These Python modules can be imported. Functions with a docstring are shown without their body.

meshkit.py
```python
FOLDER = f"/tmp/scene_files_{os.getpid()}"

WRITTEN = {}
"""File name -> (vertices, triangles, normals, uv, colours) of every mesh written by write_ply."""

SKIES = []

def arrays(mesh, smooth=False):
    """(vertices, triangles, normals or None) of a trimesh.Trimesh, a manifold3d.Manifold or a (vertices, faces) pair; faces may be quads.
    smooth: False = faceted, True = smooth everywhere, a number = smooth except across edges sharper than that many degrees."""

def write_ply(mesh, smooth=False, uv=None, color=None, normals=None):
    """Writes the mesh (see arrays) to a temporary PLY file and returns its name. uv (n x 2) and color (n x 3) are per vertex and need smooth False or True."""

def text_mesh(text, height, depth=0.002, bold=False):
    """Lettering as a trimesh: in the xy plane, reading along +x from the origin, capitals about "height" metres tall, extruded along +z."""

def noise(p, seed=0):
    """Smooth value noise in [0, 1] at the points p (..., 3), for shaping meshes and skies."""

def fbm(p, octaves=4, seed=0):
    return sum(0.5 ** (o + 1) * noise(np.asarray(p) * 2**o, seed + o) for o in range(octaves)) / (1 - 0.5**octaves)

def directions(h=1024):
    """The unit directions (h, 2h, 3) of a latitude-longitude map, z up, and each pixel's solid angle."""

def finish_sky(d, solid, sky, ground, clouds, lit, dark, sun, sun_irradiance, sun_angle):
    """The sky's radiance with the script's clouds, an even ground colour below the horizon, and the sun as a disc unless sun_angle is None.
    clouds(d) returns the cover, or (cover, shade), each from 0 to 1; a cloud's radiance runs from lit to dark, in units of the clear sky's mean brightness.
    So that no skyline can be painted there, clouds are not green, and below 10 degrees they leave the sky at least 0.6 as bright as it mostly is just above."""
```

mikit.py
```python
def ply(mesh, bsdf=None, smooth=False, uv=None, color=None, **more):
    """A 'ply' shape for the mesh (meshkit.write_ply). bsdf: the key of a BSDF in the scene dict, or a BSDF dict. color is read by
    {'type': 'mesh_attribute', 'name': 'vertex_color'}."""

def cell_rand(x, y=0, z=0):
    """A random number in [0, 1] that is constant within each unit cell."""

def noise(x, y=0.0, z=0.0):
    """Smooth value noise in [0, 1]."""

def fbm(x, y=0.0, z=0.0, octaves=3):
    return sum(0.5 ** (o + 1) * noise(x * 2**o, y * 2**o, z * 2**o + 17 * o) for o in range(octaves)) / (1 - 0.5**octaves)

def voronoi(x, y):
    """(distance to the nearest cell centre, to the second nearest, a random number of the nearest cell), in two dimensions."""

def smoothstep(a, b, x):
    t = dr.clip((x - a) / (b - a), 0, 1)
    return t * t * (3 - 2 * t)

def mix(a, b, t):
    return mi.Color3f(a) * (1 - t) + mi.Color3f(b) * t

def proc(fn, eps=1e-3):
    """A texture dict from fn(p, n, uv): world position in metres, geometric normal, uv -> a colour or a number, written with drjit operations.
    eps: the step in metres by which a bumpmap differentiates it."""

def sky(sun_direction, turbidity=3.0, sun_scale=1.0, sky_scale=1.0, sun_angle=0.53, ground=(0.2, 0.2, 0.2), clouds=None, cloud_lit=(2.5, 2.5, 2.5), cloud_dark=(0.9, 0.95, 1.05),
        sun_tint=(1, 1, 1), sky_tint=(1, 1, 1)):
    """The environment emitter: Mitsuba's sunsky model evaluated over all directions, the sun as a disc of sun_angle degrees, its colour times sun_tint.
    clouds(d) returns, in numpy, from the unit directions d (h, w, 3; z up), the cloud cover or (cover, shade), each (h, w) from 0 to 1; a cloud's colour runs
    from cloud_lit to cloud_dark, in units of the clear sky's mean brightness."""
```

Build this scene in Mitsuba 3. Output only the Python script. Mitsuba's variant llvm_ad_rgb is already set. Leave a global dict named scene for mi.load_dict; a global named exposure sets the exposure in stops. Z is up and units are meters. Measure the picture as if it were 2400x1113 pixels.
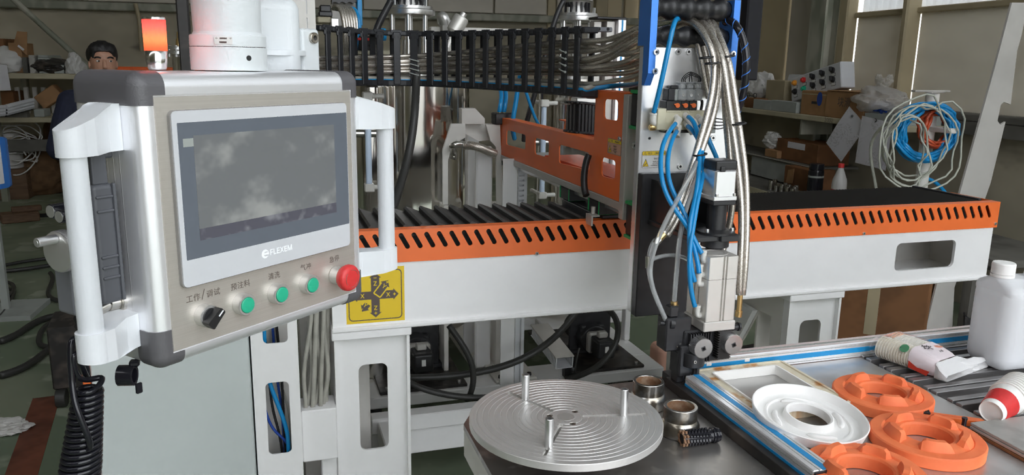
import math, random
import numpy as np, trimesh, manifold3d, drjit as dr, mitsuba as mi
import meshkit, mikit
from mikit import proc, noise, fbm, voronoi, cell_rand, smoothstep, mix
from shapely.geometry import Polygon, Point, LineString, box as sbox
from shapely import affinity
from shapely.ops import unary_union
from scipy.interpolate import CubicSpline
random.seed(7); np.random.seed(7)
scene, labels = {}, {}
T4 = mi.ScalarTransform4f

# ---------------------------------------------------------------- camera, sky, exposure
PITCH, ROLL, YAW, FPX = math.radians(12.5), math.radians(-0.96), math.radians(17.5), 1850.0
EYE = np.array([0.0, 0.0, 1.5])
_f = np.array([math.sin(YAW)*math.cos(PITCH), math.cos(YAW)*math.cos(PITCH), -math.sin(PITCH)])
_r = np.array([math.cos(YAW), -math.sin(YAW), 0.0]); _d = np.cross(_f, _r)
RIGHT, DOWN = _r*math.cos(ROLL) + _d*math.sin(ROLL), _d*math.cos(ROLL) - _r*math.sin(ROLL)
scene['camera'] = {'type': 'perspective', 'fov': math.degrees(2*math.atan(1200/FPX)), 'fov_axis': 'x', 'near_clip': 0.05, 'far_clip': 200.0,
                   'to_world': T4().look_at(origin=EYE.tolist(), target=(EYE+_f).tolist(), up=(-DOWN).tolist())}
def _clouds(d):
    return np.full(d.shape[:2], 0.97), 0.25 + 0.35*meshkit.fbm(d*3.0, 3)
scene['sky'] = mikit.sky([0.35, -0.7, 0.62], turbidity=4.0, sun_scale=0.0, sky_scale=1.0, ground=(0.32, 0.31, 0.29), clouds=_clouds,
                         cloud_lit=(1.55, 1.6, 1.65), cloud_dark=(1.0, 1.05, 1.12))
exposure = 4.55

# ---------------------------------------------------------------- helpers
AX = {'x': 0, 'y': 1, 'z': 2}
def ray(px, py): return _f + RIGHT*((px-1200)/FPX) + DOWN*((py-556.5)/FPX)
def at(px, py, ax, v):
    "the point of the world plane ax = v seen at that pixel of the photograph"
    d = ray(px, py); k = AX[ax]
    return EYE + d*((v-EYE[k])/d[k])
def on(px, py, n, p0):
    d = ray(px, py); return EYE + d*(np.dot(n, np.asarray(p0)-EYE)/np.dot(n, d))
def V(*a): return np.array(a, float)
def unit(v): v = np.asarray(v, float); return v/np.linalg.norm(v)
def frame(o, x, y):
    x = unit(x); z = unit(np.cross(x, y)); y = np.cross(z, x); m = np.eye(4)
    m[:3, 0], m[:3, 1], m[:3, 2], m[:3, 3] = x, y, z, o
    return m
def mv(m, F):
    m = m.copy(); m.apply_transform(F); return m
def rotz(a):
    m = np.eye(4); m[:2, :2] = [[math.cos(a), -math.sin(a)], [math.sin(a), math.cos(a)]]; return m
def loc(x, y, z):
    m = np.eye(4); m[:3, 3] = (x, y, z); return m
def cat(ms):
    ms = ms if isinstance(ms, (list, tuple)) else [ms]
    return ms[0] if len(ms) == 1 else trimesh.util.concatenate(ms)
def box(lo, hi, ch=0.0):
    lo, hi = np.minimum(lo, hi).astype(float), np.maximum(lo, hi).astype(float)
    c, h = (lo+hi)/2, (hi-lo)/2
    ch = min(ch, h.min()*0.9)
    if ch <= 0:
        m = trimesh.creation.box(h*2); m.apply_translation(c); return m
    p = []
    for s in np.ndindex(2, 2, 2):
        s = np.array(s)*2-1
        for k in range(3):
            q = h-ch; q[k] = h[k]; p.append(s*q)
    return trimesh.convex.convex_hull(np.array(p)+c)
def rbox(lo, hi, r, seg=12):
    "box with rounded edges"
    lo, hi = np.minimum(lo, hi).astype(float), np.maximum(lo, hi).astype(float)
    r = min(r, ((hi-lo)/2).min()*0.98)
    s = manifold3d.Manifold.sphere(r, seg*2)
    pts = [s.translate([(lo[k]+r) if i[k] == 0 else (hi[k]-r) for k in range(3)]) for i in np.ndindex(2, 2, 2)]
    return man(manifold3d.Manifold.batch_hull(pts))
def man(m):
    q = m.to_mesh(); return trimesh.Trimesh(np.array(q.vert_properties)[:, :3], np.array(q.tri_verts), process=False)
def toman(m):
    m = m.copy(); m.merge_vertices()
    return manifold3d.Manifold(manifold3d.Mesh(np.asarray(m.vertices, np.float32), np.asarray(m.faces, np.uint32)))
def perp(d):
    d = unit(d); a = V(0, 0, 1) if abs(d[2]) < 0.9 else V(1, 0, 0)
    x = unit(np.cross(a, d)); return x, np.cross(d, x)
def cyl(p, q, r, r2=None, n=24):
    p, q = np.asarray(p, float), np.asarray(q, float); L = np.linalg.norm(q-p); r2 = r if r2 is None else r2
    c = min(r, r2, L)*0.06
    return lathe([(0, 0), (r-c, 0), (r, c), (r2, L-c), (r2-c, L), (0, L)], p, q-p, n)
def lathe(prof, o=(0, 0, 0), axis=(0, 0, 1), n=32, closed=False):
    "(radius, height) profile turned about the axis through o; closed joins the last point to the first"
    prof = np.array(prof, float); x, y = perp(axis); z = unit(axis); o = np.asarray(o, float)
    a = np.arange(n)*2*math.pi/n
    ring = np.cos(a)[:, None]*x + np.sin(a)[:, None]*y
    v = (o + prof[:, None, 1:2]*z + prof[:, None, 0:1]*ring[None]).reshape(-1, 3)
    f = []
    m = len(prof)
    for i in range(m if closed else m-1):
        j = (i+1) % m
        for k in range(n):
            l = (k+1) % n
            f += [(i*n+k, i*n+l, j*n+l), (i*n+k, j*n+l, j*n+k)]
    t = trimesh.Trimesh(v, f, process=True)
    t.update_faces(t.nondegenerate_faces()); t.remove_unreferenced_vertices()
    return t
def ringm(o, axis, r_in, r_out, h, n=32):
    return lathe([(r_in, 0), (r_out, 0), (r_out, h), (r_in, h)], o, axis, n, closed=True)
def spline(pts, n=40):
    pts = np.array(pts, float)
    s = np.r_[0, np.cumsum(np.maximum(np.linalg.norm(np.diff(pts, axis=0), axis=1)**0.7, 1e-6))]
    return CubicSpline(s, pts)(np.linspace(0, s[-1], n))
def tube(path, r, n=10, caps=True):
    p = np.asarray(path, float); m = len(p)
    r = np.broadcast_to(np.asarray(r, float), (m,))
    t = np.gradient(p, axis=0); t /= np.maximum(np.linalg.norm(t, axis=1, keepdims=True), 1e-9)
    x, y = perp(t[0]); X, Y = [x], [y]
    for i in range(1, m):
        x = X[-1]-t[i]*np.dot(X[-1], t[i]); x /= np.linalg.norm(x); X.append(x); Y.append(np.cross(t[i], x))
    a = np.arange(n)*2*math.pi/n
    v = p[:, None]+r[:, None, None]*(np.cos(a)[None, :, None]*np.array(X)[:, None]+np.sin(a)[None, :, None]*np.array(Y)[:, None])
    v = v.reshape(-1, 3); i, k = np.meshgrid(np.arange(m-1), np.arange(n), indexing='ij'); l = (k+1) % n
    f = np.vstack([np.stack([i*n+k, i*n+l, (i+1)*n+l], -1).reshape(-1, 3), np.stack([i*n+k, (i+1)*n+l, (i+1)*n+k], -1).reshape(-1, 3)])
    if caps:
        v = np.vstack([v, p[0], p[-1]]); k = np.arange(n); l = (k+1) % n
        f = np.vstack([f, np.stack([0*k+m*n, l, k], 1), np.stack([0*k+m*n+1, (m-1)*n+k, (m-1)*n+l], 1)])
    return trimesh.Trimesh(v, f, process=False)
def sbx(x0, y0, x1, y1, r=0.0, q=5):
    b = sbox(min(x0, x1), min(y0, y1), max(x0, x1), max(y0, y1))
    return b if r <= 0 else b.buffer(-r).buffer(r, quad_segs=q)
def poly(pts, r=0.0):
    p = Polygon(pts)
    return p if r <= 0 else p.buffer(-r).buffer(2*r, quad_segs=4).buffer(-r)
def plate(g, t, F=None, z0=0.0):
    "flat shape g pushed out along z from z0 to z0 + t, then placed by F"
    ms = [trimesh.creation.extrude_polygon(p, t, engine='earcut') for p in getattr(g, 'geoms', [g]) if p.area > 1e-10]
    m = cat(ms); m.apply_translation([0, 0, z0])
    if F is not None: m.apply_transform(F)
    return m
XZ = lambda o: frame(o, (1, 0, 0), (0, 0, 1))          # drawing plane facing -y
YZ = lambda o: frame(o, (0, -1, 0), (0, 0, 1))         # drawing plane facing -x, its x runs towards the viewer
def cjk(s, h):
    "Chinese characters as a flat shape, height h, starting at the origin"
    gs, x = [], 0
    for ch in s:
        for p in GLYPHS[ch].split(';'):
            rings = [[tuple(map(float, c.split(','))) for c in q.split()] for q in p.split('|')]
            if len(rings[0]) < 3: continue
            g = Polygon(rings[0], [q for q in rings[1:] if len(q) > 2]).buffer(0)
            gs.append(affinity.translate(g, x, 0))
        x += 84
    return affinity.scale(unary_union(gs), h/80, h/80, origin=(0, 0))
def textm(s, h, F, depth=0.0004, bold=False, center=False):
    m = meshkit.text_mesh(s, h, depth, bold)
    if center: m.apply_translation([-m.bounds[:, 0].mean(), 0, 0])
    return mv(m, F)
def bolt(p, axis, r=0.006, h=0.005):
    "socket head screw: (head, dark socket)"
    axis = unit(axis); p = np.asarray(p, float)
    return lathe([(r*.45, h*.35), (r*.45, h), (r*.9, h), (r, h*.85), (r, 0), (0, 0)], p, axis, 16), cyl(p+axis*h*.2, p+axis*h*.42, r*.5, n=6)
def blob(o, s, seed=0, amp=0.18, freq=2.2, sub=3, flat=None):
    m = trimesh.creation.icosphere(sub); v = m.vertices.copy()
    v *= 1+amp*(meshkit.fbm(v*freq+seed*7.3, 3, seed)-0.5)[:, None]*2
    v *= np.asarray(s); v += np.asarray(o)
    if flat is not None: v[:, 2] = np.maximum(v[:, 2], flat)
    m.vertices = v; return m

_used = {}
ORD = 'first second third fourth fifth sixth seventh eighth ninth tenth eleventh twelfth thirteenth fourteenth fifteenth sixteenth seventeenth'.split()
def key(name):
    if name not in scene and name not in labels and name not in _used: _used[name] = 0; return name
    _used.setdefault(name, 0)
    while True:
        _used[name] += 1; k = f'{name}_{_used[name]:03d}'
        if k not in scene and k not in labels and k not in _used: _used[k] = 0; return k
def thing(name, label, cat_, group=None):
    k = key(name); labels[k] = {'label': label, 'category': cat_}
    if group: labels[k]['group'] = group
    return k
def part(parent, name, m, mat, smooth=30, label=None, kind=None):
    k = key(parent+'__'+name)
    scene[k] = mikit.ply(cat(m), mat, smooth=smooth)
    d = {}
    if label: d['label'] = label
    if kind: d['kind'] = kind
    if d: labels[k] = d
    return k
def single(name, m, mat, label, cat_, group=None, smooth=30, kind=None):
    k = thing(name, label, cat_, group)
    scene[k] = mikit.ply(cat(m), mat, smooth=smooth)
    if kind: labels[k]['kind'] = kind
    return k
def struct(name, m, mat, label, smooth=30, cat_=None):
    k = key(name); scene[k] = mikit.ply(cat(m), mat, smooth=smooth)
    labels[k] = {'label': label, 'kind': 'structure', 'category': cat_ or name.split('_')[0]}
    return k
def bolts(parent, pts, axis, r=0.006, h=0.005, mat='steel', name='bolt'):
    for p in pts:
        a, b = bolt(p, axis, r, h); k = part(parent, name, a, mat); part(k, 'socket', b, 'black')

# ---------------------------------------------------------------- materials
def rgb(c): return {'type': 'rgb', 'value': list(map(float, c))} if not isinstance(c, dict) else c
def mat(name, c, rough=0.5, metallic=0.0, spec=0.5, bump=None, bs=0.001, **kw):
    b = {'type': 'principled', 'base_color': rgb(c), 'roughness': rough, 'metallic': metallic, **({} if 'eta' in kw else {'specular': spec}), **kw}
    if bump is not None: b = {'type': 'bumpmap', 'arbitrary': bump, 'scale': bs, 'bsdf': b}
    scene[name] = b if kw.get('spec_trans') else {'type': 'twosided', 'bsdf': b}
def var(c, amt=0.12, f=6.0, c2=None):
    c2 = [x*(1-amt*2) for x in c] if c2 is None else c2
    return proc(lambda p, n, uv: mix(c, c2, smoothstep(0.35, 0.75, fbm(p.x*f, p.y*f, p.z*f, 4))))
mat('white', var((.72, .715, .71), .04, 3), .38)
mat('warm_white', var((.66, .64, .60), .06, 4), .45)
mat('gloss_white', (.66, .68, .70), .22)
mat('hammer', (.62, .65, .66), .25, bump=proc(lambda p, n, uv: fbm(p.x*420, p.y*420, p.z*420, 2), 4e-4), bs=.0006)
mat('cabinet_grey', var((.50, .54, .53), .04, 2), .5)
mat('orange', var((.74, .145, .03), .06, 5), .4)
mat('orange_dark', (.62, .10, .02), .4)
mat('urethane', var((.84, .20, .07), .08, 24, (.76, .155, .05)), .62, bump=proc(lambda p, n, uv: fbm(p.x*700, p.y*700, p.z*700, 2), 3e-4), bs=.0003)
mat('alu', (.80, .80, .81), .32, .9)
mat('alu_frame', (.88, .88, .90), .34, .7)
mat('alu_dull', var((.52, .50, .47), .06, 9), .45, .55)
mat('alu_cast', var((.66, .64, .60), .05, 8), .42, .55)
mat('brushed', proc(lambda p, n, uv: mix((.54, .505, .455), (.59, .555, .505), noise((p.x+p.y)*3, (p.x-p.y)*3, p.z*900))), .38, .6)
mat('steel', (.70, .70, .70), .25, .95)
mat('chrome', (.86, .86, .86), .12, 1.0)
mat('tank', proc(lambda p, n, uv: mix((.62, .60, .56), (.74, .72, .68), smoothstep(.3, .7, fbm(p.x*5, p.y*5, p.z*5, 3)))), .09, 1.0)
mat('pipe_steel', (.58, .56, .52), .22, 1.0)
mat('plate_steel', proc(lambda p, n, uv: mix((.74, .74, .75), (.80, .80, .80), fbm(p.x*14, p.y*14, p.z*14, 3))), .3, .75)
mat('table_steel', proc(lambda p, n, uv: mix(mix((.20, .185, .17), (.34, .325, .31), smoothstep(.3, .7, fbm(p.x*5, p.y*5, 3, 4))), (.44, .42, .39), .55*smoothstep(.62, .8, fbm(p.x*30, p.y*30, 9, 3)))),
    .3, .75)
mat('turned_alu', proc(lambda p, n, uv: mix((.72, .705, .68), (.78, .765, .74), noise(dr.sqrt(dr.square(p.x-.508)+dr.square(p.y-1.262))*900))), .4, .65)
mat('zinc', proc(lambda p, n, uv: mix((.38, .34, .28), (.58, .57, .55), smoothstep(.35, .7, fbm(p.x*60, p.y*60, p.z*60, 3)))), .24, .95)
mat('rust', var((.20, .10, .05), .3, 90, (.30, .20, .13)), .7)
mat('braid', proc(lambda p, n, uv: mix((.40, .36, .31), (.72, .68, .62), smoothstep(.3, .7, noise(p.x*600, p.y*600, p.z*800)))), .3, .85)
mat('brass', (.70, .50, .22), .28, .95)
mat('black', (.012, .012, .013), .4)
mat('matte_black', (.014, .014, .016), .75, spec=.2)
mat('black_metal', var((.022, .022, .024), .2, 20), .36)
mat('black_oxide', proc(lambda p, n, uv: mix((.03, .028, .027), (.085, .07, .06), smoothstep(.45, .75, fbm(p.x*16, p.y*16, p.z*16, 3)))), .4, .3)
mat('chain_plastic', (.017, .018, .021), .38)
mat('rubber', (.03, .03, .028), .45)
mat('gloss_black', (.010, .010, .014), .14)
mat('corner_grey', (.095, .092, .098), .42, bump=proc(lambda p, n, uv: fbm(p.x*900, p.y*900, p.z*900, 2), 3e-4), bs=.00035)
mat('clip_grey', (.075, .078, .088), .4)
mat('hmi_grey', (.54, .55, .57), .4)
mat('hmi_edge', (.23, .22, .21), .5)
mat('hmi_glass', (.115, .13, .155), .26)
mat('display', proc(lambda p, n, uv: mix((.15, .155, .16), (.30, .30, .29), smoothstep(.46, .82, fbm(p.x*26, p.y*26, p.z*26, 4)))), .16, clearcoat=.3)  # grey with paler blotches paints screen reflections into the base colour
mat('ink_white', (.85, .87, .9), .5)
mat('etch', (.11, .085, .07), .6)
mat('button_green', (.02, .40, .23), .35)
mat('button_red', (.62, .035, .035), .38)
mat('grip', (.60, .62, .64), .3)
mat('blue_dark', (.018, .05, .17), .34, .35)
mat('blue_anod', (.05, .20, .62), .34, .45)
mat('blue_tube', (.008, .22, .50), .2)
mat('navy_tube', (.012, .05, .28), .3)
mat('stripe_blue', (.012, .25, .55), .4)
mat('clear_tube', (.74, .76, .76), .1, spec_trans=.7, eta=1.25)
mat('grey_tube', var((.34, .33, .29), .1, 30), .22)
mat('pale_tube', (.40, .41, .35), .25)
mat('sight_tube', (.55, .66, .80), .2)
mat('green_cap', (.02, .30, .09), .45)
mat('fitting', (.60, .59, .55), .35)
mat('valve_body', var((.52, .49, .36), .05, 30), .4, .35)
mat('white_plastic', (.80, .79, .77), .4)
scene['bottle'] = {'type': 'principledthin', 'base_color': rgb((.86, .87, .88)), 'roughness': .3, 'spec_trans': 0.0, 'diff_trans': .7}
mat('cream_resin', proc(lambda p, n, uv: mix((.66, .60, .46), (.42, .18, .04), smoothstep(.58, .78, fbm(p.x*22, p.y*22, 2, 4)))), .45)
mat('cup_paper', (.76, .72, .63), .6)
mat('cup_red', var((.62, .03, .03), .05, 60), .45)
mat('cup_white', (.80, .79, .76), .5)
mat('film_print', (.70, .62, .64), .3)
mat('print_red', (.55, .04, .02), .4); mat('print_green', (.08, .25, .13), .4); mat('print_black', (.03, .025, .03), .5); mat('print_peach', (.6, .25, .17), .5)
mat('film', (.9, .9, .92), .12, spec_trans=.85, eta=1.05)
mat('yellow', (.66, .46, .015), .5)
mat('sign_dark', (.085, .062, .055), .6)
mat('sign_white', (.62, .62, .60), .5)
mat('sign_pale', (.50, .28, .20), .5)
mat('screen_grey', (.55, .56, .58), .4)
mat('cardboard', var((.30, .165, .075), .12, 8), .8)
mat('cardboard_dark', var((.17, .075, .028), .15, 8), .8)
mat('paper', var((.56, .55, .57), .04, 5), .8)
mat('shaded_white', var((.50, .48, .45), .06, 4), .5)  # white darkened to put the shade on the leaning plate into its colour
mat('wood', proc(lambda p, n, uv: mix((.15, .09, .05), (.09, .05, .03), noise(p.x*12, p.y*60, p.z*60))), .7)
mat('sack', var((.15, .085, .04), .2, 10), .85)
mat('shelf', var((.40, .36, .25), .12, 3), .6)
mat('post_green', proc(lambda p, n, uv: mix((.20, .21, .16), (.34, .33, .27), smoothstep(.4, .7, fbm(p.x*8, p.y*8, p.z*3, 3)))), .6)
mat('frame_tan', var((.36, .30, .19), .1, 3), .55)
mat('dirty_grey', var((.12, .115, .10), .2, 4), .7)
mat('bin_grey', var((.30, .32, .30), .1, 8), .6)
mat('dark_void', var((.03, .028, .026), .2, 3), .8)
mat('navy_cloth', var((.012, .015, .035), .1, 20), .85)
mat('skin', (.42, .22, .145), .5); mat('hair', (.010, .009, .009), .5); mat('lip', (.30, .11, .09), .5); mat('eye_white', (.6, .58, .55), .3)
mat('red_liquid', (.40, .02, .02), .2)
mat('amber', (.70, .28, .03), .35)
mat('pink_plastic', (.72, .40, .30), .4)
mat('bag_white', (.50, .49, .47), .45)
mat('bellows', (.020, .019, .018), .42)
mat('bellows_edge', (.060, .055, .048), .45)
mat('floor_paint', proc(lambda p, n, uv: mix(mix(mix((.13, .165, .11), (.21, .235, .165), smoothstep(.3, .7, fbm(p.x*1.6, p.y*1.6, 0, 4))),
    (.32, .34, .27), .6*smoothstep(.60, .75, fbm(p.x*7, p.y*7, 4, 4))), (.05, .055, .04), .7*smoothstep(.63, .8, fbm(p.x*2.4+9, p.y*2.4, 8, 4)))), .5)
mat('red_paint', var((.17, .055, .03), .25, 7), .55)
mat('wall_concrete', proc(lambda p, n, uv: mix(mix((.40, .36, .27), (.25, .225, .165), smoothstep(.35, .7, fbm(p.x*1.1, p.y*1.1, p.z*1.6, 4))), (.10, .09, .07), .6*smoothstep(.58, .8, fbm(p.x*3+4, p.y*3, p.z*5, 4)))), .85)
mat('wall_panel', var((.46, .42, .35), .08, 1.5), .5)
mat('wall_panel_tan', var((.46, .38, .24), .06, 1.5), .5)
scene['wall_film'] = {'type': 'principledthin', 'base_color': rgb(proc(lambda p, n, uv: mix((.70, .665, .585), (.58, .54, .46), smoothstep(.35, .7, fbm(p.x*1.2, p.y*1.2, p.z*2.2, 4))))), 'roughness': .4, 'spec_trans': 0.0, 'diff_trans': .42}
mat('ceiling_sheet', (.45, .45, .45), .6)
scene['poly_sheet'] = {'type': 'principledthin', 'base_color': rgb((.9, .92, .93)), 'roughness': .4, 'spec_trans': .0, 'diff_trans': .45}
scene['red_lens'] = {'type': 'principledthin', 'base_color': rgb((.95, .13, .085)), 'roughness': .25, 'spec_trans': 0.0, 'diff_trans': 1.55}
scene['film_bag'] = {'type': 'principledthin', 'base_color': rgb((.80, .78, .74)), 'roughness': .35, 'spec_trans': .35, 'diff_trans': 1.0}
scene['clear_glass'] = {'type': 'thindielectric'}

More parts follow.
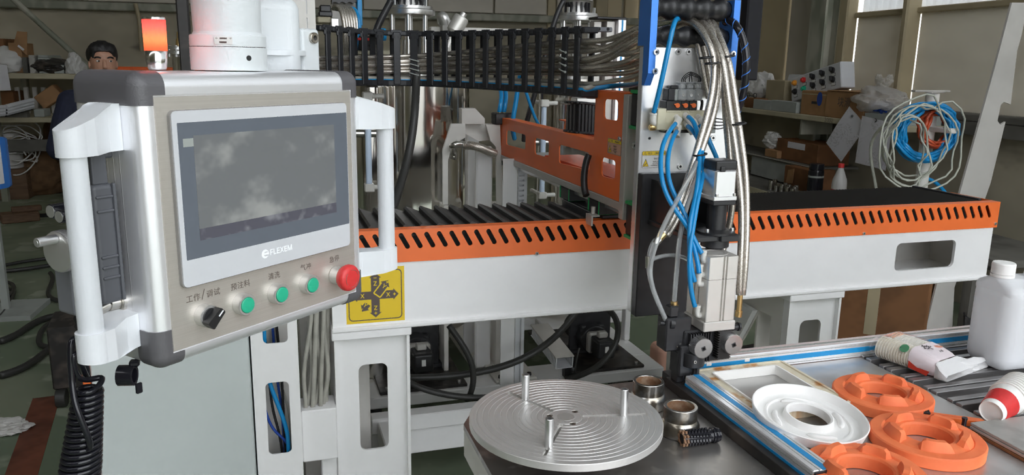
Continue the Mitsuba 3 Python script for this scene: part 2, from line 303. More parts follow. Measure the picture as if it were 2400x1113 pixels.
GLYPHS={
'人':'4,-2 14,5 26,19 31,29 35,44 36,66 43,67 44,46 53,21 63,8 77,-1 72,-6 56,6 47,19 40,36 36,24 28,10 13,-4 8,-6',
'作':'25,34 25,36 34,47 42,66 48,65 45,54 77,54 77,48 52,48 52,36 75,36 75,30 52,30 52,18 76,18 76,12 52,12 52,-7 46,-7 46,48 40,48 30,31;3,34 17,53 22,66 28,66 27,60 20,47 20,-7 14,-7 14,36 12,36 7,29',
'保':'23,0 23,2 32,7 43,20 42,22 24,22 24,27 48,29 48,36 47,38 30,38 30,63 72,63 72,38 54,38 54,29 76,28 76,22 59,22 58,21 69,7 78,2 78,0 75,-3 72,-3 63,5 55,16 54,-7 48,-7 47,16 35,2 27,-4|36,44 66,43 66,58 36,58;6,29 2,36 9,42 15,51 22,67 27,66 27,62 20,49 20,-7 14,-7 14,38 12,38',
'停':'5,30 3,36 14,50 21,67 26,66 26,60 46,60 47,63 45,66 47,67 51,67 56,60 76,60 76,55 26,55 26,60 24,60 18,46 18,-7 13,-7 13,36 11,36 7,30;25,30 76,30 76,17 71,17 70,25 31,25 30,17 25,17;32,50 69,50 69,35 32,35|37,41 39,39 62,39 64,41 64,45 38,46;32,14 32,19 69,19 69,14 54,14 53,-5 49,-7 37,-7 36,-4 36,-2 47,-2 47,14',
'养':'3,18 17,24 23,30 22,31 5,31 5,36 29,36 32,40 31,42 12,42 12,47 34,47 36,48 36,53 8,53 8,58 25,58 21,65 22,67 26,68 32,58 49,58 54,68 56,68 60,66 56,58 72,58 72,53 44,53 42,50 43,47 68,47 68,42 40,42 37,37 38,36 75,36 75,31 56,31 64,23 76,19 76,17 72,13 55,22 55,-7 49,-7 49,23 53,24 48,31 34,31 27,25 27,23 30,23 29,7 22,-3 15,-7 12,-7 9,-3 17,1 22,7 24,13 24,20 21,20 10,14 6,14',
'冲':'27,15 27,52 47,52 47,67 53,67 53,52 74,52 74,15 69,15 67,20 53,20 53,-7 47,-7 47,20 34,20 33,15|53,27 68,26 68,46 53,46|33,27 47,26 47,46 33,46;3,4 17,30 19,30 22,27 22,24 10,2 7,1;5,57 5,60 10,62 22,51 22,49 17,45',
'动':'37,-3 46,11 51,30 52,41 51,43 41,43 41,49 52,49 52,66 58,66 58,49 76,48 73,1 68,-6 53,-5 52,0 65,0 68,9 70,42 59,43 57,39 56,23 51,6 42,-7;4,36 5,42 39,42 40,36 21,36 14,12 32,15 28,28 33,29 41,6 35,5 34,9 30,9 7,3 5,9 9,13 15,35;7,60 38,60 38,55 7,55',
'勿':'3,31 3,33 13,45 22,67 28,66 25,58 26,55 74,55 71,4 68,-4 63,-7 50,-7 48,-1 60,-1 64,3 67,25 68,49 57,49 52,27 45,10 32,-7 28,-5 27,-2 35,6 43,20 50,44 50,49 40,49 38,48 35,36 26,18 12,2 10,2 7,7 12,10 22,23 30,40 32,49 21,49 16,38 8,28',
'危':'28,-2 28,34 65,34 63,15 59,10 46,10 45,13 45,15 55,15 57,16 58,29 34,29 34,1 37,-1 66,-1 70,2 72,11 77,7 75,-2 71,-6 39,-7 32,-6;3,-4 9,5 13,20 13,40 11,40 7,36 3,41 16,52 25,67 31,67 31,62 52,62 55,60 49,48 75,48 75,42 19,42 19,19 16,6 8,-7|21,49 41,48 46,56 27,57',
'告':'5,31 5,37 39,37 38,50 20,50 12,39 6,42 15,54 19,66 26,65 23,58 24,56 39,56 39,67 45,67 45,56 69,56 69,50 45,50 45,38 75,37 75,31;15,24 66,24 66,-8 60,-8 59,-4 22,-4 21,-8 15,-8|22,18 21,2 60,2 60,18',
'员':'43,4 44,8 47,9 71,0 75,-3 72,-7 70,-7;12,36 68,37 68,7 62,7 61,31 19,31 19,7 12,7;15,63 65,63 65,44 15,44|21,50 58,49 59,57 22,58;8,-7 6,-2 13,-1 29,5 36,14 36,26 43,26 42,11 35,2 14,-7',
'块':'24,-4 25,-1 32,2 39,9 45,22 44,24 30,24 30,30 45,30 47,35 47,48 32,48 32,54 47,54 47,66 52,66 52,54 70,54 70,31 76,30 76,24 57,24 56,23 60,13 66,5 77,-3 74,-7 68,-5 59,4 51,20 46,8 37,-2 29,-7|52,31 65,30 65,48 52,48;5,7 3,13 14,18 14,41 4,42 4,48 14,48 14,66 20,66 20,48 28,48 28,42 20,41 20,21 28,23 29,17 8,7',
'备':'5,27 3,33 19,36 32,40 32,43 27,45 22,50 12,43 9,43 6,46 22,57 29,67 36,66 33,63 34,60 61,61 64,59 63,55 53,45 48,43 48,40 63,36 77,34 74,28 66,28 66,-7 60,-7 58,-4 21,-4 20,-7 14,-7 14,27|17,29 18,28 65,29 40,37|43,2 60,1 60,10 43,10|43,16 59,15 60,21 58,23 44,23|27,54 31,49 40,45 46,47 53,54 28,55|20,2 37,1 37,10 20,10|20,16 37,15 37,23 20,23',
'定':'3,-4 9,2 14,11 18,30 24,29 22,19 26,10 33,4 37,4 37,36 17,36 17,42 64,42 64,36 43,36 43,23 67,23 67,17 43,17 43,2 48,0 77,0 75,-6 46,-6 36,-4 28,0 20,9 9,-7;7,58 36,58 37,60 34,66 40,68 45,58 73,58 73,40 67,40 66,52 13,52 12,40 7,40',
'工':'4,-1 4,5 36,6 36,52 8,52 8,58 72,58 72,52 43,52 43,6 76,5 76,-1',
'急':'62,12 63,15 68,15 76,0 75,-2 70,-3;5,44 6,47 12,50 20,58 25,67 32,66 31,61 53,61 56,59 56,57 50,48 66,48 66,20 38,20 49,7 49,5 44,3 34,15 37,20 12,20 12,25 59,25 60,32 15,32 15,37 59,37 60,43 13,44 8,41|19,49 42,48 47,55 26,56;21,14 27,14 27,0 51,-1 55,1 57,8 62,6 61,-1 56,-6 26,-6 21,-2;4,-2 11,13 16,12 16,8 11,-2 7,-4',
'意':'6,43 6,48 24,49 22,56 9,56 9,61 36,61 36,67 39,68 43,66 46,61 70,61 70,56 59,56 56,48 75,48 75,43|28,55 31,48 48,48 52,54 51,56;69,-3 60,11 64,13 73,3 74,-1;15,16 15,39 65,39 65,16 40,16 41,13 49,8 46,4 35,11 33,13 34,16|21,21 58,20 59,24 22,25|22,35 22,29 59,30 58,35;24,12 30,11 30,1 31,-1 50,-1 54,7 58,5 57,-3 54,-6 28,-6 24,-3;5,-1 10,3 14,12 19,10 16,2 11,-4 8,-4',
'料':'5,4 3,10 14,31 13,34 4,34 4,40 17,40 17,67 22,67 22,40 35,40 35,34 23,33 35,16 61,20 61,67 67,67 67,23 77,22 77,17 67,15 67,-7 61,-7 61,14 36,10 35,16 30,13 23,24 22,23 22,-7 17,-7 17,23 15,23 7,4;41,58 46,61 57,52 56,49 53,47;38,36 38,39 41,41 51,35 53,33 53,30 50,27;25,44 29,60 30,62 34,62 35,58 30,44;4,60 6,62 9,62 10,60 13,50 13,44 11,43 8,44 7,53',
'期':'34,-4 26,9 31,11 37,3 38,-2;39,-3 42,2 46,18 46,63 74,63 73,-5 68,-7 59,-7 57,-2 68,-1 67,21 52,21 49,3 45,-6 43,-7|52,27 68,26 68,39 52,39|52,45 68,44 68,58 52,58;3,13 3,18 11,19 11,50 4,51 4,56 11,56 11,66 16,66 16,58 17,56 30,56 31,66 37,66 37,56 42,56 42,51 37,50 37,19 42,18 42,13|16,19 31,18 31,26 16,26|17,39 16,31 31,31 31,39|17,51 16,44 31,44 31,51;3,-4 10,3 14,11 20,9 9,-7',
'气':'12,30 12,35 62,35 64,9 70,-1 72,1 73,9 77,7 75,-5 73,-7 67,-7 62,-3 57,12 56,30;3,36 5,41 12,48 20,67 26,66 25,58 74,58 74,53 22,53 9,34;20,47 68,47 68,42 20,42',
'注':'24,-5 24,1 48,1 48,22 30,22 30,28 48,28 48,46 27,46 27,52 50,52 50,55 44,66 50,67 56,56 54,52 75,52 75,46 54,46 54,28 72,28 72,22 54,22 54,1 77,1 77,-5;8,61 10,66 13,66 24,60 26,57 22,53;6,-3 20,23 24,22 25,18 13,-4 10,-6;4,39 6,44 8,44 19,38 21,34 19,31 17,31',
'洗':'21,-3 33,5 38,20 38,28 24,28 24,33 48,35 47,48 36,48 30,36 25,39 32,54 34,65 41,65 40,54 48,54 48,67 54,67 54,54 74,54 73,48 54,48 54,35 77,34 77,28 61,27 61,-1 71,-1 72,8 74,11 78,9 76,-4 74,-6 56,-5 54,28 46,28 44,27 44,18 41,7 32,-4 24,-7;7,62 10,66 12,66 23,59 24,56 19,53;6,-1 18,24 19,24 22,21 22,18 12,-5 9,-6 6,-4;3,40 7,45 19,38 20,34 16,32',
'清':'22,37 22,41 46,42 45,47 27,47 27,51 46,51 46,56 26,56 25,61 45,61 46,67 52,67 53,61 73,61 73,56 52,56 52,51 71,51 71,47 53,47 52,42 76,41 76,36;29,32 69,32 69,-4 65,-7 54,-6 53,-2 63,-2 62,5 35,5 34,-7 29,-7|34,11 62,10 63,15 35,16|34,22 62,21 63,26 35,27;7,63 11,66 21,60 23,57 19,53 7,61;5,-3 17,23 20,23 22,21 22,18 12,-5 10,-6;3,40 5,44 8,44 18,38 19,34 17,32 14,32',
'温':'20,-5 20,0 27,1 27,26 72,26 72,1 77,0 77,-5|65,0 66,20 59,21 58,1|45,2 47,0 53,0 53,21 45,21|33,1 39,0 41,2 41,19 39,21 33,20;30,64 69,64 69,33 30,33|36,39 62,38 63,45 37,46|36,52 62,51 63,58 37,59;8,62 10,66 13,66 20,63 26,58 23,54 21,54;6,-3 6,0 13,10 19,24 22,23 24,21 23,17 11,-6;3,40 6,44 8,44 21,37 21,35 19,32 16,32',
'滑':'23,42 32,42 32,64 68,64 68,43 76,42 76,29 70,29 69,37 30,37 29,29 23,29|37,55 53,54 53,42 62,42 62,59 38,59|37,43 48,42 48,50 37,50;31,-7 31,32 68,32 68,-4 64,-7 53,-6 52,-2 62,-2 61,6 38,6 37,-7|37,11 61,10 62,15 38,16|37,22 61,21 62,26 38,27;8,61 8,63 12,66 24,58 25,55 21,52;6,-2 18,23 20,23 23,20 23,17 15,0 12,-5;4,39 6,43 9,43 19,37 20,34 18,31 16,31',
'警':'3,45 11,56 14,58 13,60 4,60 4,64 13,64 14,67 19,67 20,64 27,64 28,67 33,67 34,64 42,64 42,60 34,60 33,57 28,57 27,60 20,60 19,57 16,55 17,54 39,54 40,51 45,55 50,66 55,67 56,65 54,62 55,60 76,60 76,56 70,56 63,43 77,36 74,32 72,32 58,39 45,33 42,38 48,39 54,43 48,51 45,47 38,48 37,35 41,35 45,30 74,30 74,26 5,26 5,30 36,30 37,31 35,34 27,33 25,37 15,37 13,34 10,34 9,44 5,43|52,55 59,47 64,54 63,56 53,56|13,49 28,48 28,37 32,38 33,50|14,41 23,40 23,45 14,45;15,-7 15,8 66,8 66,-7 60,-7 59,-5 21,-5 20,-7|20,0 59,-1 60,3 21,4;15,15 65,15 65,12 16,11;15,19 15,22 65,22 64,18',
'设':'28,-4 29,-1 38,1 46,6 37,18 34,26 31,26 31,32 72,31 66,16 58,6 61,3 77,-2 74,-7 64,-5 52,2 33,-7 30,-7|40,25 45,16 52,10 59,16 64,25 41,26;27,37 38,47 40,65 65,65 65,42 76,42 76,37 62,37 59,41 59,59 46,59 45,50 42,42 33,34 30,34;3,36 4,42 20,42 21,9 23,8 28,13 30,13 31,11 31,8 28,5 15,-5 13,-5 11,-1 15,7 15,35;10,62 14,66 25,56 26,53 21,50',
'试':'28,50 54,50 54,67 60,67 60,50 77,50 77,44 60,43 63,15 67,2 70,1 72,4 72,13 77,10 76,0 73,-6 65,-6 60,2 56,19 54,44 28,44;62,63 67,66 73,59 75,54 70,52 66,60;4,36 4,42 21,42 21,9 24,8 30,12 32,5 39,8 39,26 30,27 30,32 51,33 52,27 44,26 44,10 47,9 54,11 54,5 34,-1 30,-1 29,4 27,4 14,-5 12,1 15,5 15,35;10,61 12,65 15,65 25,55 25,53 20,50',
'请':'28,36 28,41 49,42 48,47 33,47 33,51 49,51 49,56 31,56 31,61 48,61 49,67 55,67 56,61 74,61 74,56 55,56 55,51 72,51 72,47 56,47 55,42 77,41 77,36;34,32 70,32 70,-4 68,-6 55,-6 54,-2 63,-2 65,-1 65,4 64,6 41,6 40,-7 34,-7|40,11 64,10 65,15 63,17 41,17|40,22 64,21 65,26 41,27;3,36 3,42 21,42 21,9 23,8 28,13 30,13 31,11 31,8 16,-5 14,-5 12,-2 15,4 15,35;9,61 11,65 14,65 24,55 24,52 20,49',
'调':'3,36 4,42 21,41 21,11 23,10 27,12 29,10 31,28 31,63 74,63 73,-5 69,-7 60,-7 58,-3 58,-1 66,-2 68,0 68,58 36,58 35,13 32,1 27,-7 23,-5 23,-2 26,2 25,4 15,-4 11,-2 15,8 15,35;39,36 50,36 50,44 41,44 41,49 50,49 50,56 54,56 54,49 63,49 63,44 54,44 54,37 65,36 65,31 40,31;41,24 62,24 62,6 47,6 46,2 41,2|46,12 58,11 58,20 46,20;9,60 9,63 13,65 24,55 24,52 20,49',
'险':'27,41 33,44 43,54 51,68 56,66 55,62 66,50 78,42 76,36 74,36 67,42 66,37 38,37 37,40 32,36 28,38|40,43 41,42 66,43 52,57;29,-3 29,2 57,2 68,31 73,30 71,21 62,3 76,2 76,-3;49,28 50,31 54,31 57,11 52,11;39,8 34,28 39,29 44,12 43,9;7,64 27,64 29,62 22,42 27,33 29,22 27,15 23,12 16,12 15,14 15,17 19,17 23,20 22,31 16,40 22,58 14,59 12,57 12,-7 7,-7',
'非':'46,67 52,67 52,55 75,55 75,49 52,49 52,37 74,36 74,31 52,31 52,18 77,18 77,12 52,12 52,-7 46,-7;4,12 4,18 28,19 28,31 8,31 8,37 28,37 28,49 6,49 6,55 28,55 28,67 34,67 34,-7 28,-7 28,12',
'预':'37,58 37,63 77,63 77,58 62,58 58,51 59,50 74,50 74,12 68,12 67,44 46,44 46,12 40,12 40,50 52,50 54,57;58,6 61,10 63,10 76,-1 76,-4 72,-7;33,-3 45,3 50,8 54,22 54,39 59,39 59,15 56,7 50,0 40,-6 36,-7;3,32 3,37 21,37 20,40 7,49 12,52 18,48 25,57 5,58 5,63 33,63 35,61 30,53 22,45 29,40 28,37 37,37 37,34 31,19 26,20 30,32 22,32 22,-4 20,-6 7,-6 6,-1 16,0 16,31',
'饮':'30,-4 45,11 51,29 51,43 57,43 57,31 61,16 66,7 78,-3 75,-7 68,-4 61,4 55,17 47,3 40,-4 36,-7 33,-7;34,37 41,51 44,67 50,66 48,55 76,54 71,36 66,37 68,44 67,49 46,49 40,34;2,35 9,51 12,67 18,66 16,55 35,54 32,42 29,37 24,38 28,49 15,49 7,32;10,-2 15,7 15,39 20,39 20,6 30,12 32,11 32,7 14,-6',
'高':'5,54 5,59 37,59 35,66 37,67 42,66 45,59 75,59 75,54;8,28 72,28 72,-4 70,-6 59,-7 57,-3 66,-1 66,23 14,23 13,-7 8,-7;17,49 64,49 64,33 17,33|23,38 56,37 57,44 24,45;22,18 56,18 56,1 29,1 28,-3 23,-3|29,13 29,6 51,7 50,13',
}

# ---------------------------------------------------------------- the setting: floor, walls, roof (the hall is turned slightly against the machine)
A10 = math.radians(4.5); RD, QD = V(math.cos(A10), -math.sin(A10), 0), V(math.sin(A10), math.cos(A10), 0)
ROOM = rotz(-A10)
def rm(r, q, z): return RD*r + QD*q + V(0, 0, z)
def rbx(lo, hi, ch=0.0): return mv(box(lo, hi, ch), ROOM)
def backr(px, py, q=10.2):
    p = on(px, py, QD, QD*q); return float(p@RD), float(p[2])
def rightq(px, py, r=4.0):
    p = on(px, py, RD, RD*r); return float(p@QD), float(p[2])
struct('floor', rbx((-9, -9, -.12), (6.5, 10.5, 0)), 'floor_paint', 'worn green painted workshop floor', cat_='floor')
struct('wall_back', rbx((-9, 10.2, 0), (4.2, 10.45, 6.0)), 'wall_concrete', 'grimy grey concrete back wall of the workshop', cat_='wall')
struct('wall_right', rbx((4.0, -1.5, 0), (4.2, 10.3, 1.2)), 'wall_concrete', 'dirty low concrete wall behind the right shelves', cat_='wall')
struct('wall_left', rbx((-9.2, -5, 0), (-9, 10.5, 6.0)), 'wall_concrete', 'concrete side wall at the far left', cat_='wall')
struct('ceiling', rbx((-9.2, -1.5, 6.0), (4.8, 10.5, 6.1)), 'ceiling_sheet', 'sheet metal roof of the workshop', cat_='ceiling')
# back wall: ledge and metal panels above it
zl = backr(400, 17)[1]
struct('trim_1', [rbx((-9, 10.08, zl-.06), (4.0, 10.2, zl+.03), .01)], 'post_green', 'horizontal steel ledge along the back wall', cat_='trim')
seams = [-9, -6.5, -4.4, -2.7, -1.2] + [backr(x, 40)[0] for x in (850, 1000, 1156, 1280)]
for i, (a, b) in enumerate(zip(seams[:-1], seams[1:])):
    part('wall_back', 'panel', rbx((a+.012, 10.15, zl+.04), (b-.012, 10.2, 5.9), .006), 'wall_panel')
a, b = backr(1300, 40)[0], backr(1386, 40)[0]
part('wall_back', 'dark_panel', rbx((seams[-1]+.01, 10.16, .3), (a, 10.2, 5.9), .006), 'frame_tan')
part('wall_back', 'light_panel', rbx((a+.01, 10.13, .3), (b, 10.2, 5.9), .006), 'wall_panel')
c = backr(1413, 40)[0]
struct('column_1', [rbx((b, 10.0, 0), (c, 10.06, 6), .01), rbx((b, 10.14, 0), (c, 10.2, 6), .01), rbx((b+.04, 10.05, 0), (c-.04, 10.15, 6))], 'frame_tan', 'brown steel column on the back wall behind the machine', cat_='column')
for x0, x1, m_ in ((1417, 1452, 'wall_panel_tan'), (1460, 1540, 'wall_panel_tan'), (1543, 1640, 'wall_panel')):
    r0, r1 = backr(x0, 40)[0], min(backr(x1, 40)[0], 3.99)
    part('wall_back', 'panel', rbx((r0, 10.13, .2), (r1, 10.2, 5.9), .008), m_)
# right wall: sill, cladding, film covered panels, corrugated daylight sheets on top
zs = 1.235
struct('trim_2', [rbx((3.9, -1.5, zs-.05), (4.02, 10.1, zs), .008), rbx((3.9, -1.5, zs-.13), (3.92, 10.1, zs-.05))], 'dirty_grey', 'dark steel sill along the right wall', cat_='trim')
def qx(px): return rightq(px, 120)[0]
ztop = rightq(2330, 10)[1]
edges = [(10.1, qx(1763), 'wall_panel'), (qx(1763), qx(1846), 'wall_panel_tan'), (qx(1848), qx(1938), 'wall_panel'), (qx(2004), qx(2128), 'wall_film'), (qx(2150), 3.0, 'wall_film'), (2.96, 1.4, 'wall_film'), (1.36, -1.5, 'wall_film')]
for q0, q1, m_ in edges:
    top = ztop if m_ == 'wall_film' else 5.9
    part('wall_right', 'panel', rbx((4.0 if m_ == 'wall_film' else 3.98, q1+(0 if m_ == 'wall_film' else .01), zs), (4.004 if m_ == 'wall_film' else 4.06, q0-(0 if m_ == 'wall_film' else .01), top), .0005 if m_ == 'wall_film' else .006), m_)
struct('column_2', [rbx((3.80, qx(1978), 0), (3.82, qx(1942), 6)), rbx((3.92, qx(1978), 0), (3.94, qx(1942), 6)), rbx((3.82, (qx(1978)+qx(1942))/2-.02, 0), (3.92, (qx(1978)+qx(1942))/2+.02, 6))], 'post_green', 'greenish steel column on the right wall', cat_='column')
struct('column_3', rbx((3.9, qx(2003), zs), (4.0, qx(1982), 6), .012), 'frame_tan', 'tan window post beside the greenish steel column', cat_='column')
struct('column_4', [rbx((3.88, qx(2150), zs), (4.0, qx(2136), 6), .012), rbx((3.92, qx(2136), zs), (4.0, qx(2128), 6), .01)], 'frame_tan', 'tan post between the two film covered wall panels', cat_='column')
struct('trim_3', rbx((3.96, -1.5, ztop-.02), (4.06, qx(2004), ztop+.02), .006), 'frame_tan', 'thin rail above the film covered panels', cat_='trim')
wv = np.arange(-1.5, qx(2004), .03)
cs = np.stack([4.02+.012*np.sin(wv/.075*2*math.pi), wv], 1)
vv = np.concatenate([np.c_[cs, np.full(len(cs), ztop+.02)], np.c_[cs, np.full(len(cs), 5.95)]])
n_ = len(cs); ff = np.array([[i, i+1, n_+i+1, n_+i] for i in range(n_-1)])
k_ = key('window_1'); scene[k_] = mikit.ply(trimesh.Trimesh(vv@ROOM[:3, :3].T, np.vstack([ff[:, [0, 1, 2]], ff[:, [0, 2, 3]]]), process=False), 'poly_sheet', smooth=True)
labels[k_] = {'label': 'bright corrugated daylight sheet along the top of the right wall', 'kind': 'structure', 'category': 'window'}
struct('wall_front', rbx((-9.2, -2.7, 0), (-.6, -2.5, 6.0)), 'wall_concrete', 'added unseen wall behind the viewer that blocks sky light from the left', cat_='wall')  # added out of view to keep sky light off left-facing sides
# painted line on the floor
g = [at(*p, 'z', 0) for p in ((85, 960), (128, 950), (60, 1113), (20, 1113))]
a = at(110, 930, 'z', 0); b = at(50, 1113, 'z', 0); d_ = unit(b-a); s_ = V(-d_[1], d_[0], 0)*.055
single('floor_marking', plate(Polygon([(a-s_)[:2], (a+s_)[:2], (b+d_*1.5+s_)[:2], (b+d_*1.5-s_)[:2]]), .0015), 'red_paint', 'worn red painted stripe on the green floor at lower left', 'floor marking')

# ---------------------------------------------------------------- the machine: long beam on two columns
YB = 2.0
ZF, ZT = .806, 1.072                                     # underside of the bottom flange, top of the orange cover
ZO = float(np.mean([at(927, 617, 'y', YB)[2], at(2329, 530.5, 'y', YB)[2]]))
XL, XR = .146, float(at(2318, 600, 'y', YB)[0])
beam = thing('machine_beam', 'long white horizontal machine beam with an orange slotted cover on two white legs', 'machine frame')
W_ = [at(*p, 'y', YB) for p in ((2103, 570), (2240, 562.6), (2235, 625), (2094.5, 636))]
wx0, wx1 = (W_[0][0]+W_[3][0])/2, (W_[1][0]+W_[2][0])/2; wz1, wz0 = (W_[0][2]+W_[1][2])/2, (W_[2][2]+W_[3][2])/2
g = sbx(XL, ZF+.012, XR, ZO+.008).difference(sbx(wx0, wz0, wx1, wz1, .018))
part(beam, 'front_plate', plate(g, -.010, XZ((0, YB, 0))), 'white', 40)
part(beam, 'box', [box((XL, YB+.24, ZF+.012), (XR, YB+.25, ZO+.008)), box((XL, YB+.01, ZO), (XR, YB+.25, ZO+.008)), box((XL, YB+.01, ZF+.012), (XL+.01, YB+.25, ZO+.008)), box((XR-.01, YB+.01, ZF+.012), (XR, YB+.25, ZO+.008))], 'warm_white')
part(beam, 'flange', box((XL-.004, YB-.012, ZF), (at(2314, 651, 'y', YB)[0], YB+.26, ZF+.012), .003), 'white')
# orange cover with slanted slots
sx0, sx1 = at(1760, 525, 'y', YB)[0], at(2314, 495, 'y', YB)[0]
pitch = (sx1-sx0)/27.0; zc_ = at(2314, 495, 'y', YB)[2]
oc0, oc1 = XL-.01, at(2343, 472, 'y', YB)[0]
g = sbx(oc0, ZO, oc1, ZT)
xs_ = np.arange(sx1, oc0+.03, -pitch)
g = g.difference(unary_union([LineString([(x-.0085, zc_+.0155), (x+.0085, zc_-.0155)]).buffer(.0062, quad_segs=5) for x in xs_]))
cov = part(beam, 'slotted_cover', [plate(g, .004, XZ((0, YB, 0))), box((oc0, YB-.004, ZT-.003), (oc1, YB+.03, ZT)), box((oc1-.003, YB, ZO), (oc1, YB+.2, ZT))], 'orange', 40)
part(beam, 'rail_bed', box((oc0+.01, YB+.045, ZO+.009), (oc1-.01, YB+.235, 1.046)), 'dark_void')  # carries the bellows; its dark colour stands in for shade behind the slots
bolts(beam, [at(*p, 'y', YB-.004) for p in ((1258, 594), (2024, 547), (2332, 524))], (0, -1, 0), .005, .004, 'steel')
# columns
def column(x0, x1, hole, zb, parent, dl=.2):
    c = part(parent, 'leg', [plate(sbx(x0+.008, zb, x1-.008, ZF-.022).difference(hole), -.008, XZ((0, YB+.018, 0))),
        box((x0, YB, zb), (x0+.008, YB+dl, ZF-.022)), box((x1-.008, YB, zb), (x1, YB+.2, ZF-.022)), box((x0-.006, YB-.008, ZF-.022), (x1+.004, YB+.21, ZF-.0005), .002)], 'white')
    part(c, 'back_plate', box((x0+.009, YB+.17, zb), (x0+.11, YB+.178, ZF-.03)), 'warm_white')
    return c
h = [at(*p, 'y', YB+.018) for p in ((840, 856), (908, 855), (910, 1050), (843, 1057))]
column(.148, .347, sbx(h[0][0], h[3][2], h[1][0], h[0][2], .018), 0, beam)
h = [at(*p, 'y', YB+.018) for p in ((1876, 752), (1925, 750), (1918, 815), (1870, 815))]
column(1.547, 1.742, sbx(h[0][0], .45, h[1][0], h[0][2], .02), 0, beam, .03)
# side gusset plate of the right leg, seen from the left, with a cut corner
Pg = lambda *px: [(-at(*p, 'x', 1.545)[1], at(*p, 'x', 1.545)[2]) for p in px]
g = Polygon([(-YB-.031, 0), (-YB-.031, ZF-.023), (-YB-.22, ZF-.023), (-YB-.22, ZF-.001), (-2.75, ZF-.001), (-2.75, 0)]).difference(Polygon(Pg((1700, 850), (1740, 795), (1777, 727), (1806, 741), (1800, 830), (1795, 900))))
part(beam, 'side_plate', plate(g, .008, YZ((1.555, 0, 0))), 'warm_white')
part(beam, 'brace', plate(Polygon(Pg((1722, 800), (1742, 797), (1779, 727), (1745, 708), (1722, 760))), .02, YZ((1.54, 0, 0))), 'white')
# axis sign on the beam
sg = [at(*p, 'y', YB-.0102) for p in ((813, 640), (948.5, 625), (949, 752), (813.5, 764))]
ax0, ax1 = sg[3][0], sg[1][0]; az0, az1 = (sg[2][2]+sg[3][2])/2, sg[1][2]
sign = single('axis_sign', plate(sbx(ax0, az0, ax1, az1), .0006, XZ((0, YB, 0))), 'yellow', 'square yellow sign with dark X Y Z axis arrows on the white beam', 'sign')
cx, cz, k = ax0+(ax1-ax0)*.498, az0+(az1-az0)*.50, (ax1-ax0)/840.0      # sign drawn on an 840 unit grid
Fs = frame((cx, YB-.0006, cz), (1, 0, 0), (0, 0, 1))
def ar(L, w, hw, hl, s0=0): return Polygon([(s0, -w), (L-hl, -w), (L-hl, -hw), (L, 0), (L-hl, hw), (L-hl, w), (s0, w)])
def rot(g, a): return affinity.rotate(g, a, origin=(0, 0))
cross = unary_union([rot(ar(335, 60, 84, 75), a) for a in (0, 90, 180, 270)])
yp = affinity.translate(rot(ar(262, 48, 78, 80), 52), 28, 5)
ym = affinity.translate(rot(ar(205, 46, 75, 75, 70), 232), -70, -70)
dg = unary_union([cross.difference(yp.buffer(20)).difference(ym.buffer(20)), yp, ym])
rim = sbx(-385, -372, 385, 372, 60).difference(sbx(-372, -359, 372, 359, 50))
part(sign, 'arrow_print', plate(affinity.scale(unary_union([dg, rim]), k, k, origin=(0, 0)), .0004, Fs), 'sign_dark')
lt = []
def st(s, x, y, a=0): 
    F = Fs@loc(x*k, y*k, .0004)@rotz(math.radians(a))
    m = meshkit.text_mesh(s, 62*k, .0003, True); m.apply_translation([-m.bounds[:, 0].mean(), -m.bounds[:, 1].mean(), 0]); lt.append(mv(m, F))
st('Z', 0, 175); st('\u2013', 0, 258); st('Z', 0, -190); st('+', 0, -270); st('X', 185, 0); st('+', 275, 0); st('X', -185, 0); st('\u2013', -275, 0)
st('Y', 128, 125, -38); st('+', 175, 185, -38); st('Y', -145, -140, -38); st('\u2013', -200, -205, 52)
for m in lt: part(sign, 'letter', m, 'yellow')

# ---------------------------------------------------------------- bellows on the beam
bel = thing('bellows_cover', 'black pleated bellows cover with wide saw-tooth folds on the left of the beam', 'bellows')
fold = Polygon([(0, 0), (0, .020), (.006, .024), (.052, .006), (.046, 0)])
fm = plate(fold, .265, frame((0, YB+.295, 1.0545), (1, 0, 0), (0, 0, 1)))
fl = mikit.ply(fm, 'bellows', smooth=False)
xe = .885
for i in range(17):
    k_ = key(bel+'__fold'); scene[k_] = {**fl, 'to_world': T4().translate([xe-.0455*(i+1), 0, 0])}
part(bel, 'base_strip', box((XL, YB+.028, 1.0465), (xe, YB+.295, 1.054)), 'black')
part(bel, 'end_plate', box((xe, YB+.035, 1.0465), (xe+.012, YB+.29, 1.084), .002), 'black_metal')
bel = thing('bellows_cover', 'black finely pleated bellows cover on the right half of the beam', 'bellows')
xs = np.arange(1.16, 2.285, .0125)
part(bel, 'fold', [plate(Polygon([(x, 1.050), (x+.003, 1.072), (x+.006, 1.074), (x+.0115, 1.052)]), .30, frame((0, YB+.330, 0), (1, 0, 0), (0, 0, 1))) for x in xs], 'bellows', False, kind='stuff')
part(bel, 'base_strip', box((1.14, YB+.03, 1.0465), (2.30, YB+.33, 1.0525)), 'black')
part(bel, 'end_plate', box((2.288, YB+.035, 1.0525), (2.30, YB+.33, 1.078), .002), 'black_metal')

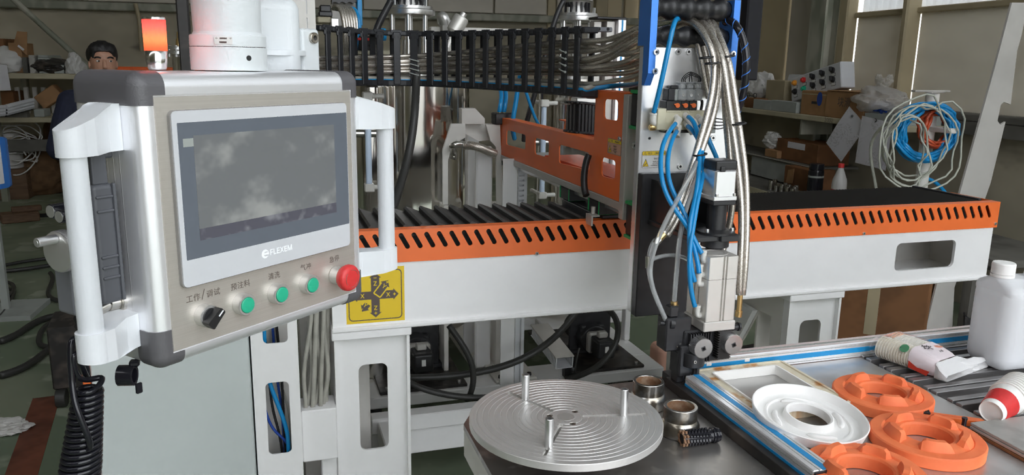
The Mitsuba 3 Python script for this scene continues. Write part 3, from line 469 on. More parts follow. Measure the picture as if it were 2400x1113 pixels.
# ---------------------------------------------------------------- base frame and pump platform behind the beam
zB1, zB0 = at(963, 974, 'y', 2.5)[2], at(963, 1010, 'y', 2.5)[2]; zC = at(963, 1064, 'y', 2.52)[2]
base = thing('base_frame', 'low white base rails running between the legs under the beam', 'machine frame')
part(base, 'rail', box((.30, 2.5, zB0), (1.53, 2.56, zB1), .004), 'white')
part(base, 'rail', box((.30, 2.52, zC), (1.53, 2.57, zB0-.001), .004), 'white')
part(base, 'foot', box((.32, 2.5, 0), (.38, 2.58, zC)), 'warm_white')
part(base, 'foot', box((1.45, 2.5, 0), (1.52, 2.58, zC)), 'warm_white')
for x in (.32, 1.46): part(base, 'cross_rail', box((x, 2.21, zC), (x+.06, 2.5, zB1-.01), .004), 'white')
YP = 2.78
zp = float(at(1440, 873, 'y', YP)[2]); xpr = float(at(1557, 862, 'y', YP)[0])
plat = thing('pump_platform', 'white steel platform behind the beam carrying the pumps and tanks', 'machine frame')
part(plat, 'front_rail', box((.30, YP, zp-.045), (xpr, YP+.16, zp), .004), 'white')
part(plat, 'right_slab', box((1.24, YP+.16, zp-.045), (xpr, YP+.75, zp), .004), 'white')
part(plat, 'cross_rail', box((.80, YP+.16, zp-.05), (.98, YP+1.5, zp-.004), .004), 'warm_white')
part(plat, 'cross_rail', box((.30, YP+.16, zp-.05), (.58, YP+1.5, zp-.004), .004), 'warm_white')
part(plat, 'rear_rail', box((.28, YP+.75, zp-.06), (1.75, YP+1.6, zp-.001), .004), 'white')
for x, y in ((.35, YP+.05), (1.45, YP+.05), (.35, YP+1.5), (1.6, YP+1.5)): part(plat, 'foot', cyl((x, y, 0), (x, y, zp-.045), .03), 'black')
# upright with a bolted foot plate in the middle
up = thing('gusseted_upright', 'white gusseted upright with a bolted foot plate behind the beam', 'machine frame')
fp = at(1215, 882, 'z', zp+.01)
part(up, 'foot_plate', box((fp[0]-.10, YP+.01, zp), (fp[0]+.07, YP+.38, zp+.012), .003), 'warm_white')
part(up, 'gusset', plate(Polygon([(0, 0), (.30, 0), (.05, .55), (0, .55)]), .012, frame((fp[0]+.01, YP+.06, zp+.012), (0, 1, 0), (0, 0, 1))), 'warm_white')
part(up, 'post', box((fp[0]-.05, YP+.25, zp+.012), (fp[0]+.05, YP+.35, .92), .004), 'warm_white')
bolts(up, [(fp[0]-.075, YP+.04, zp+.012), (fp[0]+.045, YP+.04, zp+.012), (fp[0]-.08, YP+.3, zp+.012)], (0, 0, 1), .009, .011, 'black')
# pump drives
def drive(px, py, s, label):
    c = at(px, py, 'y', YP+.12); t = thing('pump_drive', label, 'motor', 'pump drives under the beam')
    X, Y = c[0], YP+.12
    part(t, 'base_plate', box((X-.17*s, Y-.10, zp), (X+.17*s, Y+.42, zp+.012), .002), 'black_oxide')
    part(t, 'stand', [box((X-.09, Y+.10, zp+.012), (X+.10, Y+.115, zp+.25), .003), box((X+.055, Y+.115, zp+.012), (X+.07, Y+.3, zp+.18), .002), box((X-.11, Y+.09, zp+.012), (X+.14, Y+.14, zp+.03), .002)], 'black_metal')
    part(t, 'gearbox', [cyl((X, Y+.03, c[2]), (X, Y+.25, c[2]), .062), box((X-.055, Y+.06, c[2]-.055), (X+.055, Y+.09, c[2]+.055), .006)], 'black_metal')
    part(t, 'flange', box((X-.045, Y-.005, c[2]-.045), (X+.045, Y+.03, c[2]+.045), .008), 'alu_dull')
    m_ = part(t, 'servo', [rbox((X-.04, Y-.09, c[2]-.042), (X+.04, Y-.02, c[2]+.036), .012), box((X-.034, Y-.03, c[2]-.036), (X+.034, Y, c[2]+.036), .004)], 'black')
    part(m_, 'label_plate', box((X-.008, Y-.0915, c[2]-.012), (X+.008, Y-.0895, c[2]+.014)), 'sign_white')
    part(m_, 'connector', box((X-.02, Y-.05, c[2]+.036), (X+.02, Y-.02, c[2]+.062), .004), 'alu_dull')
    bolts(t, [(X-.14*s, Y-.08, zp+.012), (X+.14*s, Y-.08, zp+.012), (X+.14*s, Y+.3, zp+.012)], (0, 0, 1), .008, .010, 'steel')
drive(1402, 803, 1.0, 'black servo pump drive on a dark plate at the right end of the platform')
drive(983, 832, 1.0, 'black servo pump drive half hidden beside the left white leg')
# slotted wiring duct
a, b = at(1262, 783, 'z', zp+.10), at(1322, 862, 'z', zp+.06)
F_ = frame(b, a-b, np.cross((0, 0, 1), a-b)); L_ = np.linalg.norm(a-b)
d_ = thing('wiring_duct', 'grey slotted wiring duct lying slanted on the platform between the pumps', 'cable duct')
tv = []
for i in range(int(L_/.012)): tv += [box((i*.012, s*.035-.0015, .0), (i*.012+.008, s*.035+.0015, .045)) for s in (-1, 1)]
part(d_, 'side_fingers', [mv(m, F_) for m in tv], 'screen_grey', kind='stuff')
part(d_, 'cover', mv(box((0, -.04, .045), (L_, .04, .05), .001), F_), 'alu_dull')
part(d_, 'floor_strip', mv(box((0, -.036, -.002), (L_, .036, 0)), F_), 'screen_grey')
part(d_, 'support_leg', box(b+V(.02, .04, zp-b[2]), b+V(.05, .07, -.002)), 'black')
# black hoses
def hose(name, pts, r, m, label, cat_, group=None, n=44, sides=10):
    return single(name, tube(spline(pts, n), r, sides), m, label, cat_, group, True)
at_ = lambda px, py, y: at(px, py, 'y', y)
GH = 'thick black rubber hoses under the beam'
hose('rubber_hose', [at_(1052, 762, 2.62), at_(1085, 810, 2.60), at_(1108, 865, 2.60), at_(1105, 915, 2.62), at_(1094, 935, 2.66)], .011, 'rubber', 'black rubber hose hanging straight down behind the front rails, left of the upright', 'hose', GH)
hose('rubber_hose', [at_(945, 885, 2.66), at_(990, 910, 2.62), at_(1060, 927, 2.60), at_(1120, 932, 2.60), at_(1170, 928, 2.64)], .012, 'rubber', 'black rubber hose lying low along the white rail left of the turntable', 'hose', GH)
hose('rubber_hose', [at_(950, 885, 2.72), at_(1040, 882, 2.70), at_(1150, 866, 2.68), at_(1235, 835, 2.66), at_(1300, 790, 2.70), at_(1338, 748, 2.78), at_(1360, 720, 2.86)], .013, 'rubber', 'black rubber hose sweeping from the left pump drive up to the right one', 'hose', GH)
hose('rubber_hose', [at_(1425, 725, 2.78), at_(1447, 760, 2.70), at_(1444, 800, 2.66), at_(1415, 845, 2.66), at_(1370, 875, 2.70), at_(1325, 889, 2.74)], .012, 'rubber', 'black rubber hose looping around the right pump drive', 'hose', GH)
hose('rubber_hose', [at_(1358, 815, 2.74), at_(1350, 850, 2.74), at_(1347, 885, 2.76)], .004, 'rubber', 'thin black cable below the right servo motor', 'cable')
# white support stub and pink can at the right of the platform
single('support_post', box((at_(1466, 735, 3.12)[0], 3.12, zp), (at_(1479, 735, 3.12)[0], 3.16, 1.0), .003), 'white', 'narrow white post under the right end of the left beam half', 'post')
c = at(1575, 862, 'y', 3.1)
t = single('pink_can', [mv(rbox((-.09, -.06, 0), (.09, .06, .24), .03), loc(c[0]-.01, 3.1, 0))], 'pink_plastic', 'translucent pink plastic can on the floor behind the gripper head', 'can')

# ---------------------------------------------------------------- the cross arm on the beam
XA = .88
Py = lambda *px, x=XA: [(-at(*p, 'x', x)[1], at(*p, 'x', x)[2]) for p in px]
arm = thing('cross_arm', 'orange sheet metal cross arm with rounded windows reaching over the beam', 'machine arm')
o = Py((1171, 276), (1392, 327), (1399.5, 209), (1466, 219), (1453, 469), (1166, 362))
zb_ = (o[4][1]+o[5][1])/2
ZU = (o[2][1]+o[3][1])/2
o[4] = (o[4][0], zb_); o[5] = (o[5][0], zb_)
zt_ = (o[0][1]+o[1][1])/2; o[0] = (o[0][0], zt_); o[1] = (o[1][0], zt_); o[2] = (o[1][0], ZU); o[3] = (o[4][0], ZU)
wins = [Py((1187, 304), (1232, 316), (1231, 351), (1186, 339)), Py((1253, 322), (1287, 331), (1285.5, 370), (1253, 361)), Py((1310, 338), (1381, 358), (1382, 400), (1310, 382)),
        Py((1416, 232), (1449, 234), (1448, 284), (1415, 278)), Py((1410, 367), (1443, 377), (1441, 421), (1409, 412))]
g = poly(o, .006)
for w in wins: g = g.difference(poly(w).buffer(-.012).buffer(.012, quad_segs=5) if poly(w).buffer(-.012).area > 1e-6 else poly(w))
YA0, YA1 = -o[5][0], -o[4][0]                      # far and near end of the arm
part(arm, 'side_cover', [plate(g, .004, YZ((XA+.004, 0, 0)))], 'orange', 40)
part(arm, 'top_flange', [box((XA+.001, YA0, zt_-.004), (XA+.045, -o[1][0]+.002, zt_), .0015), box((XA+.001, -o[1][0], ZU-.004), (XA+.05, YA1, ZU), .0015)], 'orange')
part(arm, 'far_side_cover', [box((1.10, YA1, zt_-.10), (1.104, -o[1][0], zt_+.02)), box((1.10, -o[1][0], zt_-.045), (1.104, YA0-.2, zt_+.004)), box((1.06, -o[1][0]+.1, zt_+.0), (1.10, YA0-.2, zt_+.004))], 'orange')
part(arm, 'bottom_plate', box((XA-.002, YA1-.02, zb_-.022), (1.115, YA0+.01, zb_-.001), .002), 'alu_dull')
part(arm, 'inner_tube', box((.925, YA1, zb_), (1.06, 2.58, zb_+.040), .004), 'orange_dark')
bolts(arm, [(.915, y, zb_+.002) for y in (2.03, 2.14, 2.45, 2.6)], (0, 0, 1), .007, .012, 'black')
rail = part(arm, 'guide_rail', box((XA+.02, YA1+.02, zb_-.04), (XA+.043, YA0-.03, zb_-.0225), .002), 'steel')
part(rail, 'end_stop', box((XA+.005, YA0-.03, zb_-.045), (XA+.055, YA0, zb_-.0225), .003), 'black')
# end plate towards the viewer
YE = YA1-.001
part(arm, 'end_plate', box((XA-.004, YE-.028, at(1465, 516, 'y', YE-.028)[2]), (1.08, YE, ZU-.004), .002), 'alu_dull')
wl = Py((1426, 321), (1458.5, 332), (1456.5, 369), (1423.5, 356))
ly0, ly1 = (wl[0][0]+wl[3][0])/2, (wl[1][0]+wl[2][0])/2; lz0, lz1 = (wl[2][1]+wl[3][1])/2, (wl[0][1]+wl[1][1])/2
def warning(parent, F, w, h, pale, lines, wide):
    b = part(parent, 'warning_label', plate(sbx(0, 0, w, h, .002), .0005, F), pale)
    fr = sbx(.02*w, .03*h, .98*w, .97*h, .004).difference(sbx(.035*w, .045*h, .965*w, .955*h, .003))
    bar = sbx(.035*w, .74*h, .965*w, .955*h, .002)
    part(b, 'band', plate(bar, .0002, F, .0005), 'yellow')
    tri = lambda x, y, s, hh: Polygon([(x, y), (x+s, y), (x+s/2, y+hh)])
    part(b, 'triangle', plate(tri(.06*w, .12*h, .24*w, .4*h), .0002, F, .0005), 'yellow')
    pr = [fr, sbx(.035*w, .725*h, .965*w, .74*h), tri(.05*w, .10*h, .26*w, .45*h).difference(tri(.07*w, .125*h, .22*w, .36*h)), LineString([(.13*w, .18*h), (.22*w, .30*h)]).buffer(.012*w),
          affinity.translate(cjk('警告', .13*h), .26*w, .79*h), tri(.08*w, .77*h, .12*w, .15*h).difference(tri(.097*w, .785*h, .086*w, .10*h))]
    for s, x, y, hh in lines: pr.append(affinity.translate(cjk(s, hh*h), x*w, y*h))
    part(b, 'print', plate(unary_union(pr), .0002, F, .0007), 'sign_dark')
    return b
def latin(parent, F, items, m='sign_dark'):
    part(parent, 'lettering', [textm(s, h, F@loc(x, y, .0007), .0002, True) for s, x, y, h in items], m)
F = YZ((XA-.0002, -ly0, lz0)); w, h = ly1-ly0, lz1-lz0
b = warning(arm, F, w, h, 'sign_pale', [('高温危险', .42, .50, .11), ('注意请勿动'[:4], .44, .33, .11)], False)
latin(b, F, [('/WARNING', .50*w, .80*h, .09*h), ('HIGH TEMPERATURE', .40*w, .22*h, .045*h), ('DANGER', .50*w, .13*h, .05*h)])
bolts(arm, [(XA-.004+.0, *at(1457, 325, 'x', XA)[1:])], (-1, 0, 0), .006, .005, 'steel')
bolts(arm, [(at(1488, 341, 'y', YE-.028)[0]*0+XA+.02, YE-.028, at(1488, 341, 'y', YE-.028)[2])], (0, -1, 0), .009, .004, 'steel')
# carriage with guide blocks on the beam
car = thing('arm_carriage', 'black carriage with green capped guide blocks between beam and orange arm', 'machine part')
part(car, 'saddle', box((.90, YB+.01, 1.0725), (1.11, YB+.30, 1.084), .002), 'black_metal')
for y in (YB+.005, YB+.235):
    bk = part(car, 'guide_block', box((.885, y, 1.0845), (.945, y+.07, zb_-.0235), .003), 'black_metal')
    for yy in (y-.005, y+.0702): part(bk, 'end_cap', box((.8835, yy, 1.086), (.9465, yy+.0048, zb_-.024), .001), 'green_cap'); part(bk, 'seal_plate', box((.885, yy-.0025, 1.0875), (.945, yy-.0002, zb_-.0255)) if yy < y else box((.885, yy+.005, 1.0875), (.945, yy+.0075, zb_-.0255)), 'black_metal')
part(car, 'sensor_bracket', [box((.845, 1.96, 1.09), (.87, 2.0, 1.094)), box((.845, 1.96, 1.065), (.850, 2.0, 1.09)), cyl((.858, 1.98, 1.095), (.858, 1.98, 1.115), .006)], 'alu_dull')
hose('cable_conduit', [V(.866, *at(1380, 362, 'x', .866)[1:]), V(.856, *at(1371, 395, 'x', .856)[1:]), V(.852, *at(1369, 430, 'x', .852)[1:]), V(.852, *at(1374, 458, 'x', .852)[1:])], .0095, 'black', 'short black corrugated conduit hanging in front of the orange arm', 'conduit')

# ---------------------------------------------------------------- the vertical slide with its guide blocks
YS = 1.70
sl = thing('vertical_slide', 'tall shiny aluminium slide plate carrying the valves and the gripper head', 'machine slide')
px0, px1 = .848, at(1717, 127, 'y', YS)[0]+.012
pz0, pz1 = at(1475, 732, 'y', YS)[2], at(1510, 109, 'y', YS)[2]
part(sl, 'slide_plate', box((px0, YS, pz0), (px1, YS+.022, pz1), .0015), 'plate_steel')
part(sl, 'back_rail', box((.90, YS+.0225, pz0+.03), (.94, YS+.04, pz1-.05), .002), 'steel')
for zz in (1.385, 1.105):
    bk = part(sl, 'guide_block', box((.885, YS+.0405, zz-.035), (.955, YE-.0285, zz+.045), .002), 'black_metal')
    for z2 in (zz-.043, zz+.045): part(bk, 'end_cap', box((.880, YS+.032, z2), (.96, YE-.03, z2+.008), .001), 'green_cap')
bolts(sl, [at(*p, 'y', YS) for p in ((1588.5, 121.5), (1613, 121.5), (1637, 121.5), (1593, 390), (1670, 323))], (0, -1, 0), .0072, .004, 'steel')
bolts(sl, [at(*p, 'y', YS) for p in ((1522, 324), (1673, 322))], (0, -1, 0), .003, .002, 'black')
wl = [at(*p, 'y', YS) for p in ((1503, 353), (1564.5, 351.5), (1562.5, 393), (1501.5, 395))]
F = XZ((wl[3][0], YS-.0002, wl[3][2])); w, h = .066, wl[0][2]-wl[3][2]
b = warning(sl, F, w, h, 'sign_white', [('请定期', .50, .50, .11), ('保养设备', .46, .33, .11)], True)
latin(b, F, [('/WARNING', .52*w, .80*h, .10*h), ('PLEASE MAINTAIN', .46*w, .225*h, .05*h), ('EQUIPMENT REGULARLY', .40*w, .13*h, .05*h)])
# blue roller frame on top
rf = thing('roller_frame', 'blue anodised roller frame guiding the hoses on top of the slide plate', 'hose guide')
def bracket(xa, xb, pts):
    g = Polygon(pts)
    return plate(g, xb-xa, frame((xa, 0, 0), (0, 1, 0), (0, 0, 1)))
bx0, bx1 = px0-.001, at(1555, 120, 'y', YS-.03)[0]-.002
y0_, y1_ = YS-.0225, YS+.085
zt2 = 1.66
zbk = at(1512, 200, 'y', YS)[2]
part(rf, 'side_plate', bracket(bx0-.0005, bx0+.0165, [(YS-.03, zt2), (YS+.018, zt2), (YS+.030, zt2-.02), (YS+.030, pz1+.002), (YS-.0008, pz1+.002), (YS-.0008, zbk), (YS-.012, zbk), (YS-.03, zbk+.028)]), 'blue_anod', 20)
rx0 = at(1715, 100, 'y', YS-.03)[0]
part(rf, 'side_plate', bracket(rx0, rx0+.0165, [(YS-.03, zt2-.01), (YS+.018, zt2-.01), (YS+.030, zt2-.03), (YS+.030, pz1+.002), (YS-.0008, pz1+.002), (YS-.0008, zbk), (YS-.012, zbk), (YS-.03, zbk+.02)]), 'blue_anod', 20)
bolts(rf, [at(*p, 'y', YS-.03) for p in ((1537, 122), (1534.5, 167), (1717.5, 126))], (0, -1, 0), .0072, .004, 'steel')
def roller(zc, yc, r):
    L0, L1 = bx0+.0165, rx0
    n = 49; s = np.linspace(0, 1, n)
    rr = r*(1-.30*(0.5-.5*np.cos(2*math.pi*s*4.5)))
    prof = [(0, 0)]+list(zip(rr, s*(L1-L0)))+[(0, L1-L0)]
    return lathe(prof, (L0, yc, zc), (1, 0, 0), 28)
part(rf, 'roller', roller(at(1600, 20, 'y', YS-.005)[2], YS-.002, .027), 'black', True)
part(rf, 'roller', roller(at(1600, 86, 'y', YS)[2], YS-.002, .024), 'black', True)
part(rf, 'roller', roller(at(1600, -40, 'y', YS)[2], YS-.002, .026), 'black', True)
# tall dark panel behind the slide, right
single('dark_cable_cover', box((at(1726, 100, 'y', 1.84)[0], 1.80, at(1740, 188, 'y', 1.82)[2]), (at(1762, 100, 'y', 1.84)[0], 1.835, 1.75), .004), 'matte_black', 'tall dark cover plate behind the right blue roller bracket', 'cover')

# ---------------------------------------------------------------- gripper head
hd = thing('gripper_head', 'black gripper head with servo motor, silver air cylinder and two toothed wheels', 'gripper')
q = lambda px, py, y: at(px, py, 'y', y)
yk = YS-.001
a, b = q(1517, 408, yk-.025), q(1640, 722, yk-.025)
part(hd, 'mount_plate', box((a[0]-.012, yk-.025, pz0-.004), (a[0]+.135, yk, a[2]), .002), 'black_metal')
# side fins, shelf and tube
YH = 1.50                                                     # axis of the head
ax = float(q(1680, 500, YH)[0])
zs_ = float(q(1660, 556, 1.46)[2])
fin = Polygon([(0, zs_), (0, a[2]-.012), (.03, a[2]-.012), (.15, zs_+.02), (.15, zs_)])
for x in (a[0]+.012, ax+.030): part(hd, 'fin', plate(fin, .010, frame((x+.010, yk-.025, 0), (0, -1, 0), (0, 0, 1))), 'black_metal')
part(hd, 'shelf', box((a[0]+.008, YH-.035, zs_-.012), (ax+.042, yk-.025, zs_), .002), 'black_metal')
hm_ = .0265; yf_ = YH-hm_
zm0, zm1 = q(1680, 467, yf_)[2], q(1680, 399, yf_)[2]
mt = part(hd, 'servo_motor', [box((ax-hm_, yf_, zm0), (ax+hm_, YH+hm_, zm1), .004)], 'alu')
part(mt, 'motor_cap', [rbox((ax-hm_, yf_, zm1-.001), (ax+hm_, YH+hm_, zm1+.020), .004), rbox((ax-.016, yf_-.003, zm1-.004), (ax-.004, yf_+.006, zm1+.008), .002)], 'black')
part(mt, 'motor_flange', box((ax-.029, yf_-.003, zm0-.004), (ax+.029, YH+.029, zm0+.006), .0015), 'alu')
bolts(mt, [(ax-.021, yf_-.0005, zm0+.006), (ax+.023, yf_-.0005, zm0+.006)], (0, 0, 1), .0036, .006, 'chrome')
part(hd, 'adapter', [box((ax-.028, YH-.028, zm0-.014), (ax+.028, YH+.028, zm0-.0045), .0015), cyl((ax, YH, zs_+.006), (ax, YH, zm0-.014), .0215), lathe([(0, zs_), (.042, zs_), (.042, zs_+.005), (.026, zs_+.010), (0, zs_+.010)], (ax, YH, 0))], 'black_metal')
bolts(hd, [(ax-.031, YH-.016, zs_+.005), (ax+.030, YH-.018, zs_+.005)], (0, 0, 1), .0048, .008, 'steel')
part(hd, 'rotary_joint', [cyl((ax, YH, zs_-.030), (ax, YH, zs_-.012), .031), cyl((ax, YH, zs_-.09), (ax, YH, zs_-.028), .019), box((ax-.012, YH-.044, zs_-.012), (ax+.034, YH-.032, zs_+.001), .0015)], 'black_metal')
# air cylinder block
YC = 1.42
c0, c1 = q(1664, 602, YC), q(1733, 600, YC); cz1, cz0 = c1[2], q(1690, 752, YC)[2]
cw = c1[0]-c0[0]; cd = .085
prof = sbx(c0[0], YC, c1[0], YC+cd, .004)
for x in (c0[0]+cw*.50, c0[0]+cw*.60): prof = prof.difference(sbx(x-.0022, YC-.01, x+.0022, YC+.005))
for y in (YC+cd*.42, YC+cd*.62): prof = prof.difference(sbx(c0[0]-.01, y-.0025, c0[0]+.004, y+.0025))
zmid = q(1690, 655, YC)[2]
cb = part(hd, 'air_cylinder', [plate(prof, zmid-.0007-cz0, loc(0, 0, cz0)), plate(prof, cz1-zmid, loc(0, 0, zmid))], 'alu_cast')
part(cb, 'end_cover', ringm(((c0[0]+c1[0])/2, YC+cd/2, cz1), (0, 0, 1), .022, .029, .0012), 'alu_dull')
part(cb, 'foot_plate', box((c0[0]-.004, YC-.003, cz0-.022), (c1[0]+.002, YC+cd, cz0-.0005), .002), 'alu_cast')
# gripper body, rack and gears
gz1 = cz0-.0225
part(hd, 'gripper_body', [box((c0[0]-.040, YC+.015, gz1-.075), (c1[0]-.005, YC+.06, gz1), .003), box((c0[0]-.082, YC+.02, gz1-.045), (c0[0]-.02, YC+.062, gz1+.030), .003), box((c0[0]-.052, YC+.005, gz1-.10), (c0[0]-.012, YC+.05, gz1-.03), .002), box((c0[0]-.072, YC+.026, gz1+.030), (c0[0]-.050, YC+.05, gz1+.055), .003)], 'black_metal')
rk0, rk1 = q(1684, 840, YC-.002), q(1711, 765, YC-.002)
teeth = []
zz = np.arange(rk0[2], gz1-.001, .0055)
rxc, rxw = (rk0[0]+rk1[0])/2, .014
rack = unary_union([sbx(rxc-rxw, rk0[2]-.002, rxc+rxw, gz1)]+[Polygon([(rxc+s*rxw, z), (rxc+s*(rxw+.0035), z+.0009), (rxc+s*(rxw+.0035), z+.0021), (rxc+s*rxw, z+.003)]) for z in zz for s in (-1, 1)])
rp = part(hd, 'rack', plate(rack.difference(Point(rxc+.002, gz1-.028).buffer(.0058)), -.022, XZ((0, YC-.004, 0))), 'black_oxide')
part(rp, 'hole', ringm((rxc+.002, YC-.0043, gz1-.028), (0, -1, 0), .0035, .0062, .0012, 20), 'black')
def gear(px, py, r, name='toothed_wheel', n=44):
    c = q(px, py, YC-.02)
    a = np.arange(n*4)*2*math.pi/(n*4); rr = np.where((np.arange(n*4) % 4) < 2, r, r*.925)
    g = Polygon(np.c_[np.cos(a)*rr, np.sin(a)*rr]).difference(sbx(-.0045, -.0045, .0045, .0045))
    F = XZ((c[0], YC-.020, c[2]))@rotz(.4)
    k = part(hd, name, plate(g, -.024, F), 'steel', 20)
    part(k, 'square_shaft', plate(sbx(-.0044, -.0044, .0044, .0044).difference(Point(0, 0).buffer(.002)), -.05, F@loc(0, 0, .0015)), 'black')
    return c
gear(1649, 817, .0225); gc2 = gear(1720, 808, .0225)
part(hd, 'rack_rail', [box((c0[0]-.03+i*.006, YC+.004, gz1-.07), (c0[0]-.0275+i*.006, YC+.016, gz1-.004)) for i in range(9)], 'black_metal', kind='stuff')
nz = q(1635, 842, YC-.01)
part(hd, 'nozzle', [cyl((nz[0], YC+.012, nz[2]-.020), (nz[0], YC+.012, nz[2]+.012), .0265, n=32), box((nz[0]-.035, YC+.012, nz[2]-.060), (nz[0]-.018, YC+.04, nz[2]+.01), .002), cyl((nz[0]+.003, YC-.008, nz[2]-.033), (nz[0]+.003, YC-.008, nz[2]-.018), .004)], 'black_metal')
bolts(hd, [(nz[0]-.008, YC-.0125, nz[2]-.004)], (0, -1, 0), .004, .003, 'steel')
part(hd, 'thumb_screw', [cyl(q(1575, 758, YC+.03), q(1546, 757, YC+.03), .005), cyl(q(1577, 757, YC+.03), q(1566, 757, YC+.03), .014)], 'black')
def elbow(p, d, r=.0062):
    "push-in fitting: sleeve up from p, then a bend to direction d"
    p = np.asarray(p, float); d = unit(d)
    return [tube(spline([p+V(0, 0, .022), p+V(0, 0, .010), p+V(0, 0, .001)+d*.002, p+d*.010, p+d*.020], 14), r, 12), cyl(p+V(0, 0, .018), p+V(0, 0, .0235), r*1.12)]
els = []
for px, py in ((1648, 607), (1640, 640), (1637, 662), (1634, 735)):
    e = q(px, py, YC+.02); els.append(e); kk = part(hd, 'elbow_fitting', elbow(e-V(0, 0, .004), (1, .12, 0)), 'fitting', True)
part(hd, 'brass_fitting', [cyl(q(1580, 725, YC+.04), q(1580, 706, YC+.04), .0075), cyl(q(1580, 718, YC+.04), q(1580, 714, YC+.04), .009, n=6)], 'brass')
part(hd, 'side_fitting', [cyl(q(1573, 787, YC+.03), q(1577, 800, YC+.03), .006), cyl(q(1577, 798, YC+.03), q(1592, 808, YC+.03), .007), cyl(q(1588, 806, YC+.025), q(1592, 812, YC+.025), .0085)], 'pipe_steel')
part(hd, 'right_fitting', [cyl(q(1735, 690, YC+.05), q(1732, 728, YC+.05), .006), cyl(q(1732, 728, YC+.05), q(1730, 742, YC+.05), .008)], 'brass')
part(hd, 'knob_screw', [cyl(q(1716, 768, YC+.01), q(1733, 765, YC+.01), .007), cyl(q(1728, 765, YC+.01), q(1733, 765, YC+.01), .01)], 'black')

# ---------------------------------------------------------------- valve block on the slide plate
vb = thing('valve_block', 'brass coloured solenoid valve block with three clear connectors on the slide plate', 'valve')
yv = YS-.001
def vbx(x0, y0, x1, y1, d0, d1, ch=.0015):
    "box given by photograph corners on the plate, between distances d0 and d1 in front of it"
    a, b = q(x0, y0, yv-d1), q(x1, y1, yv-d1)
    return box((a[0], yv-d1, b[2]), (b[0], yv-d0, a[2]), ch)
part(vb, 'manifold', [vbx(1558, 259, 1652, 306, 0, .030), vbx(1542, 254, 1560, 305, .004, .034)], 'valve_body')
part(vb, 'base_bracket', vbx(1560, 305, 1655, 311, 0, .032), 'black')
for i in range(3):
    x = 1563+i*19+(15 if i else 0)
    k_ = part(vb, 'valve', vbx(1562 if i == 0 else x, 236, x+34 if i == 0 else x+17.5, 258.5, 0, .032), 'black')
    part(k_, 'lever', [mv(plate(Point(0, 0).buffer(.0055).union(Polygon([(-.010, .003), (0, .005), (0, -.005)])), .004), XZ(q(1587+i*19, 247, yv-.032)))], 'orange')
    part(vb, 'valve_foot', vbx(1562 if i == 0 else x, 258, x+34 if i == 0 else x+17.5, 264, 0, .031), 'valve_body')
    X = 1593+i*18.5
    c = part(vb, 'connector', [vbx(X-.0, 209, X+17, 236, .004, .034, .003), vbx(X+1, 196, X+15, 210, .006, .030, .004), vbx(X, 192, X+16, 196, .008, .028, .002)], 'clear_tube')
    part(c, 'inner_block', vbx(X+3, 212, X+14, 234, .008, .024), 'bin_grey')
    a_, b_ = bolt(q(X+8, 223, yv-.034), (0, -1, 0), .0035, .002); part(c, 'screw', a_, 'steel')
part(vb, 'pressure_switch', [vbx(1567, 207, 1583, 236, .0, .026), vbx(1572, 200, 1590, 208, .0, .02)], 'black')
part(vb, 'switch_cover', vbx(1581, 209, 1593, 236, .0, .026), 'bin_grey')
part(vb, 'exhaust_plug', [cyl(q(1545, 298, yv-.02), q(1522, 299, yv-.02), .006), cyl(q(1536, 298, yv-.02), q(1524, 299, yv-.02), .0075)], 'brass')
e = q(1531, 286, yv-.022); part(vb, 'inlet_elbow', elbow(e-V(0, 0, .002), (1, 0, 0), .009), 'fitting', True)
for X, Y_, dx, dz in ((1590, 281, -.5, -.6), (1589, 298, -.35, -.9), (1611, 276, .3, -.6), (1612, 293, .3, -.5), (1640, 280, .5, -.7), (1640, 300, .45, -.8), (1625, 285, .2, -.6)):
    p = q(X, Y_, yv-.040); d = unit(V(dx, -.35, dz))
    part(vb, 'outlet_fitting', [cyl(p+V(0, .014, .006), p, .0075), cyl(p-d*.004, p+d*.022, .0085), cyl(p+d*.018, p+d*.024, .0095)], 'fitting')
tb = thing('terminal_strip', 'grey terminal strip with black wires behind the braided hoses', 'terminal strip')
part(tb, 'strip', [vbx(1653, 266, 1677, 312, 0, .018)], 'bin_grey')
for i in range(4):
    y = 277+i*8
    part(tb, 'screw', cyl(q(1670, y, yv-.018), q(1670, y, yv-.021), .0028), 'chrome')
    part(tb, 'wire', tube(spline([q(1672, y, yv-.02), q(1682, y+1, yv-.03), q(1696, y+3-i*1.5, yv-.03)], 10), .0014, 6), 'black', True)
wl_ = []
for i, (xa, xb) in enumerate(((1596, 1612), (1600, 1618), (1604, 1622), (1613, 1626), (1618, 1630), (1635, 1622), (1640, 1626), (1638, 1624))):
    y0 = 170+(i % 3)*3
    single('signal_wire', tube(spline([q(xa+ (3 if i<5 else 0), 193, yv-.02), q(xa+3, 184, yv-.026), q((xa+1622)/2, y0+3, yv-.03), q(1622, y0, yv-.024)], 16), .0012, 6), 'black', 'thin black wire arching above the clear valve connectors', 'wire', 'wires above the valve connectors', True)
hose('valve_cable', [q(1645, 236, yv-.016), q(1644, 252, yv-.012), q(1640, 275, yv-.012), q(1648, 290, yv-.01)], .0035, 'black', 'short black cable running down beside the valve block', 'cable')

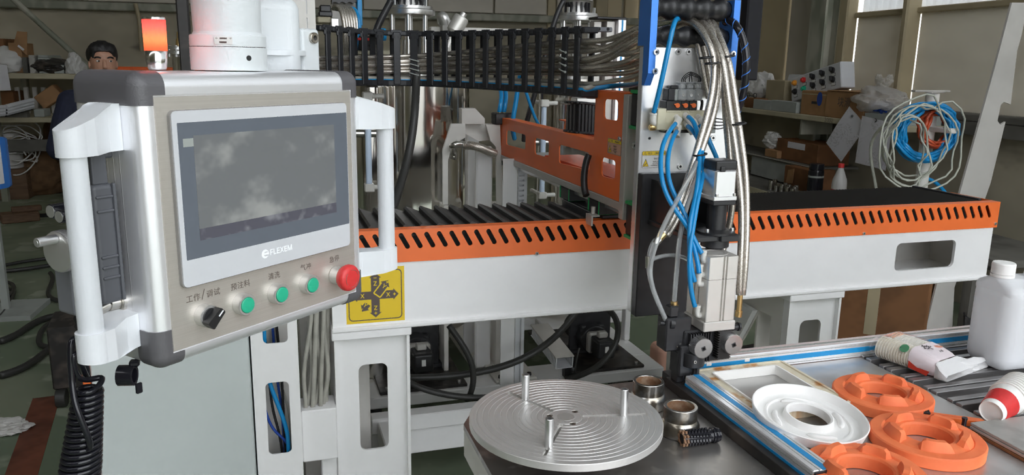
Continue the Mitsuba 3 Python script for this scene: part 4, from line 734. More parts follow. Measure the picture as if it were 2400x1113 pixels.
# ---------------------------------------------------------------- work table
ZB = .80
tab = thing('work_table', 'dark steel work table with a framed right half in the foreground', 'table')
tp = Polygon([(.349, 1.405), (.378, 1.455), (.52, 1.512), (2.3, 1.512), (2.3, .45), (.349, .45)])
part(tab, 'table_top', plate(tp, .012, loc(0, 0, ZB-.012)), 'table_steel')
part(tab, 'skirt', plate(tp.buffer(-.001).difference(tp.buffer(-.012)), .055, loc(0, 0, ZB-.0675)), 'warm_white')
part(tab, 'sheet', box((.895, .55, ZB+.0005), (1.357, 1.472, ZB+.015), .001), 'plate_steel' if False else 'table_sheet')
for x, y in ((.42, .55), (2.2, .55), (2.2, 1.42), (.60, 1.42)): part(tab, 'leg', box((x-.03, y-.03, 0), (x+.03, y+.03, ZB-.068), .004), 'warm_white')
def profile(name, x0, y0, x1, y1, z0, z1, side, label):
    t = part(tab, 'frame_profile', box((x0, y0, z0), (x1, y1, z1), .002), 'alu_frame', label=label)
    w = .011
    if side == 'x':                                        # runs along x, seen from the front
        zc = (z0+z1)/2
        part(t, 'front_strip', box((x0+.001, y0-.0008, zc-.005), (x1-.001, y0+.001, zc+.007)), 'stripe_blue')
        part(t, 'groove', [box((x0, y0-.0004, z0+.006), (x1, y0+.001, z0+.0075)), box((x0, y0-.0004, z1-.0075), (x1, y0+.001, z1-.006)), box((x0, (y0+y1)/2-.004, z1-.001), (x1, (y0+y1)/2+.004, z1+.0004))], 'bin_grey')
    else:
        xc = (x0+x1)/2; zc = (z0+z1)/2
        part(t, 'top_strip', box((xc-.004, y0+.001, z1-.001), (xc+.008, y1-.001, z1+.0007)), 'stripe_blue')
        part(t, 'side_strip', box((x0-.0007, y0+.001, zc-.008), (x0+.001, y1-.001, zc+.004)), 'stripe_blue')
        part(t, 'groove', [box((x0-.0003, y0, z1-.010), (x0+.001, y1, z1-.008)), box((x0-.0003, y0, z0+.007), (x0+.001, y1, z0+.0085)), box((xc+.013, y0, z1-.001), (xc+.0145, y1, z1+.0003)), box((xc-.011, y0, z1-.001), (xc-.0095, y1, z1+.0003))], 'bin_grey')
        part(t, 'end_cap', box((x0, y0-.004, z0), (x1, y0-.0001, z1), .002), 'gloss_black')
    return t
profile('a', .846, .992, .891, 1.418, ZB+.002, ZB+.044, 'y', 'blue striped aluminium profile running towards the viewer')
profile('b', .862, 1.474, 2.25, 1.511, ZB+.014, ZB+.053, 'x', 'blue striped aluminium profile along the far edge')
part(tab, 'edge_bar', box((.828, .56, ZB+.0005), (.8455, 1.47, ZB+.022), .001), 'black_oxide')
part(tab, 'corner_block', [box((.838, 1.42, ZB+.0005), (.905, 1.505, ZB+.022), .001), box((.868, 1.420, ZB+.022), (.878, 1.46, ZB+.062), .001)], 'black_oxide')
for x in (.93, 1.03): part(tab, 'clip', box((x, 1.4725, ZB+.034), (x+.016, 1.4735+.006, ZB+.044), .002), 'white_plastic')
ys = [1.11+.066*k for k in range(-3, 6)]
for y in ys:
    part(tab, 'slotted_bar', [box((1.3585, y, ZB+.0005), (2.2, y+.017, ZB+.020), .0012), box((1.3585, y+.024, ZB+.0005), (2.2, y+.040, ZB+.020), .0012), box((1.3585, y+.017, ZB+.0005), (2.2, y+.024, ZB+.008))], 'slot_alu')
scene['table_sheet'] = {'type': 'twosided', 'bsdf': {'type': 'principled', 'base_color': rgb(proc(lambda p, n, uv: mix((.40, .385, .37), (.56, .55, .54), smoothstep(.3, .7, fbm(p.x*8, p.y*8, 2, 4))))), 'roughness': .33, 'metallic': .75}}
mat('slot_alu', proc(lambda p, n, uv: mix((.30, .29, .29), (.46, .45, .45), fbm(p.x*12, p.y*60, p.z*60, 3))), .3, .8)

# turntable
TC = V(.508, 1.262, 0); TR = .1785; TZ = .861
tt = thing('turntable', 'round grooved aluminium turntable plate with three upright pins', 'turntable')
pr = [(0, TZ-.014), (TR-.001, TZ-.014), (TR, TZ-.013), (TR, TZ-.001), (TR-.001, TZ)]
for i in range(13):
    r_ = TR-.013-i*.0112
    if r_ > .03: pr += [(r_+.0010, TZ), (r_+.0004, TZ-.0013), (r_-.0004, TZ-.0013), (r_-.0010, TZ)]
pr += [(0, TZ)]
disc = toman(lathe(pr, TC, (0, 0, 1), 128))
pins = [at(*p, 'z', TZ) for p in ((1231, 936), (1461, 972), (1286, 1046))]
angs = [math.atan2(p[1]-TC[1], p[0]-TC[0]) for p in pins]
dsk = []
for a in angs:
    u = V(math.cos(a), math.sin(a), 0)
    s = LineString([(TC+u*.036)[:2], (TC+u*.152)[:2]]).buffer(.0042)
    s2 = LineString([(TC+u*.036)[:2], (TC+u*.152)[:2]]).buffer(.0026)
    disc = disc - toman(plate(s, .006, loc(0, 0, TZ-.005))) - toman(plate(s2, .03, loc(0, 0, TZ-.02)))
for k in range(3):
    a = .6+k*2*math.pi/3; disc = disc - toman(cyl(TC+V(math.cos(a)*.030, math.sin(a)*.030, TZ-.007), TC+V(math.cos(a)*.030, math.sin(a)*.030, TZ+.01), .0062))
part(tt, 'disc', man(disc), 'turned_alu', 28)
part(tt, 'centre_plug', cyl(TC+V(0, 0, TZ-.002), TC+V(0, 0, TZ+.0004), .0165), 'alu_dull')
for k in range(3):
    a = .6+k*2*math.pi/3; c = TC+V(math.cos(a)*.030, math.sin(a)*.030, TZ-.006)
    h_, s_ = bolt(c, (0, 0, 1), .0055, .005); b_ = part(tt, 'bolt', h_, 'zinc'); part(b_, 'socket', s_, 'black')
part(tt, 'hub', cyl(TC+V(0, 0, ZB+.0005), TC+V(0, 0, TZ-.0145), .055, n=40), 'black_metal')
for p in pins:
    k = part(tt, 'pin', lathe([(.0036, .044), (.0036, .052), (.0068, .052), (.0075, .051), (.0075, -.003), (0, -.003)], p, (0, 0, 1), 24), 'steel')
    part(k, 'bore', cyl(p+V(0, 0, .0440), p+V(0, 0, .0445), .0036, n=12), 'black')
# hollow spools
for c, lab in (((.7412, 1.386), 'worn zinc coloured stepped bushing further from the viewer, beside the turntable'), ((.7446, 1.257), 'shiny zinc coloured stepped bushing nearer the viewer, behind the black cutter')):
    o = V(c[0], c[1], ZB)
    t = thing('steel_bushing', lab, 'bushing', 'stepped bushings on the table')
    part(t, 'body', lathe([(.0262, .001), (.0375, .001), (.0385, .002), (.0385, .020), (.0345, .028), (.0325, .031), (.0325, .056), (.0318, .057), (.0268, .057), (.0262, .056)], o, (0, 0, 1), 48, closed=True), 'zinc')
    part(t, 'rusty_bore', lathe([(.0258, .002), (.0260, .002), (.0260, .0555), (.0258, .0555)], o, (0, 0, 1), 40, closed=True), 'rust')
# black milling cutter
a, b = V(.722, 1.206, ZB+.0155), V(.798, 1.203, ZB+.0155)
t = thing('milling_cutter', 'small black toothed cutter lying on the table in front of the bushings', 'cutter')
L = np.linalg.norm(b-a); ax_ = unit(b-a)
part(t, 'core', lathe([(0, 0), (.0115, 0), (.0118, .058), (.0125, .060), (.0145, .061), (.0145, .064), (.0132, .066), (.0145, .068), (.0145, .071), (.0128, .073), (.0128, L), (.008, L), (.008, L-.004), (0, L-.004)], a, ax_, 32), 'gloss_black')
x_, y_ = perp(ax_)
tm = []
for j in range(8):
    an = j*math.pi/4
    for i in range(9):
        s = .002+i*.0064; an2 = an+s*4
        dr_ = x_*math.cos(an2)+y_*math.sin(an2); tg = np.cross(ax_, dr_)
        F = np.eye(4); F[:3, 0], F[:3, 1], F[:3, 2], F[:3, 3] = tg, dr_, np.cross(tg, dr_), a+ax_*s
        k_ = plate(Polygon([(-.0042, .010), (.0042, .010), (.0030, .0150), (.0012, .0155), (-.0025, .0128)]), .0042, F)
        part(t, 'tooth', k_, 'gloss_black' if i > 1 else 'rust', False)
# orange gasket moulds
def mould(cx, cy, a0, lab, zz=ZB+.0155):
    t = thing('orange_ring', lab, 'ring', 'orange moulded rings on the table')
    R = .098; o = (cx, cy, zz)
    part(t, 'ring_body', lathe([(.043, .001), (R-.002, 0), (R, .002), (R+.0005, .021), (R-.002, .0235), (R-.020, .0245), (R-.024, .022), (R-.030, .0250), (.052, .0270), (.0465, .0265), (.0435, .023), (.0425, .010)], o, (0, 0, 1), 72, closed=True), 'urethane', 35)
    for k in range(5):
        a = a0+k*math.pi*.4
        d = np.linspace(-.43, .43, 11)
        lo, hi = [], []
        ri, ro = .053, .073
        for q_ in d:
            e = abs(q_)/.43; drop = .016*max(0, (e-.74)/.26)
            w = 1.0
            for (rr, z) in ((ri-.002, .0225), (ri+.004, .0405-drop), (ro-.006, .0405-drop), (ro+.004, .0215)): lo.append((cx+rr*math.cos(a+q_), cy+rr*math.sin(a+q_), zz+z))
        n = len(d); v = np.array(lo); f = []
        for i in range(n-1):
            for j in range(4):
                l = (j+1) % 4; f += [(i*4+j, (i+1)*4+j, (i+1)*4+l), (i*4+j, (i+1)*4+l, i*4+l)]
        f += [(0, 1, 2), (0, 2, 3), ((n-1)*4, (n-1)*4+2, (n-1)*4+1), ((n-1)*4, (n-1)*4+3, (n-1)*4+2)]
        m = trimesh.Trimesh(v, f, process=False); m.fix_normals()
        part(t, 'lug', m, 'urethane', 30)
mould(1.213, 1.243, .47, 'orange moulded ring furthest from the viewer, nearest the packed cups')
mould(1.148, 1.058, .37, 'orange moulded ring at the right, between the knife and the white ring')
mould(.944, .983, .62, 'orange moulded ring nearest the viewer, cut by the bottom edge of the photo')
# white ring, resting tilted on the cream frame
nrm = unit(V(.042, -.117, 1)); O = V(.9763, 1.1728, .8545)-nrm*.0235
t = thing('white_ring_mould', 'white plastic ring mould with a raised rim leaning on the cream frame', 'ring')
part(t, 'dish', lathe([(.0395, .000), (.098, .000), (.104, .004), (.1085, .0225), (.107, .0240), (.1045, .0230), (.0985, .0075), (.094, .0045), (.083, .0045), (.080, .0085), (.0775, .0085), (.075, .0045), (.0475, .0045), (.0455, .0175), (.0435, .0185), (.0405, .0175), (.0395, .0165)], O, nrm, 80, closed=True), 'white_plastic', 35)
xw, yw = perp(nrm)
for k in range(4):
    a = .9+k*math.pi/2; m = []
    for (s0, s1) in ((0, .85),):
        aa = np.linspace(a+s0, a+s1, 10); pts = [O+nrm*.006+(xw*math.cos(q_)+yw*math.sin(q_))*(.060+.010*(i/9)) for i, q_ in enumerate(aa)]
        m.append(tube(pts, np.r_[.002, .0055, np.full(6, .006), .0055, .002], 8))
    part(t, 'raised_lug', m, 'white_plastic', True)
# cream frame with brown stains
zf = ZB+.0155
t = thing('cream_frame', 'cream resin square frame with brown stains lying in the table corner', 'frame')
o_ = sbx(.892, 1.222, 1.122, 1.462, .012); i_ = sbx(.920, 1.250, 1.090, 1.436, .010)
part(t, 'frame_body', plate(o_.difference(i_), .018, loc(0, 0, zf)), 'cream_resin')
part(t, 'inner_wall', plate(i_.difference(i_.buffer(-.004)), .022, loc(0, 0, zf)), 'cup_white')
part(t, 'outer_lip', plate(o_.difference(o_.buffer(-.006)), .0205, loc(0, 0, zf+.0001)), 'cream_resin')
# paper cups in two sleeves
def cup(L=.080, r0=.0265, r1=.0375, wall=.0006):
    return [(0, .004), (r0-.001, .004), (r0-.001, 0), (r0, 0), (r1, L-.001), (r1+.0028, L-.0022), (r1+.0032, L), (r1+.001, L+.001), (r1-.0006, L), (r0-.0012, .006), (0, .006)]
PK = frame((1.365, 1.447, ZB+.0206), (.963, .268, 0), (-.268, .963, 0))     # the pack's own axes: x across, y away from the viewer
for si, xk in enumerate((.0268, .0800)):
    shared = mikit.ply(lathe(cup(.046, .0175, .0235, .0005), (0, 0, 0), (0, 1, 0), 28), 'cup_paper', smooth=35)
    for k in range(13):
        kk = thing('paper_cup', 'cream paper cup, %s from the printed end, %s wrapped row' % (ORD[k], 'nearer' if si == 0 else 'farther'), 'cup', 'paper cups in the wrapped pack')
        scene[kk] = {**shared, 'to_world': T4((PK@loc(xk, -.132+k*.0066, .0270+.0006*si)).tolist())}
t = thing('cup_pack_wrapper', 'clear film sleeve with pink printed label around two rows of paper cups', 'wrapper')
def ringpts(y, xa, xb, z0, z1, r, n=40, j=0.0, seed=0):
    r = min(r, .46*abs(z1-z0)); g = sbx(xa, z0, xb, z1, r).exterior; s = np.linspace(0, 1, n, endpoint=False)
    p = np.array([g.interpolate(t_, normalized=True).coords[0] for t_ in s]); c = p.mean(0)
    w = 1+j*(meshkit.fbm(np.c_[p*60, np.full(n, y*60+seed)], 3, seed)-.5)
    return np.c_[c[0]+(p[:, 0]-c[0])*w, np.full(n, y), np.maximum(c[1]+(p[:, 1]-c[1])*w, .0004)]
def skin_(rings, cap0=False, cap1=False):
    n = len(rings[0]); v = np.vstack(rings); f = []
    for i in range(len(rings)-1):
        for k in range(n):
            l = (k+1) % n; f += [(i*n+k, i*n+l, (i+1)*n+l), (i*n+k, (i+1)*n+l, (i+1)*n+k)]
    m = trimesh.Trimesh(v, f, process=False); return mv(m, PK)
H_ = .0555
part(t, 'printed_label', skin_([ringpts(y, -.0005+s, .1075-s, .0, H_-dz, .020) for y, s, dz in ((-.090, .0, .001), (-.105, 0, .003), (-.125, .003, .007), (-.140, .005, .011), (-.149, .008, .016))]), 'film_print', 60)
part(t, 'crumpled_end', skin_([ringpts(y, xa, xb, .0, zt, .004, j=.14, seed=5) for y, xa, xb, zt in ((-.1490, .008, .100, H_-.018), (-.1545, .006, .112, .034), (-.160, .004, .126, .029), (-.168, .006, .140, .023), (-.176, .010, .150, .014))]), 'bag_tail', 40)
mat('bag_tail', (.66, .655, .65), .35)
part(t, 'tail_fold', skin_([ringpts(y, xa, xb, .0, zt, .003, j=.25, seed=9) for y, xa, xb, zt in ((-.150, .085, .12, .020), (-.162, .09, .150, .030), (-.170, .10, .175, .026), (-.176, .12, .19, .018))]), 'bag_tail', 40)
part(t, 'clear_film', skin_([ringpts(y, -.001-s, .1080+s, .0, H_-dz, .021, j=.02, seed=3) for y, s, dz in ((-.089, .0, 0), (-.05, .001, -.001), (-.01, .001, -.001), (.006, -.003, .006), (.016, -.012, .018))]), 'clear_glass', 60)
Fl = PK@frame((-.0008, -.092, .0), (0, -1, 0), (0, 0, 1))
part(t, 'red_print', plate(Polygon([(.0, .010), (.045, .004), (.050, .016), (.020, .016), (.0, .026)]), .0006, Fl@loc(0, 0, .0002)), 'print_red')
part(t, 'black_print', [plate(cjk('饮', .024), .0005, PK@frame((.030, -.104, H_-.0022), (.75, -.66, 0), (.66, .75, .06))), plate(cjk('人员', .007), .0005, PK@frame((.058, -.130, H_-.0085), (1, 0, 0), (0, 1, .35)))], 'print_black')
part(t, 'peach_print', plate(affinity.scale(Point(0, 0).buffer(.0075), 1.5, .6), .0005, PK@frame((.078, -.112, H_-.0040), (.8, -.6, 0), (.6, .8, .2))), 'print_peach')
part(t, 'green_badge', plate(Point(0, 0).buffer(.0105), .0006, PK@frame((.0052, -.075, .0490), (0, -1, 0), (.70, 0, .70))), 'print_green')
# tipped stack of red cups at the right edge
ax_ = unit(V(.93, .33, .13)); o = V(*at(2322, 966, 'z', ZB+.0205+.0225))
sh = lathe(cup(.074, .0225, .0335), (0, 0, 0), (0, 0, 1), 40)
F = np.eye(4); xx, yy = perp(ax_); F[:3, 0], F[:3, 1], F[:3, 2] = xx, yy, ax_
for k in range(8):
    G = F.copy(); G[:3, 3] = o+ax_*k*.0085
    nm = thing('party_cup', 'foremost white paper cup with a wide red band, lying on its side' if k == 0 else 'white paper cup, %s behind the red banded cup in the tipped stack' % ORD[k-1], 'cup', 'tipped stack of paper cups at the right edge')
    part(nm, 'body', mv(sh, G), 'cup_white', 35)
    if k == 0: part(nm, 'red_band', mv(lathe([(.0226+.011*(z/.073), z) for z in np.linspace(.013, .052, 6)]+[(.0233+.011*(z/.073), z) for z in np.linspace(.052, .013, 6)], (0, 0, 0), (0, 0, 1), 40, closed=True), G), 'cup_red', 35)
# utility knife, black nozzle, stacked tiles
a, b = V(1.215, 1.160, ZB+.024), V(1.322, 1.090, ZB+.024)
t = thing('utility_knife', 'orange utility knife lying behind the orange ring', 'knife')
F = frame(a, b-a, np.cross((0, 0, 1), b-a)); L = np.linalg.norm(b-a)
part(t, 'handle', plate(poly([(.0, -.009), (.02, -.011), (L-.02, -.010), (L-.004, -.006), (L, 0), (L-.006, .008), (.02, .010), (0, .008)], .002), .012, F, -.006), 'orange', 40)
part(t, 'slider', [mv(box((.004, -.006, .006), (.030, .006, .011), .001), F)]+[mv(box((.006+i*.005, -.006, .011), (.008+i*.005, .006, .0125)), F) for i in range(5)], 'black')
part(t, 'slot', mv(box((.03, -.0022, .006), (L-.03, .0022, .0064)), F), 'orange_dark')
t = single('black_nozzle', [lathe([(0, 0), (.011, 0), (.010, .006), (.0042, .011), (.0042, .024), (.0052, .0245), (.0052, .028), (0, .028)], (1.268, 1.088, ZB+.0155), (0, 0, 1), 24)], 'gloss_black', 'small black nozzle standing between the knife and the grey tiles', 'nozzle')
for i, (m_, dx, dy, lab) in enumerate((('cardboard_dark', 0, 0, 'brown board at the bottom of the small plate stack'), ('alu_dull', .006, .004, 'middle plate of the small stack at the right table edge'), ('tile_grey', .012, .006, 'grey plate on top of the small stack at the right table edge'))):
    single('flat_plate', mv(box((-.045, -.075, 0), (.11, .075, .0055), .0008), loc(1.318+dx*.4, 1.003+dy, ZB+.0157+.006*i)@rotz(-.04)), m_, lab, 'plate', 'stacked flat plates')
mat('tile_grey', var((.34, .33, .31), .08, 30), .55)
# white jerry can at the right edge
cx, cy = 1.685, 1.335; z0 = ZB+.0205
t = thing('jerry_can', 'translucent white plastic jerry can standing at the right table edge', 'can')
Fj = loc(cx, cy, z0)@rotz(-.04)
body = rbox((-.105, -.06, 0), (.12, .06, .205), .032, 16)
shoulder = manifold3d.Manifold.batch_hull([toman(rbox((-.103, -.055, .17), (.118, .055, .206), .02)), toman(cyl((-.078, 0, .19), (-.078, 0, .217), .0225))])
part(t, 'body', mv(man(toman(body)+shoulder), Fj), 'bottle', 40)
part(t, 'liquid', mv(rbox((-.101, -.056, .004), (.116, .056, .065), .03, 14), Fj), 'can_liquid', 40)
part(t, 'cap', mv(cat([lathe([(0, .2245), (.0235, .2245), (.0245, .226), (.0245, .248), (.0225, .2505), (0, .251)], (-.078, 0, 0), (0, 0, 1), 36), cyl((-.078, 0, .2175), (-.078, 0, .224), .0250)]), Fj), 'white_plastic', 35)
part(t, 'grip', mv(tube(spline([(.005, 0, .20), (.008, 0, .232), (.03, 0, .247), (.06, 0, .245), (.085, 0, .23), (.095, 0, .20)], 24), .014, 12), Fj), 'bottle', True)
hx = [affinity.translate(Polygon([(.028*math.cos(k*math.pi/3), .028*math.sin(k*math.pi/3)) for k in range(6)]), .05, .13)]
rel = [hx[0].difference(hx[0].buffer(-.0035))]+[LineString([(.0, .10-.028*i), (.06, .125-.028*i)]).buffer(.006) for i in range(3)]
part(t, 'embossing', plate(unary_union(rel), .0025, Fj@frame((0, -.0592, 0), (1, 0, 0), (0, 0, 1))), 'bottle', 40)
mat('can_liquid', (.62, .64, .68), .3)

# ---------------------------------------------------------------- hanging control panel
PA = math.radians(41); PU, PN = V(math.cos(PA), math.sin(PA), 0), V(math.sin(PA), -math.cos(PA), 0)
PO = EYE + ray(400, 262)*.88 - PN*.007
PF = frame(PO, PU, (0, 0, 1))                          # x right along the panel, y up, z out towards the viewer
def pp(u, v, n=0.0): return (PF@np.array([u, v, n, 1]))[:3]
pan = thing('control_panel', 'grey hanging control panel with touch screen, buttons and white handles', 'control panel')
U0, U1, V0, V1, DEP = -.037, .316, -.299, .043, .125
R_ = .017
body = toman(rbox((U0, V0, -DEP), (U1, V1, 0), R_, 18)) - toman(box((-.0165, -.2815, -.0015), (.2966, .0181, .01)))
part(pan, 'housing', mv(man(body), PF), 'alu_frame', 35)
big = toman(rbox((U0-.0012, V0-.0012, -DEP-.0012), (U1+.0012, V1+.0012, .0012), R_, 18))
for (u, su) in ((U0, 1), (U1, -1)):
    for (v, sv, h) in ((V1, -1, .036), (V0, 1, .047)):
        for (d0, d1) in ((-.034, .01), (-DEP-.01, -.091)):
            a = (u-su*.01, v-sv*.01, d0); b = (u+su*(.036 if sv < 0 or d0 < -.05 else .036), v+sv*h, d1)
            c = big ^ toman(box(a, b))
            if d1 > 0: c = c - toman(box((-.0166, -.2816, -.003), (.2967, .0182, .02)))
            part(pan, 'corner_cap', mv(man(c), PF), 'corner_grey', 35)
    mid = big ^ toman(box((u-su*.01, V1+.01, -.0915), (u+su*.036, V1-.036, -.0335)))
    part(pan, 'edge_cap', mv(man(mid), PF), 'corner_grey', 35)
part(pan, 'side_groove', [mv(box((U0-.00015, V0+.05, -.04-.012*i), (U0+.001, V1-.04, -.0385-.012*i)), PF) for i in range(6)], 'alu', kind='stuff')
part(pan, 'front_plate', mv(box((-.0149, -.280, -.002), (.2951, .0165, .0004), .0004), PF), 'brushed')
# touch screen
hm = part(pan, 'touch_screen', plate(sbx(-.0008, -.2058, .2803, .0012, .007), .0050, PF, .0005), 'hmi_edge', 40)
part(hm, 'bezel', plate(sbx(.0002, -.2048, .2795, .0004, .006), .0014, PF, .0056), 'hmi_grey', 40)
part(hm, 'glass', plate(sbx(.0065, -.1725, .2785, -.0128, .001), .0003, PF, .0070), 'hmi_glass')
part(hm, 'display', plate(sbx(.0262, -.1520, .2532, -.0282), .0002, PF, .0073), 'display')
part(hm, 'display_footer', plate(sbx(.0262, -.1520, .2532, -.1380), .00012, PF, .0075), 'display_footer')
mat('display_footer', proc(lambda p, n, uv: mix((.09, .088, .11), (.20, .20, .22), smoothstep(.5, .8, fbm(p.x*60, p.y*60, p.z*60, 3)))), .18)
part(hm, 'tape', plate(sbx(.0125, -.0405, .0262, -.0310), .0002, PF, .0073), 'bin_grey')
lg = Point(0, 0).buffer(.0058, quad_segs=12).difference(Point(.0008, -.0004).buffer(.0030)).union(sbx(-.002, -.0012, .0062, .0012)).difference(sbx(.0005, -.0034, .008, -.0014)).difference(sbx(-.001, .0014, .0045, .0028))
part(hm, 'logo', [plate(lg, .0002, PF@loc(.1218, -.1872, .0071)), textm('FLEXEM', .0072, PF@loc(.1292, -.1903, .0071), .0002, True)], 'ink_white')
# the lower row
def lab(s, u, w):
    g = cjk(s.replace('/', ''), .0098) if '/' not in s else unary_union([cjk(s.split('/')[0], .0098), affinity.translate(LineString([(.0015, -.001), (.0055, .0105)]).buffer(.0005), .0206, 0), affinity.translate(cjk(s.split('/')[1], .0098), .0285, 0)])
    part(pan, 'etched_text', plate(affinity.translate(g, u-g.bounds[0], -.2250), .0002, PF, .0005), 'etch', False)
for s, u, w in (('工作/调试', .0062, .045), ('预注料', .0705, .03), ('清洗', .1308, .02), ('气冲', .1875, .02), ('急停', .2430, .02)): lab(s, u, w)
vb_ = -.2457
def collar(u, name):
    k = part(pan, name, mv(lathe([(.0105, .0125), (.0105, .0132), (.0130, .0132), (.0138, .0120), (.0138, .0006), (.0, .0006)], (u, vb_, 0), (0, 0, 1), 40), PF), 'alu_btn', 35)
    return k
mat('alu_btn', (.66, .65, .63), .3, .75)
for u in (.0845, .1412, .1968):
    k = collar(u, 'push_button')
    part(k, 'green_cap', mv(lathe([(0, .0152), (.0088, .0152), (.0100, .0142), (.0103, .010), (0, .010)], (u, vb_, 0), (0, 0, 1), 40), PF), 'button_green', 40)
k = collar(.0285, 'selector_switch')
part(k, 'knob', [mv(cyl((.0285, vb_, .008), (.0285, vb_, .015), .0108, n=36), PF), plate(poly([(-.0128, -.0062), (.0128, -.0045), (.0128, .0045), (-.0128, .0062)], .002), .011, PF@loc(.0285, vb_, .015)@rotz(math.radians(42)))], 'black', 35)
part(k, 'pointer', plate(sbx(.003, -.0009, .0120, .0009, .0007), .0003, PF@loc(.0285, vb_, .0262)@rotz(math.radians(42))), 'ink_white')
u = .2530
k = part(pan, 'emergency_stop', mv(cat([cyl((u, vb_, .0006), (u, vb_, .017), .0132, n=40)]), PF), 'alu_btn', 35)
part(k, 'mushroom_head', mv(lathe([(0, .0345), (.012, .0342), (.0172, .0325), (.0192, .029), (.0192, .024), (.0165, .0185), (.0125, .016), (0, .016)], (u, vb_, 0), (0, 0, 1), 48), PF), 'button_red', True)
arc = []
for j in range(3):
    aa = np.linspace(j*2.094+.3, j*2.094+1.7, 14); arc.append(tube(np.array([pp(u+.0125*math.cos(t), vb_+.0125*math.sin(t), .0344) for t in aa]), .0004, 6))
part(k, 'arrow_mark', arc[0], 'lip'); part(k, 'arrow_mark', arc[1], 'lip'); part(k, 'arrow_mark', arc[2], 'lip')
# handles
def handle(sgn):
    uw = U0 if sgn < 0 else U1; ub = uw+sgn*.0665; nb = -.012
    t = part(pan, 'handle', mv(cyl((ub, -.240, nb), (ub, -.036, nb), .0128, n=36), PF), 'grip', 35)
    for v0, v1, top in ((-.042, .009, 1), (-.271, -.231, 0)):
        g = unary_union([Point(ub, nb).buffer(.0162, quad_segs=10), Polygon([(ub+sgn*.004, nb-.0155), (ub, nb+.0158), (ub-sgn*.020, nb+.0120), (uw+sgn*.02, -.022), (uw-sgn*.0005, -.028), (uw-sgn*.0005, -.072), (uw+sgn*.02, -.066), (ub-sgn*.014, nb-.017)])]).buffer(-.004).buffer(.008).buffer(-.004)
        M_ = toman(trimesh.creation.extrude_polygon(g, v1-v0, engine='earcut'))
        # extrusion axis z -> panel v
        C = np.eye(4); C[:3, :3] = [[1, 0, 0], [0, 0, 1], [0, 1, 0]]; C[1, 3] = v0
        m = man(M_); m.apply_transform(C); m.invert(); m = toman(m)
        if top:   # sloping upper face
            nn = unit(V(-sgn*.36, -1, 0)) if False else unit(V(sgn*.34, 1, 0))
            m = m.trim_by_plane((-nn).tolist(), float(np.dot(-nn, V(uw+sgn*.012, v1, 0))))
        else:
            nn = unit(V(sgn*.10, -1, 0)); m = m.trim_by_plane((-nn).tolist(), float(np.dot(-nn, V(uw+sgn*.02, v0+.001, 0))))
        part(t, 'bracket', mv(man(m), PF), 'gloss_white', 35)
handle(-1); handle(1)
# connector socket low on the left side
sc = pp(U0, -.222, -.062)
ks = part(pan, 'cable_gland', [cyl(sc+PU*.0005, sc-PU*.004, .0135, n=28), cyl(sc-PU*.004, sc-PU*.016, .009, n=20), cyl(sc-PU*.016, sc-PU*.034-V(0, 0, .006), .0075, n=16)], 'pipe_steel')
rc = pp(U0+.006, V0-.0012, -.055)
part(pan, 'rubber_cap', [lathe([(.0085, 0), (.0125, 0), (.0125, .018), (.0085, .018)], rc+V(0, 0, -.014)-PU*.004+PN*.004, -PN*.8-PU*.6, 24, closed=True), mv(box((-.004, -.0125-.012, 0), (.004, -.0115, .004), .001), frame(rc+V(0, 0, -.014)+PN*.002, PU, (0, 0, 1))), box(rc+V(-.006, -.006, -.004), rc+V(.006, .006, .003), .002)], 'gloss_black')

# suspension joint on top of the panel
sj = thing('suspension_joint', 'big grey hammer finish suspension joint standing on top of the control panel', 'joint')
tj = V1+.0013; J = lambda u, n: pp(u, 0, n)
o = pp(.140, tj, -.0625)
JK = .79
def jl(pr, n=64): return lathe([(r*JK, z) for r, z in pr], o, (0, 0, 1), n)
part(sj, 'base_ring', jl([(0, 0), (.0592, 0), (.0598, .002), (.0596, .0285), (.0, .0285)]), 'hammer', 35)
part(sj, 'upper_ring', jl([(0, .0292), (.0590, .0292), (.0595, .031), (.0592, .042), (.0578, .0438), (.0545, .0442), (.0535, .046), (.0525, .0475), (.0, .0475)]), 'hammer', 35)
part(sj, 'seam', cyl(o+V(0, 0, .028), o+V(0, 0, .0298), .0580*JK, n=48), 'black')
part(sj, 'column', jl([(0, .047), (.0525, .047), (.0540, .10), (.0545, .122), (.0530, .127), (.0, .127)]), 'hammer', 35)
part(sj, 'swivel', cyl(o+V(0, 0, .1275), o+V(0, 0, .158), .046*JK, n=48), 'black_metal')
part(sj, 'hanger_tube', [box(o+V(-.03, -.03, .1585), o+V(.03, .03, .62), .006)], 'hammer')
hcol = o+V(.03, .40, .56)
part(sj, 'boom', [box(o+V(-.028, .032, .54), o+V(.028, .56, .61), .006)], 'hammer')
dirv = unit(pp(.152, 0, 0)*V(1, 1, 0)-o*V(1, 1, 0))
kk = []
for a_ in (.15,):
    pass
ec = unit((EYE-o)*V(1, 1, 0)); er = unit(RIGHT*V(1, 1, 0))
hdir = unit(ec*.80+er*.60)
part(sj, 'vent_hole', cyl(o+hdir*.040+V(0, 0, .0155), o+hdir*(.0598*JK+.0003)+V(0, 0, .0155), .0034, n=16), 'black')
ndir = unit(ec*.99-er*.12); tdir = V(-ndir[1], ndir[0], 0)
npl = part(sj, 'name_plate', [mv(box((-.0105, -.0044, 0), (.0105, .0044, .0006)), frame(o+ndir*(.0592*JK+.0001)+V(0, 0, .0362), tdir, (0, 0, 1)))], 'alu_btn')
